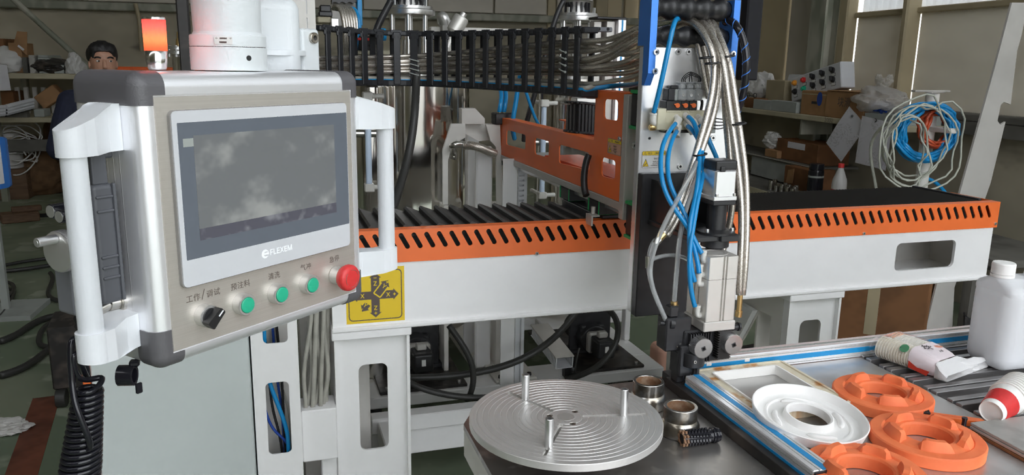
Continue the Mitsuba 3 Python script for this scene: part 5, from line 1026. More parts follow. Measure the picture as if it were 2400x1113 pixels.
part(npl, 'arrow_print', [textm('\u2190', .003, frame(o+ndir*(.0592*JK+.0009)+V(0, 0, .0375)-tdir*.0095, tdir, (0, 0, 1)), .0001), textm('\u2192', .003, frame(o+ndir*(.0592*JK+.0009)+V(0, 0, .0375)+tdir*.0062, tdir, (0, 0, 1)), .0001), mv(box((-.0042, -.0004, 0), (.0042, .0014, .0001)), frame(o+ndir*(.0592*JK+.0009)+V(0, 0, .0382), tdir, (0, 0, 1))), mv(box((-.0048, -.0010, 0), (.0036, .0012, .0001)), frame(o+ndir*(.0592*JK+.0009)+V(0, 0, .0340), tdir, (0, 0, 1)))], 'sign_dark')
# rear housing of the joint
o2 = on(634, 190, PN, pp(0, 0, -.17)); o2[2] = o[2]-.03
part(sj, 'rear_housing', [rbox(o2+V(-.045, -.045, 0), o2+V(.045, .045, .135), .02), cyl(o2+V(0, 0, .05), o2+V(0, 0, .058), .055, n=40)], 'hammer', 35)
part(sj, 'rear_cover', [mv(rbox((-.03, -.004, .04), (.045, .05, .125), .01), loc(*(o2-PN*.0))@rotz(PA))], 'hammer', 35)
part(sj, 'rear_lug', mv(rbox((.04, -.03, .0), (.078, .0, .092), .006), loc(*o2)@rotz(PA)), 'hammer', 35)
bolts(sj, [(loc(*o2)@rotz(PA)@np.array([.062, -.030, .078, 1]))[:3]], PN, .0085, .006, 'zinc')
# beacon
bc = pp(.034, tj-.0006, -.06)
be = thing('beacon_lamp', 'glowing red signal beacon standing on the left of the panel top', 'beacon')
part(be, 'glass_foot', lathe([(0, .0005), (.0092, .0005), (.0104, .003), (.0116, .010), (.0124, .0225), (0, .0225)], bc, (0, 0, 1), 40), 'chrome', True)
part(be, 'red_lens', lathe([(.0124, .0228), (.0128, .0230), (.0130, .058), (.0122, .058)], bc, (0, 0, 1), 48), 'red_lens', 40)
part(be, 'top_cap', lathe([(0, .0582), (.0130, .0582), (.0128, .0605), (.012, .0612), (0, .0614)], bc, (0, 0, 1), 40), 'chrome', 35)
part(be, 'lamp_core', cyl(bc+V(0, 0, .0232), bc+V(0, 0, .030), .004, n=16), 'white_plastic')
scene['beacon_light'] = {'type': 'point', 'position': (bc+V(0, 0, .036)).tolist(), 'intensity': rgb((.00009, .000075, .00003))}
scene['beacon_light_upper'] = {'type': 'point', 'position': (bc+V(0, 0, .050)).tolist(), 'intensity': rgb((.00009, .000016, .00004))}

# handwheel pendant hanging at the left side
hw = thing('handwheel_pendant', 'grey handwheel pendant with silver jog wheel hanging on the left of the panel', 'pendant')
bu0, bu1, bd0, bd1, bv0, bv1 = -.0745, -.0465, -.074, -.036, -.235, -.078
part(hw, 'case', mv(rbox((bu0, bv0+.02, bd0), (bu1, bv1, bd1), .006), PF), 'clip_grey', 35)
part(hw, 'front_shell', mv(rbox((bu0-.010, bv0+.002, -.112), (bu1-.004, -.142, bd0-.0005), .005), PF), 'screen_slate', 35)
mat('screen_slate', (.16, .165, .18), .4)
part(hw, 'ridge', [mv(rbox((bu0+.004, v, bd1-.001), (bu1-.004, v+.0035, bd1+.0022), .0015, 8), PF) for v in (-.094, -.110)], 'clip_grey', kind='stuff')
part(hw, 'ridge', [mv(rbox((bu0+.004, v, bd1-.001), (bu1-.004, v+.0035, bd1+.0022), .0015, 8), PF) for v in (-.162, -.174, -.186)], 'clip_grey', kind='stuff')
part(hw, 'side_rim', mv(rbox((bu1-.0045, bv0+.022, bd1-.002), (bu1-.0005, bv1, bd1+.003), .0015, 8), PF), 'clip_grey')
part(hw, 'hook', [mv(rbox((-.070, bv1-.001, bd1-.012), (-.052, bv1+.048, bd1-.003), .002, 8), PF), mv(box((-.066, bv1+.026, bd1-.02), (U0-.0005, bv1+.046, bd1-.0125), .002), PF)], 'clip_grey')
wc = (bu0-.017, at(140, 590, 'y', 0.85)[2]-PO[2], -.098)
su = at(140, 590, 'y', pp(-.1, 0, -.098)[1])
# wheel axis points away from the panel side, slightly towards the viewer
wa = unit(-PU*.94+PN*.12)
def sidep(px, py, uu):
    d = ray(px, py); o_ = PO+PU*uu; return EYE+d*(np.dot(PU, o_-EYE)/np.dot(PU, d))
w0 = sidep(160, 585, -.088)
wheel = part(hw, 'jog_wheel', lathe([(0, .0150), (.0195, .0150), (.0225, .0135), (.0230, .0120), (.0230, .0010), (.021, 0), (0, 0)], w0, wa, 72), 'alu_btn', 35)
x_, y_ = perp(wa)
part(wheel, 'knurl', [cyl(w0+(x_*math.cos(a)+y_*math.sin(a))*.0230+wa*.0015, w0+(x_*math.cos(a)+y_*math.sin(a))*.0230+wa*.0118, .00045, n=5) for a in np.arange(72)*2*math.pi/72], 'alu', kind='stuff')
cr = w0+wa*.0150+unit(sidep(140, 550, -.11)-sidep(140, 590, -.11))*.016
part(wheel, 'crank_knob', [cyl(cr, cr+wa*.022, .0052, n=20), cyl(cr+wa*.0220, cr+wa*.0224, .0022, n=12)], 'alu')
for i, (px, py) in enumerate(((152, 490), (172, 502))):
    c = sidep(px, py, -.086)
    k = part(hw, 'rotary_knob', cyl(c-wa*.022, c+wa*.017, .0078-.0006*i, n=28), 'gloss_black')
    part(k, 'silver_face', cyl(c+wa*.0171, c+wa*.0176, .0068-.0006*i, n=28), 'alu')
c0 = pp(bu0+.004, bv0+.003, -.092)
part(hw, 'cord_gland', [lathe([(0, 0), (.0075, 0)]+[((.0072 if i % 2 else .0058), .004+i*.0045) for i in range(10)]+[(.004, .05), (0, .05)], c0, V(0, 0, -1)+PN*.05, 20)], 'black', 25)
ce = c0+V(0, 0, -.05)
# coiled cord
hx0 = sidep(208, 905, -.075); hx1 = sidep(178, 1200, -.085)
n_t = 23; tt_ = np.linspace(0, 1, 560); axis = hx1-hx0
ctr = hx0+axis*tt_[:, None]; rad = .0135+.0075*np.minimum(tt_*1.6, 1)
ang = tt_*n_t*2*math.pi
hel = ctr+rad[:, None]*(np.cos(ang)[:, None]*unit(PU)+np.sin(ang)[:, None]*unit(PN))
lead = spline([ce, ce+V(0, 0, -.03)+PU*.0, sidep(174, 830, -.09), sidep(186, 885, -.085), hel[0]-V(0, 0, -.006)-PN*.0, hel[6]], 40)
part(hw, 'coiled_cord', tube(np.vstack([lead[:-1], hel[7:]]), .0034, 8), 'gloss_black', True)
part(hw, 'straight_lead', tube(spline([ce+PN*.004, sidep(168, 800, -.09), sidep(168, 880, -.095), sidep(178, 950, -.098), sidep(205, 1020, -.092), hel[250]], 40), .0036, 8), 'gloss_black', True)

# ---------------------------------------------------------------- electrical cabinet and cable column below
YCB = 1.95
cb_ = thing('electrical_cabinet', 'light grey electrical cabinet with an orange edge standing below the control panel', 'cabinet')
xa, xb = at(215, 900, 'y', YCB)[0], at(590, 850, 'y', YCB)[0]
part(cb_, 'body', box((xa, YCB+.004, .03), (xb-.004, YCB+.40, .93), .004), 'cabinet_grey')
part(cb_, 'door', box((xa+.002, YCB-.012, .05), (xb-.006, YCB+.0035, .925), .003), 'cabinet_grey')
part(cb_, 'orange_edge', box((xa-.016, YCB-.013, .03), (xa-.0005, YCB+.40, .93), .002), 'orange')
part(cb_, 'plinth', box((xa, YCB+.01, 0), (xb-.004, YCB+.39, .0295)), 'black')
bolts(cb_, [at(*p, 'y', YCB-.013)+V(-.0, 0, 0) for p in ((191, 797), (192, 826))], (-1, 0, 0), .004, .006, 'steel')
cc = thing('cable_column', 'white sheet metal cable column with rounded windows left of the machine leg', 'column')
x0, x1 = xb, at(702.5, 900, 'y', YCB)[0]
w1 = [at(*p, 'y', YCB) for p in ((622, 898), (676, 893), (685, 1060), (630, 1066))]; w2 = [at(*p, 'y', YCB) for p in ((614, 740), (674, 735), (673, 800), (616, 809))]
mk = lambda w: sbx((w[0][0]+w[3][0])/2, (w[2][2]+w[3][2])/2, (w[1][0]+w[2][0])/2, (w[0][2]+w[1][2])/2, .012)
part(cc, 'front_plate', plate(sbx(x0, .0, x1, 1.12).difference(mk(w1)).difference(mk(w2)), -.004, XZ((0, YCB, 0))), 'white')
part(cc, 'side_plate', box((x0, YCB+.0045, 0), (x0+.004, YCB+.12, 1.12)), 'white'); part(cc, 'side_plate', box((x1-.004, YCB+.0045, 0), (x1, YCB+.035, 1.12)), 'white')
part(cc, 'back_plate', box((x0+.0045, YCB+.116, 0), (x1, YCB+.12, 1.12)), 'warm_white')
b0, b1 = at(706, 965, 'y', YCB+.03), at(786, 1075, 'y', YCB+.03)
part(cc, 'link_box', box((x1+.0005, YCB+.03, b1[2]), (.1475, YCB+.12, b0[2]), .003), 'white')
part(cc, 'rear_post', box((.105, YCB+.06, 0), (.1475, YCB+.115, b1[2]-.001), .003), 'white')
cols = ('blue_tube', 'navy_tube', 'black', 'black', 'navy_tube', 'grey_tube')
pth = [((628, 880), (650, 945), (672, 1010), (676, 1060)), ((622, 960), (645, 1010), (670, 1035), (682, 1075)), ((632, 900), (640, 960), (655, 1020), (664, 1090)), ((660, 885), (664, 960), (668, 1040), (672, 1090)), ((650, 890), (656, 930), (662, 985), (668, 1080)), ((655, 890), (668, 930), (678, 975), (683, 1050))]
nm_ = ('bright blue', 'dark blue', 'black', 'black', 'navy blue', 'thin grey')
for i, (m_, p) in enumerate(zip(cols, pth)):
    yy = YCB+.03+.014*i
    pts = [at(*p[0], 'y', yy)+V(-.008, .0, .22), at(*p[0], 'y', yy)+V(-.004, 0, .1)]+[at(*q_, 'y', yy) for q_ in p]+[at(*p[-1], 'y', yy)+V(.0, 0, -.12)]
    pts = [V(np.clip(q_[0], x0+.012, x1-.012), q_[1], q_[2]) for q_ in pts]
    hose('cable', pts, .0055 if i in (0,) else .0035, m_, '%s cable %s the lower window of the cable column' % (nm_[i], ('crossing', 'curving low in', 'hanging at the left in', 'hanging behind others in', 'running between black ones in', 'at the right in')[i]), 'cable', 'cables inside the cable column')
for i in range(9):
    u_ = i/8; yy = YCB+.055+.012*(i % 3)
    pts = [at(728+u_*40, 700, 'y', yy), at(722+u_*46, 800, 'y', yy), at(720+u_*48+6*math.sin(i*2), 880, 'y', yy), at(716+u_*48, 940, 'y', yy), at(712+u_*50, 985, 'y', yy)]
    if i == 0: pts[2] = at(712, 880, 'y', yy)
    hose('grey_hose', pts, .0058+.001*(i % 2), 'grey_tube', 'grey translucent hose, %s of the bundle between cable column and machine leg' % ('leftmost', 'second', 'third', 'fourth', 'fifth', 'sixth', 'seventh', 'eighth', 'rightmost')[i], 'hose', 'grey hoses beside the machine leg')
# white upright and panels behind the suspension joint
up2 = thing('slotted_upright', 'tall white upright with narrow vertical slots behind the suspension joint', 'upright')
xa, xb = at(672, 80, 'y', 2.30)[0], at(741, 80, 'y', 2.30)[0]
g = sbx(xa, 0, xb, 2.4)
for z in np.arange(1.28, 2.3, .085): g = g.difference(sbx(xb-.024, z, xb-.0215, z+.075))
part(up2, 'face', plate(g, -.004, XZ((0, 2.30, 0))), 'warm_white'); part(up2, 'slot_backing', box((xb-.03, 2.305, 1.0), (xb-.015, 2.307, 2.39)), 'ink_white')
part(up2, 'side', box((xa, 2.3045, 0), (xa+.004, 2.45, 2.4)), 'warm_white'); part(up2, 'side', box((xb-.004, 2.3045, 0), (xb+.0, 2.36, 2.4)), 'warm_white')
xc, xd = at(600, 80, 'y', 2.5)[0], at(664, 80, 'y', 2.5)[0]
pl2 = thing('machine_cover', 'white sheet metal cover behind the suspension joint, left of the slotted upright', 'cover')
part(pl2, 'sheet', box((xc-.06, 2.5, 0), (xd, 2.504, 2.4), .001), 'warm_white'); part(pl2, 'folded_edge', box((xd-.012, 2.49, 0), (xd, 2.4995, 2.4), .001), 'white')
single('dark_post', box((at(418, 80, 'y', 2.6)[0], 2.58, 0), (at(447, 80, 'y', 2.6)[0], 2.62, 2.3), .004), 'black_oxide', 'dark steel post left of the suspension joint', 'post')

# ---------------------------------------------------------------- tanks behind the beam
def tank(pxc, y, r, z0, z1, lab, motor_px):
    c = at(pxc, 300, 'y', y); X = c[0]
    t = thing('steel_tank', lab, 'tank')
    part(t, 'vessel', lathe([(0, z0), (r*.5, z0), (r, z0+.10), (r, z1-.005), (r+.012, z1-.004), (r+.012, z1+.012), (0, z1+.012)], (X, y, 0), (0, 0, 1), 72), 'tank', 35)
    part(t, 'lower_band', lathe([(r+.001, z0+.30), (r+.005, z0+.302), (r+.005, z0+.322), (r+.001, z0+.324)], (X, y, 0), (0, 0, 1), 64, closed=True), 'pipe_steel', 35)
    for k in range(3):
        a = k*2.094+.5; part(t, 'leg', cyl((X+.75*r*math.cos(a), y+.75*r*math.sin(a), zp-.001), (X+.75*r*math.cos(a), y+.75*r*math.sin(a), z0+.06), .018), 'pipe_steel')
    # agitator: flange, rods, upper flange, motor
    zf, rf = z1+.0125, .075
    m = part(t, 'lower_flange', lathe([(0, 0), (rf*1.3, 0), (rf*1.3, .014), (0, .014)], (X, y, zf), (0, 0, 1), 40), 'steel', 35)
    return t, X, zf
def agitator(t, px, y, zf, za, zb, ztop):
    X = at(px, 50, 'y', y)[0]; r = .088
    for k in range(6):
        a = k*math.pi/3+.3; part(t, 'standoff_rod', cyl((X+r*.86*math.cos(a), y+r*.86*math.sin(a), zf), (X+r*.86*math.cos(a), y+r*.86*math.sin(a), za), .0085, n=14), 'chrome')
    part(t, 'shaft', [cyl((X, y, zf), (X, y, za), .016), cyl((X, y, zf+.08), (X, y, zf+.14), .028)], 'steel')
    part(t, 'upper_flange', lathe([(0, 0), (r*1.18, 0), (r*1.2, .003), (r*1.2, .020), (r*1.17, .023), (r*1.08, .024), (r*1.08, .034), (0, .034)], (X, y, za), (0, 0, 1), 40), 'steel', 35)
    for k in range(4):
        a = k*math.pi/2+.7; part(t, 'stud', cyl((X+r*.98*math.cos(a), y+r*.98*math.sin(a), za+.034), (X+r*.98*math.cos(a), y+r*.98*math.sin(a), za+.058), .007, n=6), 'steel')
    part(t, 'bell_housing', lathe([(0, 0), (r*.62, 0), (r*.50, .03), (r*.60, .055), (0, .055)], (X, y, za+.034), (0, 0, 1), 36), 'alu_btn', 35)
    part(t, 'bell_slot', [mv(box((-.004, -r*.68, .006), (.004, -r*.40, .048)), loc(X, y, za+.034)@rotz(a)) for a in np.arange(14)*2*math.pi/14], 'black', kind='stuff')
    part(t, 'motor', lathe([(0, 0), (r*.80, 0), (r*.80, .018), (r*.72, .02), (r*.72, .026), (r*.80, .028), (r*.80, .045), (r*.70, .047), (r*.70, ztop-za-.09), (0, ztop-za-.09)], (X, y, za+.09), (0, 0, 1), 40), 'alu_btn', 35)
    part(t, 'clamp', mv(box((-r*.98, -.02, .004), (-r*.78, .02, .042), .003), loc(X, y, za+.09)@rotz(.5)), 'alu_dull')
Y1 = 3.25
t1, X1, zf1 = tank(968, Y1, .232, zp+.05, 1.43, 'big polished steel tank with agitator motor behind the left of the beam', 955)
agitator(t1, 958, Y1, zf1, at(955, 36, 'y', Y1)[2], 0, 2.0)
t2, X2, zf2 = tank(1335, Y1+.25, .16, zp+.05, 1.42, 'narrow polished steel tank with agitator motor behind the orange arm', 1350)
agitator(t2, 1352, Y1+.25, zf2, at(1350, 50, 'y', Y1+.25)[2], 0, 2.05)
# second steel cylinder to the left, sight tubes, valves, inlet pipe
c = at(868, 300, 'y', 3.05)
tk = thing('steel_cylinder', 'slim polished steel cylinder with a pale sight tube at the left of the big tank', 'cylinder')
part(tk, 'shell', lathe([(0, zp), (.075, zp), (.075, 1.40), (.06, 1.425), (0, 1.43)], (c[0], 3.05, 0), (0, 0, 1), 48), 'tank', 35)
def sight(px, y, z0, z1, lab, parent=None):
    X = at(px, 330, 'y', y)[0]
    t = thing('sight_tube', lab, 'tube', 'sight tubes on the tanks')
    part(t, 'tube', cyl((X, y, z0), (X, y, z1), .0115, n=16), 'sight_tube')
    part(t, 'end_fitting', [box((X-.018, y-.018, z0-.03), (X+.018, y+.018, z0), .003), cyl((X+.018, y, z0-.015), (X+.06, y, z0-.015), .009), cyl((X, y+.018, z0-.015), (X, y+.14, z0-.015), .009)], 'fitting')
    part(t, 'end_fitting', [box((X-.018, y-.018, z1), (X+.018, y+.018, z1+.03), .003), cyl((X+.018, y, z1+.015), (X+.06, y, z1+.015), .009), cyl((X, y+.018, z1+.015), (X, y+.14, z1+.015), .009)], 'fitting')
    part(t, 'clamp_pipe', [cyl((X-.05, y+.025, (z0+z1)/2+.03), (X+.05, y+.025, (z0+z1)/2+.03), .014)], 'pipe_steel')
sight(863, 2.92, at(865, 430, 'y', 2.92)[2], at(865, 235, 'y', 2.92)[2], 'pale blue sight tube with square fittings at the left, beside the panel handle')
sight(1273, 3.22, .95, at(1272, 250, 'y', 3.22)[2], 'pale blue sight tube behind the orange arm')
# white support frame between the tanks
fr = thing('tank_bracket', 'white folded steel bracket frame between the two tanks', 'bracket')
Yf = 2.95
P = lambda *px: [(at(*p, 'y', Yf)[0], at(*p, 'y', Yf)[2]) for p in px]
part(fr, 'left_cheek', plate(Polygon(P((1038, 480), (1038, 352), (1058, 290), (1090, 290), (1091, 322), (1060, 340), (1050, 376), (1050, 480))), -.015, XZ((0, Yf, 0))), 'warm_white')
part(fr, 'cross_plate', plate(Polygon(P((1090, 292), (1165, 292), (1168, 330), (1130, 334), (1090, 312))), -.006, XZ((0, Yf+.05, 0))), 'warm_white')
part(fr, 'right_cheek', plate(Polygon(P((1139, 292), (1172, 292), (1180, 480), (1165, 480), (1163, 345), (1150, 330))), -.015, XZ((0, Yf, 0))), 'warm_white')
part(fr, 'top_hood', plate(Polygon(P((1084, 255), (1115, 254), (1138, 278), (1138, 291), (1084, 291))), -.05, XZ((0, Yf+.01, 0))), 'alu_dull')
part(fr, 'post', box((at(1120, 400, 'y', Yf)[0], Yf+.02, zp), (at(1158, 400, 'y', Yf)[0], Yf+.05, at(1140, 345, 'y', Yf)[2]), .006), 'white')
part(fr, 'lower_plate', box((at(1088, 400, 'y', Yf+.2)[0], Yf+.2, zp), (at(1122, 400, 'y', Yf+.2)[0], Yf+.21, at(1100, 300, 'y', Yf+.2)[2]), .002), 'white')
part(fr, 'leg', box((at(1040, 480, 'y', Yf)[0], Yf+.0, zp), (at(1051, 480, 'y', Yf)[0], Yf+.10, at(1045, 481, 'y', Yf)[2]), .002), 'warm_white')
wp = part(fr, 'slotted_plate', box((at(1179, 400, 'y', 2.78)[0], 2.78, zp), (at(1213, 400, 'y', 2.78)[0], 2.785, at(1190, 372, 'y', 2.78)[2])), 'white')
xd_ = at(1213, 400, 'y', 2.78)[0]
part(fr, 'duct_finger', [box((xd_+.002, 2.765, z), (xd_+.022, 2.775, z+.012)) for z in np.arange(.62, 1.16, .019)]+[box((xd_+.022, 2.765, zp), (xd_+.034, 2.775, 1.17)), box((xd_+.001, 2.776, zp), (xd_+.034, 2.779, 1.17))], 'screen_grey', kind='stuff')
part(fr, 'leg', box((at(1166, 480, 'y', Yf)[0], Yf+.0, zp), (at(1180, 480, 'y', Yf)[0], Yf+.10, at(1170, 481, 'y', Yf)[2]), .002), 'warm_white')
ip = thing('inlet_pipe', 'steel elbow pipe with corrugated hose leading from the tank to the bracket', 'pipe')
yy = 2.90
part(ip, 'elbow', tube(spline([at(1062, 372, 'y', yy+.06), at(1062, 350, 'y', yy+.04), at(1063, 340, 'y', yy), at(1072, 338, 'y', yy), at(1090, 341, 'y', yy)], 20), .013, 14), 'pipe_steel', True)
pth = spline([at(1086, 341, 'y', yy), at(1110, 342, 'y', yy), at(1135, 350, 'y', yy+.02), at(1160, 360, 'y', yy+.05)], 61)
part(ip, 'corrugated_hose', tube(pth, np.where(np.arange(61) % 2 == 0, .0165, .0150), 14), 'braid', 25)
sup = thing('valve_pair', 'small black valve pair with two blue tubes standing on the bracket frame', 'valve')
c = at(1182, 270, 'y', 2.97)
part(sup, 'body', box((c[0]-.045, 2.94, at(1182, 291, 'y', 2.97)[2]), (c[0]+.03, 3.0, c[2]+.01), .004), 'black_metal')
for px in (1170, 1181): part(sup, 'fitting', cyl(at(px, 268, 'y', 2.96), at(px, 261, 'y', 2.96), .008), 'brass')
for px, lab in ((1170, 'left'), (1181, 'right')):
    hose('blue_tube', [at(px, 262, 'y', 2.96), at(px+3, 245, 'y', 2.96), at(px+5, 225, 'y', 2.98), at(px+2, 205, 'y', 3.0)], .0085, 'blue_tube', 'blue tube rising from the valve pair between the tanks, %s one of two' % lab, 'tube')
hose('blue_tube', [at(1222, 165, 'y', 2.9), at(1214, 205, 'y', 2.9), at(1208, 245, 'y', 2.9), at(1203, 275, 'y', 2.9), at(1206, 325, 'y', 2.95)], .009, 'blue_tube', 'blue tube hanging down behind the far end of the orange arm', 'tube')
hose('blue_tube', [at(1218, 168, 'y', 2.88), at(1225, 190, 'y', 2.88), at(1246, 255, 'y', 2.9), at(1265, 295, 'y', 2.95)], .006, 'blue_tube', 'thin blue tube slanting behind the drag chain towards the narrow tank', 'tube')
def rod(pts, r, m, lab): hose('black_conduit', pts, r, m, lab, 'conduit')
rod([at(917, 0, 'y', 2.85), at(896, 40, 'y', 2.85), at(884, 66, 'y', 2.85), at(872, 110, 'y', 2.85)], .012, 'black_metal', 'straight black conduit crossing the wall left of the first agitator')
rod([at(1322, 0, 'y', 2.95), at(1300, 50, 'y', 2.95), at(1278, 130, 'y', 2.95), at(1255, 215, 'y', 2.95), at(1235, 285, 'y', 2.97), at(1228, 330, 'y', 3.0)], .010, 'black_metal', 'straight black conduit slanting down past the second agitator')
rod([at(978, 90, 'y', 2.86), at(977, 150, 'y', 2.80), at(975, 205, 'y', 2.76), at(972, 260, 'y', 2.70), at(962, 340, 'y', 2.66), at(945, 410, 'y', 2.60), at(925, 475, 'y', 2.52), at(915, 500, 'y', 2.48)], .014, 'rubber', 'thick black hose hanging in front of the big steel tank')
# long pale rail, pipe elbow and pneumatic valve above the chain
rl = single('pale_rail', box((at(1008, 70, 'y', 3.6)[0], 3.58, at(1000, 76, 'y', 3.6)[2]), (at(1269, 70, 'y', 3.6)[0], 3.64, at(1000, 62, 'y', 3.6)[2]), .004), 'warm_white', 'long pale horizontal rail above the drag chain', 'rail')
pe = thing('pipe_elbow', 'grey pipe elbow standing on the pale rail', 'pipe')
part(pe, 'bend', tube(spline([at(1045, 70, 'y', 3.5), at(1045, 52, 'y', 3.5), at(1040, 41, 'y', 3.5), at(1036, 52, 'y', 3.55)], 24), .022, 16), 'alu_btn', True)
part(pe, 'nut', cyl(at(1045, 74, 'y', 3.5), at(1045, 60, 'y', 3.5), .027, n=8), 'alu_btn')
pv = thing('angle_valve', 'tilted steel angle valve beside the pipe elbow', 'valve')
a, b = at(1062, 78, 'y', 3.4), at(1080, 45, 'y', 3.4)
part(pv, 'actuator', lathe([(0, 0), (.026, 0), (.034, .01), (.034, .07), (.030, .078), (0, .08)], a, b-a, 28), 'alu_cast', 35)
part(pv, 'top_cap', cyl(b, b+unit(b-a)*.03, .014), 'alu_btn')
part(pv, 'stem', [cyl(at(1046, 118, 'y', 3.4), a, .018), cyl(at(1042, 135, 'y', 3.4), at(1050, 112, 'y', 3.4), .026, n=8)], 'alu_cast')
# blue-striped upright profile at the right of the chain
ap = thing('striped_profile', 'tall aluminium profile with blue stripe standing behind the orange arm', 'profile')
a, b = at(1447, 100, 'y', 2.62), at(1466, 100, 'y', 2.62)
zt_p = at(1456, 46, 'y', 2.62)[2]
part(ap, 'bar', box((a[0], 2.62, .95), (b[0], 2.68, zt_p), .002), 'alu_frame'); w_ = b[0]-a[0]
part(ap, 'stripe', box((a[0]+w_*.42, 2.619, .951), (a[0]+w_*.62, 2.6195, zt_p-.001)), 'stripe_blue')
part(ap, 'rear_bar', [box((a[0]-.035, 2.64, .95), (a[0]-.002, 2.70, zt_p-.005), .002), box((a[0]-.075, 2.66, .95), (a[0]-.045, 2.70, zt_p-.006), .002)], 'alu_dull')
part(ap, 'top_cap', box((a[0]-.08, 2.62, zt_p), (b[0], 2.70, zt_p+.008), .002), 'black')
part(ap, 'foot', box((a[0]-.08, 2.252, .93), (b[0]+.0, 2.72, .9495)), 'black')
# second orange machine part behind the arm and small chain on the arm
sc_ = thing('small_drag_chain', 'short black drag chain loop with a metal cover behind the orange upright', 'drag chain')
q_ = lambda px, py, y: at(px, py, 'y', y)
for i in range(9):
    f = i/8; X = q_(1332+f*62, 272+6*f, 2.32-.06*math.sin(f*3.1))
    part(sc_, 'link', [box(X+V(-.004, -.010, -.048), X+V(.006, .010, .045), .002), box(X+V(-.012, -.012, -.050), X+V(.014, .012, -.042), .002), box(X+V(-.012, -.012, .040), X+V(.014, .012, .047), .002)], 'chain_plastic')
part(sc_, 'cover', box(q_(1328, 246, 2.30), q_(1398, 243, 2.36)+V(0, 0, .004), .001), 'alu_dull')
part(sc_, 'support', box(q_(1362, 243, 2.34)+V(-.02, -.01, .002), q_(1390, 228, 2.36)+V(0, .02, 0), .003), 'alu_btn')
# ---------------------------------------------------------------- big drag chain
ch = thing('drag_chain', 'long black plastic drag chain standing on edge and curving behind the panel', 'drag chain')
prof = [(735, 2.42), (757, 2.46), (810, 2.58), (873, 2.68), (973, 2.74), (1114, 2.60), (1217, 2.43), (1333, 2.22), (1385, 2.11)]
tops = {735: 55, 757: 55, 810: 60, 873: 66, 973: 76, 1114: 80, 1217: 78, 1333: 70, 1385: 66}
pts = np.array([EYE+ray(px, tops[px])*zc for px, zc in prof])
zch = float(pts[:, 2].mean()); pts[:, 2] = np.linspace(pts[0, 2]*.5+zch*.5, pts[-1, 2]*.5+zch*.5, len(pts))
cpath = spline(pts, 400); HC = .186
sl_len = np.r_[0, np.cumsum(np.linalg.norm(np.diff(cpath, axis=0), axis=1))]
NL = 19
def cp(s): return np.array([np.interp(s, sl_len, cpath[:, k]) for k in range(3)])
for i in range(NL):
    s = (i+.5)/NL*sl_len[-1]; h = sl_len[-1]/NL
    p = cp(s); t_ = unit(cp(s+.01)-cp(s-.01))*V(1, 1, 0); t_ = unit(t_); nrm_ = V(t_[1], -t_[0], 0)
    if nrm_[1] > 0: nrm_ = -nrm_
    F = np.eye(4); F[:3, 0], F[:3, 1], F[:3, 2], F[:3, 3] = t_, np.cross((0, 0, 1), t_), (0, 0, 1), p
    sg_ = 1 if F[:3, 1]@nrm_ > 0 else -1
    D = .046
    ms = [box((-h*.52, -D/2, -.016), (h*.52, D/2, 0), .003), box((-h*.52, -D/2, -HC), (h*.52, D/2, -HC+.020), .003),
          box((-.0125, sg_*D/2-.004, -HC+.005), (.0125, sg_*D/2+.004, -.004), .002), box((-.017, sg_*D/2-.003, -.028), (.017, sg_*D/2+.005, -.010), .003),
          box((-.0115, -sg_*D/2-.004, -HC+.005), (.0115, -sg_*D/2+.004, -.004), .002), box((-h*.30, sg_*D/2-.002, -.008), (h*.25, sg_*D/2+.0035, .003), .001)]
    lk = part(ch, 'link', [mv(m, F) for m in ms], 'chain_plastic')
    part(lk, 'clip_notch', [mv(box((x, sg_*(D/2+.0045), -.025), (x+.004, sg_*(D/2+.0055), -.016)), F) for x in (-.009, .004)], 'black')
eb = cp(sl_len[-1])
part(ch, 'end_bracket', [box(q_(1391, 74, 2.05), q_(1436, 64, 2.05)+V(0, .03, 0), .002), box(q_(1391, 232, 2.05)+V(-.01, 0, 0), q_(1404, 222, 2.05)+V(0, .03, 0), .002)], 'screen_slate')
for px in (1404, 1425): part(ch, 'bracket_hole', cyl(q_(px, 68, 2.0495), q_(px, 68, 2.0485), .0045, n=16), 'black')
part(ch, 'arm_clamp', box((eb[0]-.02, 2.03, ZU), (eb[0]+.08, 2.09, eb[2]-HC-.001), .003), 'black_metal')
for fr_, off in ((.215, 0), (.80, 0)):
    p = cp(fr_*sl_len[-1])
# cable ties on two links
for li in (6, 17):
    s = (li+.5)/NL*sl_len[-1]; p = cp(s); t_ = unit((cp(s+.01)-cp(s-.01))*V(1, 1, 0)); n_f = V(t_[1], -t_[0], 0)
    if n_f[1] > 0: n_f = -n_f
    for j in range(4):
        c0 = p+n_f*.030+V(0, 0, -HC*(.52+.085*j) if li == 6 else -HC*(.34+.095*j))
        single('cable_tie', [tube(np.array([c0-t_*.016+V(0, 0, .004), c0+n_f*.003, c0+t_*.016-V(0, 0, .004)]), .0022, 8), blob(c0+t_*.016-V(0, 0, .004), (.004, .004, .004), 1, .1, 2, 1)],
               'bin_grey', 'grey cable tie on the drag chain, %s of four near its %s end' % (('topmost', 'second', 'third', 'lowest')[j], 'left' if li == 6 else 'right'), 'cable tie', 'grey cable ties on the drag chain', True)
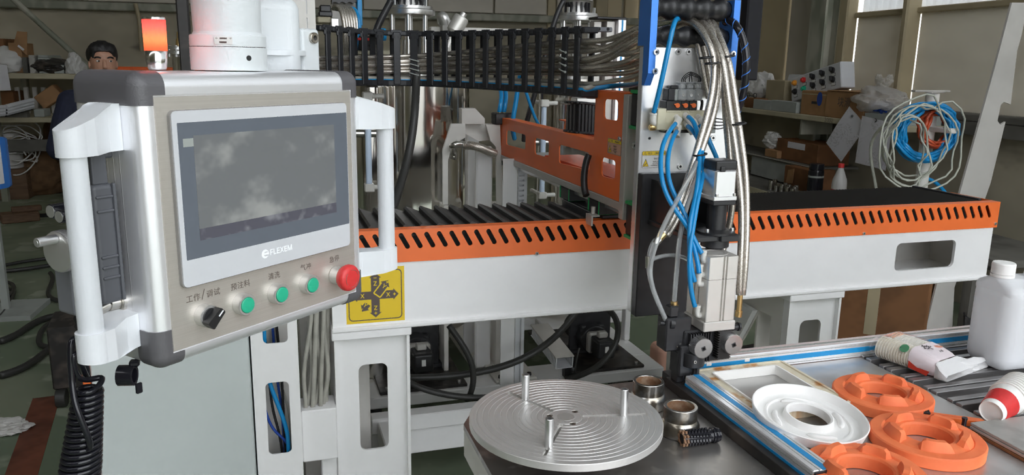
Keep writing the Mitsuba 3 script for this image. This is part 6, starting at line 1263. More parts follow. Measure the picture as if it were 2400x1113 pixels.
# hoses inside the chain, over the rollers and down to the gripper head
def inchain(frac, d, n=16, s0=0.0, s1=1.0):
    out = []
    for s in np.linspace(s0, s1, n)*sl_len[-1]:
        p = cp(s); t_ = unit((cp(s+.01)-cp(s-.01))*V(1, 1, 0)); nf = V(t_[1], -t_[0], 0)
        if nf[1] > 0: nf = -nf
        out.append(p+nf*d+V(0, 0, -HC*frac))
    return out
qq = lambda px, py, y: at(px, py, 'y', y)
GB = 'braided steel hoses from drag chain to gripper head'
frs = [(.53, .20), (.60, .33), (.66, .45), (.72, .52), (.78, .58), (.64, .27), (.70, .40), (.82, .62)]
tails = [
 [qq(1600, 46, 1.725), qq(1640, 70, 1.655), qq(1668, 120, 1.61), qq(1672, 190, 1.59), qq(1662, 250, 1.575), qq(1640, 330, 1.56), qq(1612, 420, 1.54), qq(1580, 505, 1.52), qq(1552, 550, 1.50)],
 [qq(1608, 48, 1.725), qq(1650, 76, 1.66), qq(1680, 130, 1.62), qq(1684, 200, 1.60), qq(1674, 260, 1.585), qq(1650, 335, 1.57), qq(1622, 420, 1.55), qq(1590, 505, 1.53), qq(1562, 552, 1.51)],
 [qq(1625, 46, 1.725), qq(1662, 72, 1.655), qq(1690, 130, 1.60), qq(1702, 200, 1.57), qq(1716, 300, 1.54), qq(1730, 400, 1.51), qq(1738, 500, 1.49), qq(1736, 600, 1.475), qq(1733, 690, 1.47)],
 [qq(1650, 46, 1.73), qq(1682, 76, 1.66), qq(1706, 140, 1.61), qq(1720, 215, 1.58), qq(1734, 310, 1.55), qq(1746, 400, 1.52), qq(1750, 480, 1.50), qq(1748, 590, 1.48), qq(1740, 690, 1.475)],
 [qq(1655, 48, 1.73), qq(1676, 70, 1.67), qq(1696, 130, 1.63), qq(1708, 215, 1.60), qq(1722, 310, 1.57), qq(1734, 405, 1.54), qq(1744, 490, 1.52), qq(1742, 590, 1.50), qq(1737, 690, 1.48)],
 [qq(1640, 44, 1.74), qq(1664, 62, 1.68), qq(1690, 120, 1.64), qq(1698, 215, 1.62), qq(1706, 330, 1.60), qq(1712, 400, 1.59), qq(1716, 470, 1.58), qq(1706, 540, 1.58), qq(1690, 600, 1.57)],
]
names = ['leftmost braided steel hose of the bundle swinging left under the rollers', 'second braided steel hose of the bundle swinging left under the rollers', 'foremost braided steel hose falling along the right of the slide plate', 'rightmost braided steel hose falling past the air cylinder',
         'middle braided steel hose of the right bundle', 'rear braided steel hose ending behind the servo motor']
for i, tl in enumerate(tails):
    f0, f1 = frs[i]
    inn = inchain(.5, 0, 14); base_ = []
    for j, s in enumerate(np.linspace(0, 1, 14)):
        base_.append(inchain(f0+(f1-f0)*(s*s*(3-2*s)), .006-.010*(i % 2), 2, s, s)[0])
    e_ = base_[-1]; tg_ = qq(1516, (58, 64, 80, 86, 122, 112)[i], 1.80); mid_ = [e_*.5+tg_*.5+V(0, .02, -.012), tg_]
    hose('braided_hose', base_+mid_+tl, .0078, 'braid', names[i], 'hose', GB, 200, 10)
for i, (f0, f1) in enumerate(((.80, .66), (.74, .60), (.58, .50), (.86, .80))):
    base_ = [inchain(f0+(f1-f0)*s, -.012, 2, s, s)[0] for s in np.linspace(0, 1, 14)]
    hose('braided_hose', base_+[base_[-1]*.5+qq(1518, (150, 135, 128, 158)[i], 1.82)*.5+V(0, .02, -.012), qq(1518, (150, 135, 128, 158)[i], 1.82), qq(1575, 78-i*2, 1.76), qq(1612+i*10, 60, 1.72), qq(1628+i*12, 84, 1.70), qq(1640+i*13, 130, 1.685), qq(1660+i*10, 230, 1.68)], .0062, 'braid' if i < 3 else 'grey_tube',
         ('lowest braided hose rising steeply from the chain end to the rollers', 'braided hose rising second lowest to the rollers', 'braided hose in the middle between chain end and rollers', 'grey hose rising from the chain floor to the rollers')[i], 'hose', GB, 160, 8)
# flat blue and grey cables on the chain floor
for i, (f, m_, lab) in enumerate(((.885, 'blue_tube', 'blue tube lying on the floor of the drag chain'), (.865, 'grey_tube', 'grey cable lying on the blue tube in the drag chain'))):
    hose('chain_cable', inchain(f, .010, 24)+([qq(1420, 203, 2.05), qq(1465, 200, 1.98), qq(1508, 188, 1.86)] if i == 0 else [qq(1398, 195, 2.05)]), .0068, m_, lab, 'cable', None, 120, 8)
# ties of the bundles
for px, py, y, w in ((1655, 135, 1.60, 1), (1705, 132, 1.60, 1), (1668, 148, 1.595, 1), (1640, 362, 1.55, 0), (1732, 290, 1.535, 2)):
    c = qq(px, py, y)
    single('black_tie', tube(c+np.array([[math.cos(a)*.0155, math.sin(a)*.0125, .002*math.cos(a)] for a in np.linspace(0, 2*math.pi, 25)]), .0022, 8), 'black', 'black cable tie around the braided hoses %s' % ({0: 'where the left bundle swings away', 1: 'below the lower roller', 2: 'halfway down the right bundle'}[w]) + {1655: ', left one', 1705: ', right one', 1668: ', lower one'}.get(px, ''), 'cable tie', 'black ties on the hose bundles', True)
# spiral wrapped cable at the right of the rollers
pth = spline([qq(1700, 52, 1.70), qq(1722, 56, 1.66), qq(1738, 84, 1.64), qq(1748, 130, 1.63), qq(1748, 175, 1.63), qq(1740, 225, 1.64), qq(1726, 262, 1.66)], 90)
sp_ = thing('spiral_wrapped_cable', 'black spiral wrapped cable with blue glints arching right of the blue bracket', 'cable')
part(sp_, 'wrap', tube(pth, .0088, 12), 'gloss_black', True)
t_g = np.gradient(pth, axis=0); t_g /= np.linalg.norm(t_g, axis=1, keepdims=True)
hv = []
for i in range(90):
    x_, y_ = perp(t_g[i]); a = i*.62; hv.append(pth[i]+(x_*math.cos(a)+y_*math.sin(a))*.0082)
part(sp_, 'inner_cable', tube(spline(hv, 300), .0016, 6), 'blue_anod', True)
# blue pneumatic tubes on the front
GT = 'blue air tubes on the gripper head'
def bt(pts, lab, r=.0052, m='blue_tube'): hose('air_tube', pts, r, m, lab, 'tube', GT, 70, 10)
bt([qq(1600, 46, 1.76), qq(1588, 44, 1.70), qq(1578, 62, 1.655), qq(1563, 130, 1.645), qq(1548, 200, 1.65), qq(1537, 245, 1.665), qq(1532, 264, 1.672)], 'blue tube falling from the rollers to the left inlet of the valve block', .0058)
bt([qq(1583, 290, 1.635), qq(1566, 312, 1.60), qq(1551, 352, 1.56), qq(1549, 400, 1.53), qq(1562, 455, 1.50), qq(1592, 505, 1.48), qq(1616, 540, 1.46), qq(1634, 575, 1.445), qq(1645, 594, 1.435)], 'blue tube arching furthest left from the valve block to the top elbow fitting')
bt([qq(1586, 308, 1.635), qq(1570, 345, 1.59), qq(1565, 400, 1.55), qq(1578, 450, 1.52), qq(1604, 500, 1.49), qq(1622, 560, 1.455), qq(1636, 622, 1.435), qq(1638, 640, 1.432)], 'blue tube arching second from the left to the middle elbow fitting')
bt([qq(1613, 274, 1.63), qq(1628, 292, 1.60), qq(1637, 330, 1.57), qq(1638, 400, 1.52), qq(1630, 460, 1.49), qq(1618, 520, 1.46), qq(1617, 600, 1.44), qq(1628, 660, 1.432)], 'blue tube dropping from the valve block centre to the lower of the paired elbows')
bt([qq(1612, 296, 1.63), qq(1628, 312, 1.60), qq(1643, 345, 1.57), qq(1648, 400, 1.53), qq(1638, 455, 1.49), qq(1625, 530, 1.455), qq(1616, 600, 1.43), qq(1620, 680, 1.425), qq(1629, 718, 1.425)], 'blue tube running straight down to the lowest elbow fitting')
bt([qq(1648, 300, 1.64), qq(1660, 325, 1.62), qq(1672, 352, 1.61), qq(1682, 378, 1.61), qq(1690, 420, 1.63), qq(1700, 480, 1.65)], 'blue tube curving from the valve block behind the servo motor')
bt([qq(1640, 292, 1.64), qq(1655, 318, 1.63), qq(1668, 345, 1.62), qq(1680, 372, 1.62), qq(1692, 430, 1.64), qq(1690, 600, 1.60)], 'blue tube running behind the servo motor, right of the others')
def ct(pts, lab, r=.0052): hose('clear_hose', pts, r, 'clear_tube', lab, 'hose', 'clear hoses at the gripper head', 70, 10)
ct([qq(1632, 380, 1.535), qq(1600, 445, 1.50), qq(1560, 520, 1.475), qq(1532, 590, 1.46), qq(1524, 640, 1.455), qq(1535, 690, 1.45), qq(1558, 745, 1.45), qq(1570, 785, 1.45)], 'clear hose swinging furthest left down to the side fitting')
ct([qq(1640, 400, 1.52), qq(1615, 470, 1.50), qq(1596, 540, 1.48), qq(1588, 610, 1.47), qq(1582, 680, 1.46), qq(1580, 706, 1.46)], 'clear hose hanging straight down to the brass fitting')
ct([qq(1535, 562, 1.50), qq(1524, 585, 1.49), qq(1520, 625, 1.475), qq(1528, 670, 1.46), qq(1548, 720, 1.455), qq(1566, 760, 1.455)], 'short clear hose below the little brass coupling', .0045)
ct([qq(1522, 612, 1.48), qq(1545, 602, 1.49), qq(1575, 598, 1.50), qq(1605, 605, 1.52), qq(1625, 622, 1.54)], 'clear hose bridging sideways across the black mount plate', .0045)
cpl = thing('hose_coupling', 'small brass and steel hose coupling at the end of the left braided bundle', 'coupling')
a, b = qq(1556, 548, 1.50), qq(1534, 572, 1.495)
part(cpl, 'ferrule', cyl(a, (a+b)/2, .008, n=16), 'brass'); part(cpl, 'nut', cyl((a+b)/2, b, .0085, n=6), 'pipe_steel')
part(cpl, 'lower_nut', cyl(qq(1521, 600, 1.48), qq(1521, 628, 1.478), .008, n=8), 'pipe_steel')
# upper left: clamp, bent hoses and blue pillar above the chain
cl = thing('hose_clamp_block', 'black hose clamp block on a pale bar above the left end of the drag chain', 'clamp')
YC2 = 2.75
part(cl, 'block', [box(qq(750, 28, YC2), qq(776, 12, YC2)+V(0, .05, 0), .004), box(qq(748, 38, YC2), qq(779, 27, YC2)+V(0, .06, 0), .003)], 'black_metal')
part(cl, 'bar', box(qq(744, 53, YC2-.05), qq(776, 40, YC2-.05)+V(0, .1, 0), .003), 'shelf')
part(cl, 'metal_end', box(qq(776, 68, YC2-.06), qq(795, 42, YC2-.06)+V(0, .1, 0), .003), 'alu_btn')
rk_ = thing('hose_rack', 'black notched hose rack with a blue end plate in the upper left of the machine', 'rack')
nt = sbx(778, -26, 840, 2)
g = Polygon([qq(x, y, 3.0)[[0, 2]] for x, y in ((778, -20), (840, -20), (840, 8), (778, 8))])
for px in (786, 803, 820, 837): g = g.difference(Point(qq(px, 13, 3.0)[[0, 2]]).buffer(.013))
part(rk_, 'comb', plate(g, -.05, XZ((0, 3.0, 0))), 'black_metal'); part(rk_, 'end_plate', box(qq(839, 60, 2.98), qq(847, -60, 2.98)+V(0, .06, 0), .002), 'stripe_blue')
part(rk_, 'back_plate', box(qq(779, 60, 3.08), qq(839, -60, 3.08)+V(0, .004, 0), .001), 'alu_dull')
for i in range(7):
    px = 782+i*6; m_ = 'braid' if i < 6 else 'blue_tube'
    hose('bent_hose', [qq(px, 22+i, 2.96), qq(px+6, 14+i, 2.94), qq(px+16, 24+i*.5, 2.92), qq(px+24, 55, 2.9), qq(px+26-i, 100, 2.9), qq(px+20-i*2, 140, 2.92)], .0075, m_, '%s hose bending down behind the left end of the drag chain' % ('leftmost', 'second', 'third', 'fourth', 'fifth', 'sixth', 'rightmost blue')[i], 'hose', 'bent hoses at the upper left')
vl = thing('hand_valve', 'small black hand valve with a red collar and blue plug behind the chain bars', 'valve')
part(vl, 'body', [cyl(qq(853, 118, 2.9), qq(853, 84, 2.9), .022), cyl(qq(853, 84, 2.9), qq(853, 76, 2.9), .012)], 'black_metal')
part(vl, 'red_collar', cyl(qq(853, 95, 2.9), qq(853, 89, 2.9), .025), 'button_red')
part(vl, 'blue_plug', cyl(qq(893, 81, 2.95), qq(904, 81, 2.95), .022), 'stripe_blue')
part(vl, 'manifold', box(qq(835, 128, 2.92), qq(925, 118, 2.92)+V(0, .08, 0), .003), 'valve_body')
fl_ = thing('flanged_pipe', 'flanged glass pipe with a brass nozzle behind the suspension joint', 'pipe')
cfl = qq(425, 120, 3.1)
part(fl_, 'upper_flange', cyl(qq(420, 117, 3.1), qq(420, 109, 3.1), .062, n=36), 'steel'); part(fl_, 'lower_flange', cyl(qq(420, 127, 3.1), qq(420, 119, 3.1), .062, n=36), 'steel')
part(fl_, 'glass_body', cyl(V(*qq(428, 128, 3.1)[:2], .001), qq(428, 128, 3.1), .036, n=28), 'chrome'); part(fl_, 'brass_nozzle', [cyl(qq(419, 109, 3.1), qq(419, 92, 3.1), .010), cyl(qq(419, 92, 3.1), qq(419, 75, 3.1), .007)], 'brass')
for px in (396, 412, 440): part(fl_, 'bolt', cyl(qq(px, 133, 3.06), qq(px, 106, 3.06), .006, n=8), 'steel')

# ---------------------------------------------------------------- right hand background: shelves along the wall
def onr(px, py, r): return on(px, py, RD, RD*r)
def onq(px, py, q): return on(px, py, QD, QD*q)
def rq(p): return float(p@RD), float(p@QD)
ZSH = 1.142; RS = 3.58
def qs(px, r=RS, py=250): return rq(onr(px, py, r))[1]
sh = thing('wall_shelf', 'long worn cream shelf board along the right wall with clutter on it', 'shelf')
part(sh, 'board', rbx((RS, qs(2125), ZSH-.040), (3.895, 9.6, ZSH), .004), 'shelf')
for q_i in (8.6, 7.0, 5.6): part(sh, 'bracket', rbx((3.62, q_i, ZSH-.16), (3.895, q_i+.02, ZSH-.0405)), 'post_green')
lsh = rq(onr(1950, 276, RS))[1]
part(sh, 'pencil_note', textm('2000', .03, frame(onr(1933, 271, RS-.0005)*V(1, 1, 0)+V(0, 0, ZSH-.034), -QD, (0, 0, 1)), .0003), 'sign_dark')
def cbox(name, p0, p1, r0, r1, zb, mat_, lab, cat_='box', extra=None, ch=.004):
    "box standing on zb, its front (plane r0) spanning the photograph's corners p0 (upper left) to p1 (lower right)"
    a, b = onr(*p0, r0), onr(*p1, r0)
    t = thing(name, lab, cat_)
    part(t, 'body', rbx((r0, rq(b)[1], zb), (r1, rq(a)[1], float(a[2])), ch), mat_)
    return t, rq(a)[1], rq(b)[1], float(a[2])
t, qa, qb, zt_ = cbox('cardboard_box', (1880, 211), (1936, 262), 3.62, 3.88, ZSH+.0005, 'cardboard', 'brown cardboard box with a hand hole and a blue stamp on the upper right shelf')
part(t, 'hand_hole', rbx((3.6195, qs(1914, 3.62), ZSH+.085), (3.625, qs(1901, 3.62), ZSH+.105)), 'dark_void')
c = onr(1921, 232, 3.6195); part(t, 'blue_stamp', plate(affinity.scale(Point(0, 0).buffer(.045), .75, 1.15), .0006, frame(c, -QD, (0, 0, 1))), 'navy_tube')
part(t, 'tape', rbx((3.6192, qb, zt_-.03), (3.6198, qa, zt_-.022)), 'frame_tan')
t, qa, qb, zt_ = cbox('cardboard_box', (1938, 212), (2024, 268), 3.61, 3.87, ZSH+.0005, 'cardboard', 'brown cardboard box lettered with dark Chinese characters beside the hand hole box')
part(t, 'lettering', plate(affinity.rotate(cjk('块滑', .075), 0, origin=(0, 0)), .0006, frame(onr(1962, 247, 3.6097), -QD, (0, 0, 1))), 'sign_dark')
part(t, 'flap', rbx((3.60, qb+.05, zt_), (3.88, qa-.02, zt_+.004)), 'cardboard')
# button station
bsx = thing('button_station', 'white sloping button station with ten coloured knobs standing behind the cardboard boxes', 'control box')
Fb_o = onr(1855, 240, 3.70); xdir = unit(onr(1972, 205, 3.70)-Fb_o); Fb = frame(Fb_o, xdir, np.cross(xdir, RD) if np.cross(xdir, RD)[2] > 0 else -np.cross(xdir, RD))
W_b = np.linalg.norm(onr(1972, 205, 3.70)-Fb_o); H_b = np.linalg.norm(onr(1850, 186, 3.70)-Fb_o)
part(bsx, 'case', mv(box((0, 0, -.12), (W_b, H_b, 0), .006), Fb), 'hmi_grey')
part(bsx, 'rear_frame', plate(Polygon([onr(*p, 3.75)@np.c_[-QD, (0, 0, 1)] for p in ((1818, 240), (1840, 174), (1880, 176), (1858, 240))]), .05, frame(RD*3.84, -QD, (0, 0, 1))), 'hmi_grey')
part(bsx, 'support', rbx((3.72, qs(1950, 3.72), ZSH+.0005), (3.80, qs(1870, 3.72), ZSH+.10)), 'hmi_grey')
for j in range(2):
    for i in range(5):
        x, y = W_b*(.10+.19*i), H_b*(.76-.36*j)
        m_ = {(0, 0): 'amber', (0, 1): 'button_red', (1, 1): 'button_green'}.get((j, i), 'black')
        k_ = part(bsx, 'knob', mv(cat([cyl((x, y, 0), (x, y, .016), .022, n=16), cyl((x, y, .0), (x, y, .030), .014, n=16)] if m_ != 'black' or (j, i) == (1, 0) else [cyl((x, y, 0), (x, y, .014), .022, n=16), box((x-.006, y-.008, .01), (x+.006, y+.026, .034), .002)]), Fb), m_)
        part(k_, 'label_plate', mv(box((x-.022, y-.044, .0002), (x+.022, y-.024, .003)), Fb), 'sign_white'); part(k_, 'label_frame', mv(box((x-.025, y-.047, .0001), (x+.025, y-.021, .002)), Fb), 'black')
# plastic bag with blue parts, tray
c = onr(2062, 246, 3.72)
bg = thing('plastic_bag', 'tied clear plastic bag with blue parts standing in the white tray on the shelf', 'bag')
part(bg, 'film', [blob((c[0], c[1], ZSH+.145), (.16, .19, .095), 3, .25, 2.5, 4, ZSH+.062), blob((c[0], c[1], ZSH+.25), (.03, .05, .045), 5, .5, 3, 3)], 'film_bag', 20)
part(bg, 'knot_ears', [blob((c[0]+.01, c[1]+dy, ZSH+.285), (.02, .03, .035), 6, .6, 3, 3) for dy in (-.05, .05)], 'film_bag', 20, kind='stuff')
part(bg, 'blue_parts', blob((c[0]-.03, c[1]-.05, ZSH+.10), (.07, .08, .035), 9, .5, 4, 4), 'navy_tube', False)
a, b = onr(2028, 262, 3.60), onr(2128, 280, 3.60)
tr = thing('plastic_tray', 'shallow whitish plastic tray on the right end of the shelf', 'tray')
q0, q1 = rq(b)[1]+.03, rq(a)[1]
part(tr, 'floor', rbx((3.60, q0, ZSH+.0005), (3.88, q1, ZSH+.006)), 'bin_grey')
for lo, hi in (((3.60, q0, ZSH+.006), (3.606, q1, ZSH+.06)), ((3.874, q0, ZSH+.006), (3.88, q1, ZSH+.06)), ((3.607, q0, ZSH+.006), (3.873, q0+.006, ZSH+.06)), ((3.607, q1-.006, ZSH+.006), (3.873, q1, ZSH+.06))): part(tr, 'wall', rbx(lo, hi), 'bin_grey')
# small things at the left end of the shelf
cbox('small_box', (1746, 228), (1784, 252), 3.64, 3.8, ZSH+.0005, 'cardboard_dark', 'small reddish brown box at the left end of the upper right shelf')
t, *_ = cbox('parts_bin', (1766, 232), (1806, 252), 3.60, 3.635, ZSH+.0005, 'bin_grey', 'small pale grey parts bin in front of the reddish brown box')
cbox('yellow_box', (1797, 187), (1836, 240), 3.70, 3.86, ZSH+.0005, 'frame_tan', 'tan yellow cardboard carton left of the button station')
cbox('clear_bin', (1808, 234), (1866, 256), 3.60, 3.66, ZSH+.0005, 'bin_grey', 'low grey bin with small metal parts in front of the button station')
c = onr(1783, 205, 3.82); single('white_bag', blob((c[0], c[1], ZSH+.16), (.10, .16, .155), 4, .35, 2.4, 3, ZSH+.001), 'bag_white', 'crumpled white plastic bag at the left end of the upper right shelf', 'bag', smooth=20)
gl = thing('spectacles', 'dark pair of spectacles lying on the small reddish brown box', 'glasses')
zz_ = float(onr(1746, 228, 3.64)[2])+.022
for px in (1754, 1770):
    c = onr(px, 218, 3.66); c[2] = zz_; ang_ = np.linspace(0, 2*math.pi, 21)
    part(gl, 'rim', tube(c-QD*0+np.array([-QD*.028*math.cos(a)+V(0, 0, .019*math.sin(a)) for a in ang_]), .003, 6), 'black', True)
part(gl, 'temple', [tube(np.array([onr(1746, 217, 3.66)*V(1, 1, 0)+V(0, 0, zz_), onr(1746, 217, 3.66)*V(1, 1, 0)+RD*.1+V(0, 0, zz_-.015)]), .003, 6)], 'black')
# papers hanging from the shelf edge
def sheet(px, lab, r=3.565, seed=0):
    P = [onr(*p, r) for p in px]; n = 9; g = []
    for i in range(n):
        for j in range(n):
            u, v = i/(n-1), j/(n-1); p = (P[0]*(1-u)+P[1]*u)*(1-v)+(P[3]*(1-u)+P[2]*u)*v
            g.append(p-RD*(.012*meshkit.noise(V(u*2, v*2, seed*3.1))))
    g = np.array(g); f = [(i*n+j, (i+1)*n+j, (i+1)*n+j+1) for i in range(n-1) for j in range(n-1)]+[(i*n+j, (i+1)*n+j+1, i*n+j+1) for i in range(n-1) for j in range(n-1)]
    back = g+RD*.0006; N = len(g)
    m = trimesh.Trimesh(np.vstack([g, back]), np.vstack([f, np.array(f)[:, ::-1]+N]), process=False)
    k_ = thing('paper_sheet', lab, 'paper'); part(k_, 'sheet', m, 'paper_print' if seed else 'paper', True)
    return k_
scene['paper_print'] = {'type': 'twosided', 'bsdf': {'type': 'principled', 'base_color': rgb(proc(lambda p, n, uv: mix((.58, .57, .60), (.47, .46, .48), smoothstep(.55, .7, noise(p.y*90+p.z*26, p.z*160, 3))*smoothstep(.35, .5, noise(p.y*9, p.z*14, 5))))), 'roughness': .8}}
k_ = sheet(((1992, 249), (2032, 297), (1973, 379), (1938, 334)), 'tilted sheet of paper hanging cornerwise from the shelf edge', 3.563, 1); part(k_, 'clip_hole', cyl(onr(1997, 272, 3.548), onr(1997, 272, 3.546), .009, n=12), 'black')
k_ = sheet(((2023, 271), (2084, 286), (2068, 396), (2004, 381)), 'upright sheet of paper hanging beside the tilted one', 3.55, 2); part(k_, 'pen_mark', tube(spline([onr(2051, 278, 3.535), onr(2055, 281, 3.535), onr(2051, 286, 3.535)], 8), .003, 5), 'black')
sheet(((2060, 282), (2094, 290), (2078, 400), (2050, 392)), 'second sheet showing behind the upright one', 3.572, 3)
# lower shelf level
z2 = float(onr(1800, 366, 3.62)[2])
sh2 = thing('lower_shelf', 'dark metal tray shelf below the cream shelf board', 'shelf')
part(sh2, 'tray', rbx((3.58, qs(1925, 3.58), z2-.02), (3.96, 9.0, z2), .003), 'dirty_grey'); part(sh2, 'front_edge', rbx((3.575, qs(1914, 3.58), z2-.008), (3.58, qs(1758, 3.58), z2)), 'alu_dull')
part(sh2, 'grey_front', rbx((3.60, qs(1895, 3.6), z2-.18), (3.61, qs(1772, 3.6), z2-.021)), 'bin_grey')
for q_i in (6.0, 8.4): part(sh2, 'post', rbx((3.90, q_i, 0), (3.94, q_i+.04, z2-.0205)), 'dirty_grey')
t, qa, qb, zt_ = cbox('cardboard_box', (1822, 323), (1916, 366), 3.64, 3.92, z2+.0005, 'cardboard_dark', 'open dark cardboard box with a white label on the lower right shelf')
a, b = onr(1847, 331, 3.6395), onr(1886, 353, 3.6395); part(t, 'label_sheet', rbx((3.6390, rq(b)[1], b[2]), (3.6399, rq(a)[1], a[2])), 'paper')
cbox('small_carton', (1793, 348), (1821, 366), 3.60, 3.70, z2+.0005, 'cardboard', 'small tan carton at the left of the dark labelled box')
c = onr(1810, 334, 3.66); single('clear_bag', blob((c[0], c[1], float(onr(1800, 348, 3.60)[2])+.065), (.06, .10, .068), 8, .5, 3, 3), 'bag_white', 'crumpled clear plastic bag on top of the small tan carton', 'bag', smooth=20)
# bench level
zb3 = float(onr(1860, 446, 3.5)[2])
bn = thing('side_bench', 'low grimy bench along the right wall behind the beam', 'bench')
part(bn, 'top', rbx((3.25, 3.2, zb3-.04), (3.78, 9.2, zb3), .004), 'dirty_grey')
part(bn, 'front_board', rbx((3.24, qs(1832, 3.24), zb3-.05), (3.2495, 8.8, zb3+.002)), 'shelf')
for q_i in (3.4, 6.0, 8.8): part(bn, 'leg', rbx((3.3, q_i, 0), (3.36, q_i+.06, zb3-.0405)), 'dirty_grey')
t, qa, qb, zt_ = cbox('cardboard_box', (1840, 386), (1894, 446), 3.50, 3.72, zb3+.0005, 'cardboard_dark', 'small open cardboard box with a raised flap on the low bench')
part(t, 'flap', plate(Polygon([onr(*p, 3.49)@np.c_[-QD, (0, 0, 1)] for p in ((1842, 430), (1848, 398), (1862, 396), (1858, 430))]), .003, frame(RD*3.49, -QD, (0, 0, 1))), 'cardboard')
a, b = onr(1909, 446, 3.42), onr(1909, 382, 3.42)
t = thing('thermos_flask', 'black thermos flask with pale lettering standing on the low bench', 'flask')
a[2] = zb3; part(t, 'body', lathe([(0, .0005), (.052, .0005), (.054, .01), (.054, b[2]-zb3-.06), (.05, b[2]-zb3-.045), (0, b[2]-zb3-.045)], a, (0, 0, 1), 28), 'gloss_black'); part(t, 'lid', cyl(a+V(0, 0, b[2]-zb3-.0445), a+V(0, 0, b[2]-zb3), .050, n=28), 'gloss_black')
part(t, 'lettering', lathe([(.0545, b[2]-zb3-.10), (.0545, b[2]-zb3-.085)], a, (0, 0, 1), 28), 'bin_grey')
a = onr(1967, 432, 3.42); a[2] = zb3; hb = float(onr(1961, 381, 3.42)[2])-zb3
t = thing('drink_bottle', 'clear drink bottle with red liquid and red cap on the low bench', 'bottle')
part(t, 'body', lathe([(0, .0005), (.048, .0005), (.05, .01), (.05, hb*.5), (.047, hb*.62), (.02, hb*.86), (.017, hb*.90), (0, hb*.90)], a, (0, 0, 1), 28), 'bag_white', 35)
part(t, 'red_label', lathe([(.0505, .02), (.0505, hb*.40)], a, (0, 0, 1), 28), 'red_liquid'); part(t, 'cap', cyl(a+V(0, 0, hb*.905), a+V(0, 0, hb), .020, n=16), 'button_red')
rng = np.random.default_rng(4)
for i in range(16):
    a = onr(1806+i*4.3, 446-(i % 3)*3, 3.32+.03*(i % 3)); a[2] = zb3+.0005
    single('metal_sleeve', ringm(a, (0, 0, 1), .012, .017, .045+.03*rng.random(), 12), 'zinc', 'short shiny metal sleeve, %s from the left in the cluster on the low bench' % ORD[i], 'sleeve', 'metal sleeves on the low bench', 30)
# hose stand with coils
hs = onr(2172, 330, 2.95)
st_ = thing('hose_stand', 'white post stand with a flat crossbar carrying the coiled hoses', 'stand')
ztp = float(on(2175, 212, QD, hs)[2])
part(st_, 'post', cyl((hs[0], hs[1], .02), (hs[0], hs[1], ztp-.01), .032, n=24), 'warm_white')
a, b = on(2137, 211, QD, hs), on(2226, 209, QD, hs)
part(st_, 'crossbar', [box((a[0], hs[1]-.015, ztp-.008), (b[0], hs[1]+.015, ztp+.002), .002), mv(box((-.10, -.012, -.008), (.10, .012, -.001), .002), loc(hs[0]-.02, hs[1]-.04, ztp-.004)@rotz(.5))], 'alu_dull')
part(st_, 'base', [cyl((hs[0], hs[1], 0), (hs[0], hs[1], .02), .22, n=32)], 'dirty_grey')
part(st_, 'hook', [box(hs+V(-.02, -.16, .05), hs+V(.02, .0, .075), .004)], 'warm_white')
def coil(cx_, cy_, rx, ry, n, r, m, lab, seed, jit=.10, yoff=-.10, rot_=0.0):
    rg = np.random.default_rng(seed); c = on(cx_, cy_, QD, hs+QD*yoff); k = np.linalg.norm(on(cx_+100, cy_, QD, hs+QD*yoff)-c)/100
    pts = []
    for i in range(n):
        a0 = rg.uniform(0, 6.28); jx, jy = rg.normal(0, jit, 2); s = 1+rg.normal(0, jit*.8)
        for a in np.linspace(0, 2*math.pi, 15)[:-1]:
            u, v = rx*k*s*math.cos(a+1.57), ry*k*s*math.sin(a+1.57)
            u, v = u*math.cos(rot_+jx)-v*math.sin(rot_+jx), u*math.sin(rot_+jx)+v*math.cos(rot_+jx)
            pts.append(c+RD*(u+jx*rx*k*.5)+V(0, 0, 1)*(v+jy*ry*k*.4)+QD*(rg.uniform(-.03, .03)))
    return hose('hose_coil', pts, r, m, lab, 'hose', None, n*26, 7)
coil(2170, 309, 64, 53, 22, .0080, 'blue_tube', 'thick coil of blue hose hanging on the white post stand', 1, .10)
coil(2195, 300, 36, 36, 9, .0085, 'coil_red', 'coil of red orange hose inside the blue coil', 2, .12, -.07)
mat('coil_red', (.50, .075, .025), .3)
coil(2165, 338, 82, 80, 4, .0048, 'pale_tube', 'loose loops of pale translucent hose over the blue coil', 3, .17, -.17)
coil(2132, 352, 42, 70, 3, .0048, 'pale_tube', 'pale hose loops hanging low at the left of the coils', 5, .12, -.2, .35)
hose('pale_hose', [onr(2085, 288, 2.9), onr(2060, 305, 2.9), onr(2042, 340, 2.9), onr(2044, 390, 2.9), onr(2053, 440, 2.9), onr(2058, 500, 2.9), V(*onr(2058, 560, 2.9)[:2], .01)], .008, 'pale_tube', 'pale hose arching in front of the papers left of the coils', 'hose')
hose('blue_hose_end', [on(2150, 418, QD, hs), on(2178, 420, QD, hs), on(2200, 434, QD, hs), on(2216, 452, QD, hs)], .009, 'blue_tube', 'loose blue hose end below the coils', 'hose')
# long white plate leaning against the wall
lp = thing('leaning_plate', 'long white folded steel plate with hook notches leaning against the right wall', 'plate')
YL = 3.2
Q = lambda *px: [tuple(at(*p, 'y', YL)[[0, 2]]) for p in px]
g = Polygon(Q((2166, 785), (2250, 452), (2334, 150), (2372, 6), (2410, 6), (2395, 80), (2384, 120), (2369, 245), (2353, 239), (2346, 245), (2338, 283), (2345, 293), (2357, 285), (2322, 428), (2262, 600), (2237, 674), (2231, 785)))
part(lp, 'sheet', plate(g, -.012, XZ((0, YL, 0))), 'shaded_white', 40)
a, b = at(2231, 785, 'y', YL), at(2166, 785, 'y', YL); part(lp, 'foot', box((b[0]-.03, YL, 0), (a[0]-.03, YL+.012, a[2]), .002), 'warm_white')
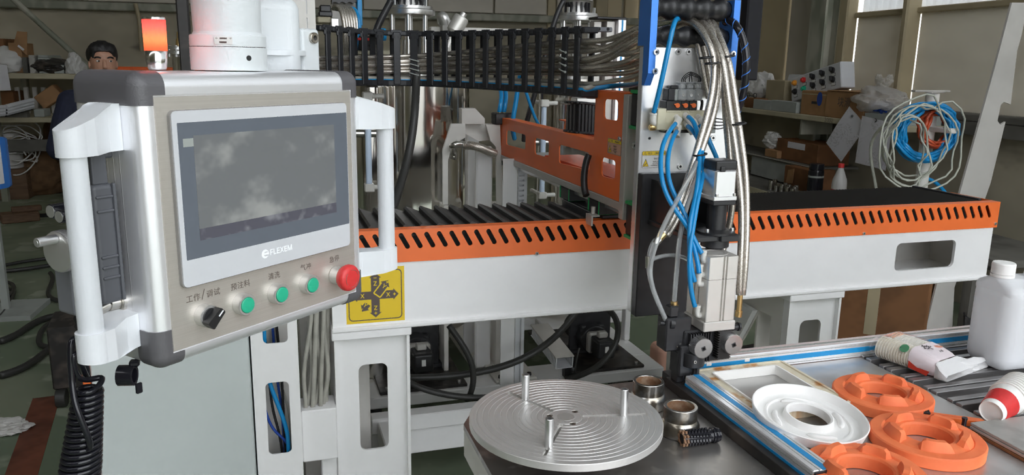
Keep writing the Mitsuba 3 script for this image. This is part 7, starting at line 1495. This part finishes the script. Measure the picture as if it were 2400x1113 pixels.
# clutter at the far right
tb_ = thing('tool_bench', 'dark cluttered tool bench beyond the right end of the beam', 'bench')
Zt = float(at(2340, 578, 'y', 3.9)[2])
part(tb_, 'top', box((3.55, 3.45, Zt-.05), (4.6, 4.05, Zt), .004) if False else box((at(2322, 560, 'y', 3.6)[0], 3.5, Zt-.05), (4.18, 4.15, Zt), .004), 'dirty_grey')
part(tb_, 'front', box((at(2322, 560, 'y', 3.6)[0], 3.52, 0), (4.18, 3.54, Zt-.0505)), 'dirty_grey')
c = at(2345, 448, 'y', 3.75); a = at(2290, 445, 'y', 3.75)
rl_ = thing('tarp_roll', 'rolled beige tarpaulin lying above the dark tool bench', 'roll')
L_ = 4.16-a[0]; prf = spline([a+V(0, 0, 0), a+V(L_*.3, .02, -.01), a+V(L_*.6, 0, .0), a+V(L_, .03, -.02)], 40)
m = tube(prf, .055+.008*meshkit.noise(np.c_[np.arange(40)*.5, np.zeros(40), np.zeros(40)]), 18); part(rl_, 'roll', m, 'shelf', True)
part(rl_, 'plank_below', box((a[0]-.03, 3.60, c[2]-.085), (4.18, 3.95, c[2]-.062), .003), 'dirty_grey')
for x in (a[0]+.02, 4.12): part(rl_, 'prop', box((x, 3.85, Zt+.0005), (x+.03, 3.90, c[2]-.0855)), 'dirty_grey')
c = at(2392, 500, 'y', 3.62); t = thing('black_canister', 'black canister with a yellow lid on the tool bench', 'canister')
part(t, 'body', cyl((c[0], 3.62, Zt+.0005), (c[0], 3.62, float(at(2390, 490, 'y', 3.62)[2])), .05, n=24), 'gloss_black'); part(t, 'yellow_lid', cyl((c[0], 3.62, float(at(2390, 490, 'y', 3.62)[2])+.0005), (c[0], 3.62, float(at(2390, 477, 'y', 3.62)[2])), .03, n=20), 'yellow')
a, b = at(2384, 545, 'y', 3.55), at(2420, 590, 'y', 3.55)
single('grey_bin', box((a[0], 3.55, Zt+.0005), (b[0]+.1, 3.61, a[2]), .006), 'bin_grey', 'small grey bin at the right border on the tool bench', 'bin')
a = at(2350, 520, 'y', 3.8)
single('rag_heap', blob((a[0], 3.85, Zt+.04), (.13, .10, .08), 6, .5, 2.5, 3, Zt+.001), 'black_oxide', 'heap of dark rags and tools on the tool bench', 'rags', smooth=20)
single('bucket', lathe([(0, 0), (.10, 0), (.12, .22), (.123, .225), (.117, .225), (.098, .006), (0, .006)], (3.62, 3.05, 0), (0, 0, 1), 32), 'gloss_black', 'black bucket on the floor behind the jerry can', 'bucket')
# big brown box behind the beam, dark floor boards
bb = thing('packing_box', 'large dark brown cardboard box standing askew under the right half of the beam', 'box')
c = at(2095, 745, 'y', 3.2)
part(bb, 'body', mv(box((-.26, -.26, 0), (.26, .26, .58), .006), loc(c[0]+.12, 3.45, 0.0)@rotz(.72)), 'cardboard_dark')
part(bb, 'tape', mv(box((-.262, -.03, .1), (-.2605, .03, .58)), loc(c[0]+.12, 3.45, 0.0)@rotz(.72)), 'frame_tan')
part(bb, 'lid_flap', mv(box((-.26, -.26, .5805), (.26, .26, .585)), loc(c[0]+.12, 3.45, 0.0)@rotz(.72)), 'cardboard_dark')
single('floor_sheet', mv(box((-.6, -.5, 0), (.6, .5, .004)), loc(2.15, 3.0, 0)@rotz(.1)), 'black_oxide', 'dark steel sheet lying on the floor under the right half of the beam', 'sheet')

# ---------------------------------------------------------------- left background
QL = 9.0
def rl(px, py, q=QL): p = onq(px, py, q); return rq(p)[0], float(p[2])
ls = thing('storage_rack', 'grimy wooden storage rack with two cream boards at the back left', 'shelf')
r0, _ = rl(-40, 171); r1, _ = rl(330, 175)
zA, zB_ = rl(90, 172)[1], rl(70, 274)[1]
part(ls, 'board', rbx((r0, QL, zA-.055), (r1, 10.05, zA), .004), 'shelf')
part(ls, 'board', rbx((r0, QL-.1, zB_-.05), (r1, 10.05, zB_), .004), 'shelf')
for px in (-35, 118, 320):
    r_ = rl(px, 200)[0]; part(ls, 'post', rbx((r_, QL+.06, 0), (r_+.06, QL+.12, zB_-.0505)), 'post_green'); part(ls, 'post', rbx((r_, 9.95, zB_+.0005), (r_+.06, 10.04, zA-.0555)), 'post_green')
part(ls, 'lower_beam', rbx((r0, QL+.12, rl(60, 330)[1]-.12), (r1, QL+.16, rl(60, 330)[1])), 'dirty_grey')
def lbox(name, p0, p1, q, dq, zb, m_, lab, cat_='box', grp=None, ch=.004):
    a, b = rl(*p0, q), rl(*p1, q); k = thing(name, lab, cat_, grp)
    part(k, 'body', rbx((a[0], q, zb+.0005), (b[0], q+dq, max(a[1], zb+.02)), ch), m_); return k, a, b
k, a, b = lbox('cardboard_box', (18, 100), (56, 166), 9.15, .35, zA, 'cardboard', 'open tan cardboard box with raised flap at left end of the top rack')
part(k, 'flap', plate(Polygon([(x, z) for x, z in (rl(20, 101), rl(28, 72), rl(52, 74), rl(52, 130))]), .006, ROOM@frame((0, 9.14, 0), (1, 0, 0), (0, 0, 1))), 'cardboard'); part(k, 'label_sheet', plate(Polygon([(x, z) for x, z in (rl(29, 108), rl(32, 104), rl(46, 115), rl(43, 119))]), .001, ROOM@frame((0, 9.132, 0), (1, 0, 0), (0, 0, 1))), 'paper')
lbox('cardboard_box', (-10, 90), (17, 168), 9.25, .35, zA, 'cardboard_dark', 'dark cardboard box at the far left of the top rack board')
# bundles of slotted aluminium bars seen end on
for px0_, px1_, py0_, dark, lab in ((46, 61, 134, 1, 'darker bundle of aluminium bars stacked end on, beside the open cardboard box'), (62, 80, 129, 0, 'lighter bundle of aluminium bars stacked end on, right of the darker bundle')):
    t = thing('bar_bundle', lab, 'bars'); a, b = rl(px0_, py0_), rl(px1_, 168)
    nx, nz = 4, 10; wx, wz = (b[0]-a[0])/nx, (a[1]-zA)/nz; bm = None
    for i in range(nx):
        for j in range(nz):
            c = (a[0]+wx*(i+.5), zA+wz*(j+.5))
            g = sbx(-wx*.48, -wz*.48, wx*.48, wz*.48).difference(Point(0, 0).buffer(wx*.27 if (i+j) % 2 else wx*.12)) 
            part(t, 'bar', plate(g, -.5, ROOM@frame((c[0], QL+.05, c[1]), (1, 0, 0), (0, 0, 1))), 'alu_dull' if not dark else 'dirty_grey', False)
t = thing('sheet_stack', 'stack of pale flat bars lying beside the bar bundles on the top rack board', 'bars')
a, b = rl(81, 128), rl(112, 168)
for j in range(8): part(t, 'flat_bar', rbx((a[0]+.003*(j % 2), QL+.08, zA+.0005+(a[1]-zA)/8*j), (b[0]-.01*(j % 3), QL+.5, zA+(a[1]-zA)/8*(j+.85))), 'bin_grey')
c = onq(122, 158, 9.2); single('dark_bundle', blob((c[0], c[1], zA+.07), (.20, .2, .085), 2, .25, 2.0, 4, zA+.001), 'black_oxide', 'dark bundle of bags and tape in the middle of the top rack board', 'bundle', smooth=20)
lbox('white_carton', (125, 152), (150, 168), 9.05, .12, zA, 'bin_grey', 'low white carton in front of the dark bundle on the top rack board')
c = onq(172, 150, 9.1); single('white_sack', blob((c[0]+.02, c[1], zA+.04), (.10, .12, .16), 5, .4, 2.2, 3, zA+.001), 'bag_white', 'pale crumpled sack standing behind the man on the top rack board', 'sack', smooth=20)
c = onq(12, 158, 8.9); single('white_bag', blob((c[0]-.06, c[1]+.3, zA+.11), (.17, .12, .15), 7, .25, 2.2, 3, zA+.001), 'bag_white', 'round white bag at the left border of the top rack board', 'bag', smooth=20)
pn = thing('paper_notice', 'white paper notice hanging from the left end of the top rack board', 'paper')
part(pn, 'sheet', plate(Polygon([(x, z) for x, z in (rl(-14, 150, 8.95), rl(16, 152, 8.95), rl(26, 212, 8.95), rl(-14, 212, 8.95))]), .002, ROOM@frame((0, 8.95, 0), (1, 0, 0), (0, 0, 1))), 'paper')
# second board: row of upright white plates, striped bars, boxes
for i in range(5):
    a, b = rl(33+i*20.5, 204), rl(50+i*20.5, 268); k, *_ = lbox('white_plate', (33+i*20.5, 204), (50+i*20.5, 268), 9.55, .04, zB_, 'warm_white', 'upright white plate, %s of five in the row between the rack boards' % ('leftmost', 'second', 'third', 'fourth', 'rightmost')[i], 'plate', 'upright white plates in the rack')
k = thing('bar_bundle', 'blue and white striped aluminium bars lying across the front of the second rack board', 'bars')
for j in range(3):
    p = [onq(0-12, 268-7*j, 8.5), onq(14, 265-7*j, 8.6), onq(76, 249-7*j, 8.95)]
    part(k, 'bar', [tube(np.array([p[1], p[2]]), .026, 6), tube(np.array([p[0], p[1]-unit(p[1]-p[0])*.02]), .026, 6)], 'hmi_grey', False)
    part(k, 'dark_gap', [tube(np.array([p[1]+V(0, -.02, -.03), p[2]+V(0, -.02, -.03)]), .008, 5)], 'black')
part(k, 'support', rbx((rl(-10, 268)[0], 8.92, zB_+.0005), (rl(70, 268)[0], 9.0, float(onq(76, 249, 8.95)[2])-.04)), 'dirty_grey')
lbox('cardboard_box', (0, 214), (34, 250), 9.4, .3, zB_, 'cardboard_dark', 'dark cardboard box left of the white plates on the second rack board')
k = thing('cardboard_box', 'tan carton tilted against the white plates beside the man', 'box'); c = onq(118, 226, 9.3)
part(k, 'body', mv(box((-.115, -.09, -.075), (.115, .09, .075), .006), loc(c[0], c[1], c[2])@trimesh.transformations.rotation_matrix(-.62, (0, 1, 0))), 'cardboard')
lbox('grey_part', (78, 256), (104, 272), 9.0, .2, zB_, 'bin_grey', 'grey machined part lying in front of the tilted carton')
# under the rack
fz = lambda px, py: at(px, py, 'z', 0)
c = fz(105, 436); single('brown_sack', blob((c[0], c[1]-.50, .26), (.42, .3, .36), 11, .28, 2.0, 4, .002), 'sack', 'big brown paper sack slumped on the floor under the rack', 'sack', smooth=25)
c = fz(135, 432); single('brown_sack', blob((c[0]+.14, c[1]-.30, .42), (.18, .17, .42), 13, .35, 2.0, 3, .002), 'sack', 'tall brown paper sack standing behind the slumped one', 'sack', smooth=25)
a = onq(64, 344, 9.75); b = onq(104, 372, 9.75); single('orange_carton', rbx((rq(a)[0], 9.75, 0), (rq(b)[0], 10.0, a[2]), .004), 'cardboard', 'orange brown carton standing behind the slumped sack', 'box')
c = fz(28, 468); single('wooden_crate', [mv(box((-.16, -.16, 0), (.16, .16, .32), .004), loc(c[0], c[1]+.16, 0))], 'wood', 'small wooden crate on the floor under the rope bundle', 'crate')
rb_ = thing('rope_bundle', 'tall bundle of pale rope and taped foam standing on the wooden crate', 'bundle')
zr = .3205; zrt = float(onq(28, 312, rq(c)[1])[2])
part(rb_, 'foam_roll', cyl((c[0]-.02, c[1]+.16, zr), (c[0]-.02, c[1]+.16, zrt), .13, n=24), 'bag_white', 35)
for j in range(2): part(rb_, 'tape_band', cyl((c[0]-.02, c[1]+.16, zr+(zrt-zr)*(.55+.25*j)), (c[0]-.02, c[1]+.16, zr+(zrt-zr)*(.63+.25*j)), .1315, n=24), 'frame_tan')
rg = np.random.default_rng(8); pts = []
for i in range(9):
    cc_ = c+V(.10+.05*rg.normal(), .02, zr+.28+.1*rg.normal()); 
    for a_ in np.linspace(0, 6.28, 9)[:-1]: pts.append(cc_+V(.20*math.cos(a_)*rg.uniform(.7, 1.1), .04*rg.normal(), .13*math.sin(a_)*rg.uniform(.7, 1.1)))
part(rb_, 'loose_rope', tube(spline(pts, 260), .008, 6), 'bag_white', True)
# screen edge at the left border
bs_ = thing('blue_board', 'white board with a blue frame cut off by the left border of the photo', 'board')
q5 = lambda px, py: onq(px, py, 5.0)
g = Polygon([(rq(q5(*p))[0], q5(*p)[2]) for p in ((-60, 326), (3, 330), (15, 432), (-60, 448))])
part(bs_, 'frame', plate(g.buffer(.02), .03, ROOM@frame((0, 5.03, 0), (1, 0, 0), (0, 0, 1))), 'blue_anod'); part(bs_, 'white_face', plate(g.buffer(-.008), .002, ROOM@frame((0, 4.9995, 0), (1, 0, 0), (0, 0, 1))), 'paper')
part(bs_, 'stand', rbx((g.bounds[0]+.06, 5.0, 0), (g.bounds[0]+.10, 5.03, g.bounds[1]-.021)), 'bin_grey'); part(bs_, 'foot', rbx((g.bounds[0]+.0, 4.85, 0.0), (g.bounds[0]+.26, 5.2, .03)), 'bin_grey')
# brace pole and thin rod on the wall
single('brace_pole', tube(np.array([onq(18, -14, 9.6), onq(112, 72, 9.7), onq(222, 170, 9.8)]), .032, 10), 'post_green', 'long diagonal steel brace crossing the back wall at upper left', 'pole', smooth=True)
single('thin_rod', tube(np.array([onq(317, 8, 10.0), onq(326, 44, 10.0), onq(332, 120, 10.0)]), .022, 8), 'frame_tan', 'thin rod hanging from the wall ledge above the beacon', 'rod', smooth=True)
a, b = onq(262, 156, 6.4), onq(345, 200, 6.4)
ob = thing('orange_machine', 'orange machine cover standing behind the control panel beside the man', 'machine')
part(ob, 'cover', rbx((rq(a)[0], 6.4, float(onq(262, 172, 6.4)[2])), (rq(b)[0]+.6, 6.5, a[2]), .006), 'orange_dark'); part(ob, 'body', rbx((rq(a)[0], 6.42, 0), (rq(b)[0]+.6, 6.9, float(onq(262, 172, 6.4)[2])-.001), .01), 'warm_white')
# things on the floor
c = fz(42, 522); t = thing('wood_offcut', 'rough wooden block offcut lying on the green floor at left', 'block')
part(t, 'block', mv(box((-.15, -.09, 0), (.15, .09, .085), .008), loc(c[0], c[1]+.08, 0)@rotz(.35)), 'wood'); part(t, 'upper_block', mv(box((-.10, -.05, .0855), (.14, .04, .13), .006), loc(c[0]+.03, c[1]+.12, 0)@rotz(.30)), 'wood')
c = fz(108, 508); single('black_stub', box((c[0]-.06, c[1]-.02, 0), (c[0]+.06, c[1]+.02, .03), .004), 'black', 'small black piece on the floor right of the wooden block', 'offcut')
fl2 = lambda *px: [at(x, y, 'z', .022) for x, y in px]
GF = 'black cables on the green floor'
for pts, r, lab in ((((0, 800), (60, 770), (110, 745), (150, 738), (175, 745), (200, 760)), .018, 'thick black cable entering at the left border and running up to the pendant cord'),
    (((0, 880), (60, 858), (110, 822), (150, 800), (200, 795)), .018, 'lowest black cable at the left border'),
    (((150, 742), (110, 762), (92, 790), (105, 812), (140, 812), (180, 805)), .014, 'brownish cable loop left of the coiled cord'),
    (((0, 624), (50, 614), (110, 606), (160, 604)), .012, 'uppermost thin black cable at the left'),
    (((10, 635), (60, 630), (115, 622), (165, 615)), .014, 'second thin black cable at the left'),
    (((0, 660), (20, 662), (32, 672), (25, 690), (10, 702), (0, 712)), .012, 'small dark cable loop at the left border'),
    (((0, 742), (18, 718), (32, 690), (28, 678), (0, 678)), .010, 'dark cable end curling up at the left border'),
    (((118, 640), (116, 675), (120, 698), (150, 706), (180, 705)), .014, 'greyish cable bending below the jog wheel')):
    hose('floor_cable', fl2(*pts), r, 'rubber', lab, 'cable', GF)
c = fz(20, 1012); single('floor_rag', blob((c[0], c[1], .02), (.075, .05, .03), 21, .6, 3, 3, .001), 'bag_white', 'crumpled pale rag on the floor at lower left', 'rag', smooth=20)
c = fz(165, 950); t = thing('steel_box', 'brown dented steel box on a black castor behind the pendant cord', 'box')
part(t, 'body', mv(box((-.10, -.12, .08), (.16, .14, .36), .006), loc(c[0]+.03, c[1]+.12, 0)@rotz(.1)), 'black_oxide'); part(t, 'castor', cyl((c[0]-.05, c[1]-.0, .04), (c[0]-.01, c[1]+.0, .04), .04, n=20), 'rubber'); part(t, 'foot', box((c[0]+.05, c[1]+.05, 0), (c[0]+.12, c[1]+.12, .08)), 'black')

# ---------------------------------------------------------------- the man behind the control panel
def caps(chain):
    "hulls of spheres along a list of ((x, y, z), r)"
    out = None
    S = lambda p, r: manifold3d.Manifold.sphere(r, 20).translate(list(map(float, p)))
    for (p, r), (q_, r2) in zip(chain[:-1], chain[1:]):
        h = manifold3d.Manifold.batch_hull([S(p, r), S(q_, r2)]); out = h if out is None else out+h
    return out
HX = onq(241, 140, 5.44); hx_, hy_ = float(HX[0]), float(HX[1])
hz = float(onq(241, 143, 5.44)[2])-.012
fd = unit(EYE*V(1, 1, 0)-V(hx_, hy_, 0)+V(.5, 0, 0)); sd = V(-fd[1], fd[0], 0)       # forward, his right hand side seen from us is -sd
B = lambda s, f, z: V(hx_, hy_, 0)+sd*s+fd*f+V(0, 0, z)
sgn = 1 if (sd@V(1, 0, 0)) > 0 else -1
L = lambda s, f, z: B(s*sgn, f, z)                       # s > 0: image right
zsh = hz-.21
# the shoulders lean with the right arm (image left) reaching forward
sl_, sr_ = L(-.20, .02, zsh-.03), L(.19, -.02, zsh+.0)
el_, wr_ = L(-.29, .10, zsh-.30), L(-.10, .32, zsh-.36)
er_, wr2 = L(.27, .06, zsh-.28), L(.10, .30, zsh-.38)
hip = L(0, -.02, .92)
def hand(w, d, up):
    d = unit(d); s_ = unit(np.cross(d, up)); m = caps([(w, .026), (w+d*.045, .030), (w+d*.085, .028)])
    for i, (o_, l) in enumerate(((-.028, .062), (-.010, .074), (.009, .070), (.026, .056))):
        b = w+d*.085+s_*o_; m = m+caps([(b-d*.02, .009), (b+d*l*.5-V(0, 0, .006), .0085), (b+d*l*.9-V(0, 0, .024), .0075)])
    b = w+d*.03+s_*-.03; return m+caps([(b, .011), (b-s_*.022+d*.03, .010), (b-s_*.022+d*.058-V(0, 0, .008), .0085)])
head = manifold3d.Manifold.batch_hull([manifold3d.Manifold.sphere(r, 28).scale([1, 1, s]).translate(list(map(float, L(x, f, hz+z)))) for x, f, z, r, s in ((0, -.020, .030, .080, 1.0), (0, .020, .035, .072, 1.0), (0, .035, -.02, .062, 1), (-.028, .055, -.075, .028, 1), (.028, .055, -.075, .028, 1), (0, .062, -.095, .022, 1))])
head = head+caps([(L(0, .09, hz+.012), .011), (L(0, .104, hz-.022), .0135), (L(0, .092, hz-.032), .010)])+caps([(L(-.018, .082, hz-.062), .008), (L(.018, .082, hz-.062), .008)])
for s in (-1, 1): head = head+manifold3d.Manifold.sphere(.024, 20).scale([.45, .7, 1.15]).translate(list(map(float, L(s*.073, -.005, hz-.01))))
neck = caps([(L(0, .0, hz-.08), .052), (L(0, -.02, zsh), .060)])
torso = manifold3d.Manifold.batch_hull([manifold3d.Manifold.sphere(r, 24).translate(list(map(float, p))) for p, r in ((sl_, .06), (sr_, .06), (L(-.10, .03, zsh-.18), .10), (L(.10, .03, zsh-.18), .10))])+manifold3d.Manifold.batch_hull([manifold3d.Manifold.sphere(r, 24).translate(list(map(float, p))) for p, r in ((L(-.09, .02, zsh-.2), .105), (L(.09, .02, zsh-.2), .105), (L(-.09, -.01, .93), .10), (L(.09, -.01, .93), .10))])
armL = caps([(sl_, .055), (el_, .042), (wr_, .028)]); armR = caps([(sr_, .055), (er_, .042), (wr2, .028)])
legs = caps([(L(-.09, 0, .90), .085), (L(-.10, .02, .48), .055), (L(-.10, -.02, .09), .038)])+caps([(L(.09, 0, .90), .085), (L(.10, .03, .48), .055), (L(.10, 0, .09), .038)])
feet = caps([(L(-.10, -.03, .045), .042), (L(-.11, .14, .032), .032)])+caps([(L(.10, -.01, .045), .042), (L(.11, .16, .032), .032)])
def soft(M_, l, it=8):
    m = man(M_.refine_to_length(l)); m.merge_vertices(); trimesh.smoothing.filter_taubin(m, iterations=it); return m
man_ = thing('person', 'dark haired man in a navy jacket looking over the left end of the control panel', 'person')
part(man_, 'body', soft(head+neck+torso+armL+armR+legs+feet+hand(wr_, wr_-el_, V(0, 0, 1))+hand(wr2, wr2-er_, V(0, 0, 1)), .014, 8), 'skin', True)
inf = lambda ch, d: caps([(p, r+d) for p, r in ch])
jk = manifold3d.Manifold.batch_hull([manifold3d.Manifold.sphere(r, 24).translate(list(map(float, p))) for p, r in ((sl_, .078), (sr_, .078), (L(-.10, .03, zsh-.18), .12), (L(.10, .03, zsh-.18), .12))])+manifold3d.Manifold.batch_hull([manifold3d.Manifold.sphere(r, 24).translate(list(map(float, p))) for p, r in ((L(-.09, .02, zsh-.2), .125), (L(.09, .02, zsh-.2), .125), (L(-.09, -.01, .98), .125), (L(.09, -.01, .98), .125))])
jk = jk+inf([(sl_, .055), (el_, .048), (wr_-unit(wr_-el_)*.03, .030)], .022)+inf([(sr_, .055), (er_, .048), (wr2-unit(wr2-er_)*.03, .030)], .022)+caps([(L(0, -.01, hz-.135), .068), (L(0, -.02, zsh), .085)])
mj = soft(jk, .02, 6); mj.vertices += mj.vertex_normals*(.012*(meshkit.fbm(mj.vertices*9, 3)-.5))[:, None]
part(man_, 'jacket', mj, 'navy_cloth', True)
part(man_, 'trousers', soft(inf([(L(-.09, 0, .90), .085), (L(-.10, .02, .48), .058), (L(-.10, -.02, .10), .045)], .018)+inf([(L(.09, 0, .90), .085), (L(.10, .03, .48), .058), (L(.10, 0, .10), .045)], .018), .025, 4), 'navy_cloth', True)
for s, f in ((-1, -.03), (1, -.01)): part(man_, 'shoe', soft(caps([(L(.10*s, f, .05), .05), (L(.11*s, f+.18, .038), .038)]), .015, 4), 'black', True)
hr = manifold3d.Manifold.batch_hull([manifold3d.Manifold.sphere(r, 28).translate(list(map(float, L(x, f, hz+z)))) for x, f, z, r in ((0, -.028, .045, .088), (0, .018, .058, .078), (-.03, .03, .075, .05), (.03, .03, .075, .05))])
fc = manifold3d.Manifold.batch_hull([manifold3d.Manifold.sphere(.03, 12).translate(list(map(float, L(x, f, hz+z)))) for x in (-.058, .058) for f in (.095, .2) for z in (.042, -.2)])
cutb = manifold3d.Manifold.batch_hull([manifold3d.Manifold.sphere(.012, 8).translate(list(map(float, L(x, f, hz+z)))) for x in (-.2, .2) for f in (.0, .3) for z in (-.03, -.3)])
cutc = manifold3d.Manifold.batch_hull([manifold3d.Manifold.sphere(.012, 8).translate(list(map(float, L(x, f, hz+z)))) for x in (-.2, .2) for f in (-.3, .3) for z in (-.075, -.3)])
mh = soft(hr-fc-cutb-cutc, .009, 3); mh.vertices += mh.vertex_normals*(.012*(meshkit.fbm(mh.vertices*V(55, 55, 18), 3)-.5))[:, None]
part(man_, 'hair', mh, 'hair', 40)
for s in (-1, 1):
    part(man_, 'eye', blob(L(s*.033, .080, hz+.012), (.012, .010, .0065), 0, 0, 1, 2), 'eye_white', True); part(man_, 'pupil', blob(L(s*.033+.003, .0885, hz+.012), (.0052, .004, .0052), 0, 0, 1, 2), 'black', True)
    part(man_, 'eyebrow', tube(spline([L(s*.018, .092, hz+.030), L(s*.034, .090, hz+.036), L(s*.052, .078, hz+.030)], 8), .0042, 6), 'hair', True)
part(man_, 'mouth', tube(spline([L(-.022, .087, hz-.062), L(0, .094, hz-.060), L(.022, .087, hz-.062)], 8), .0045, 6), 'lip', True)
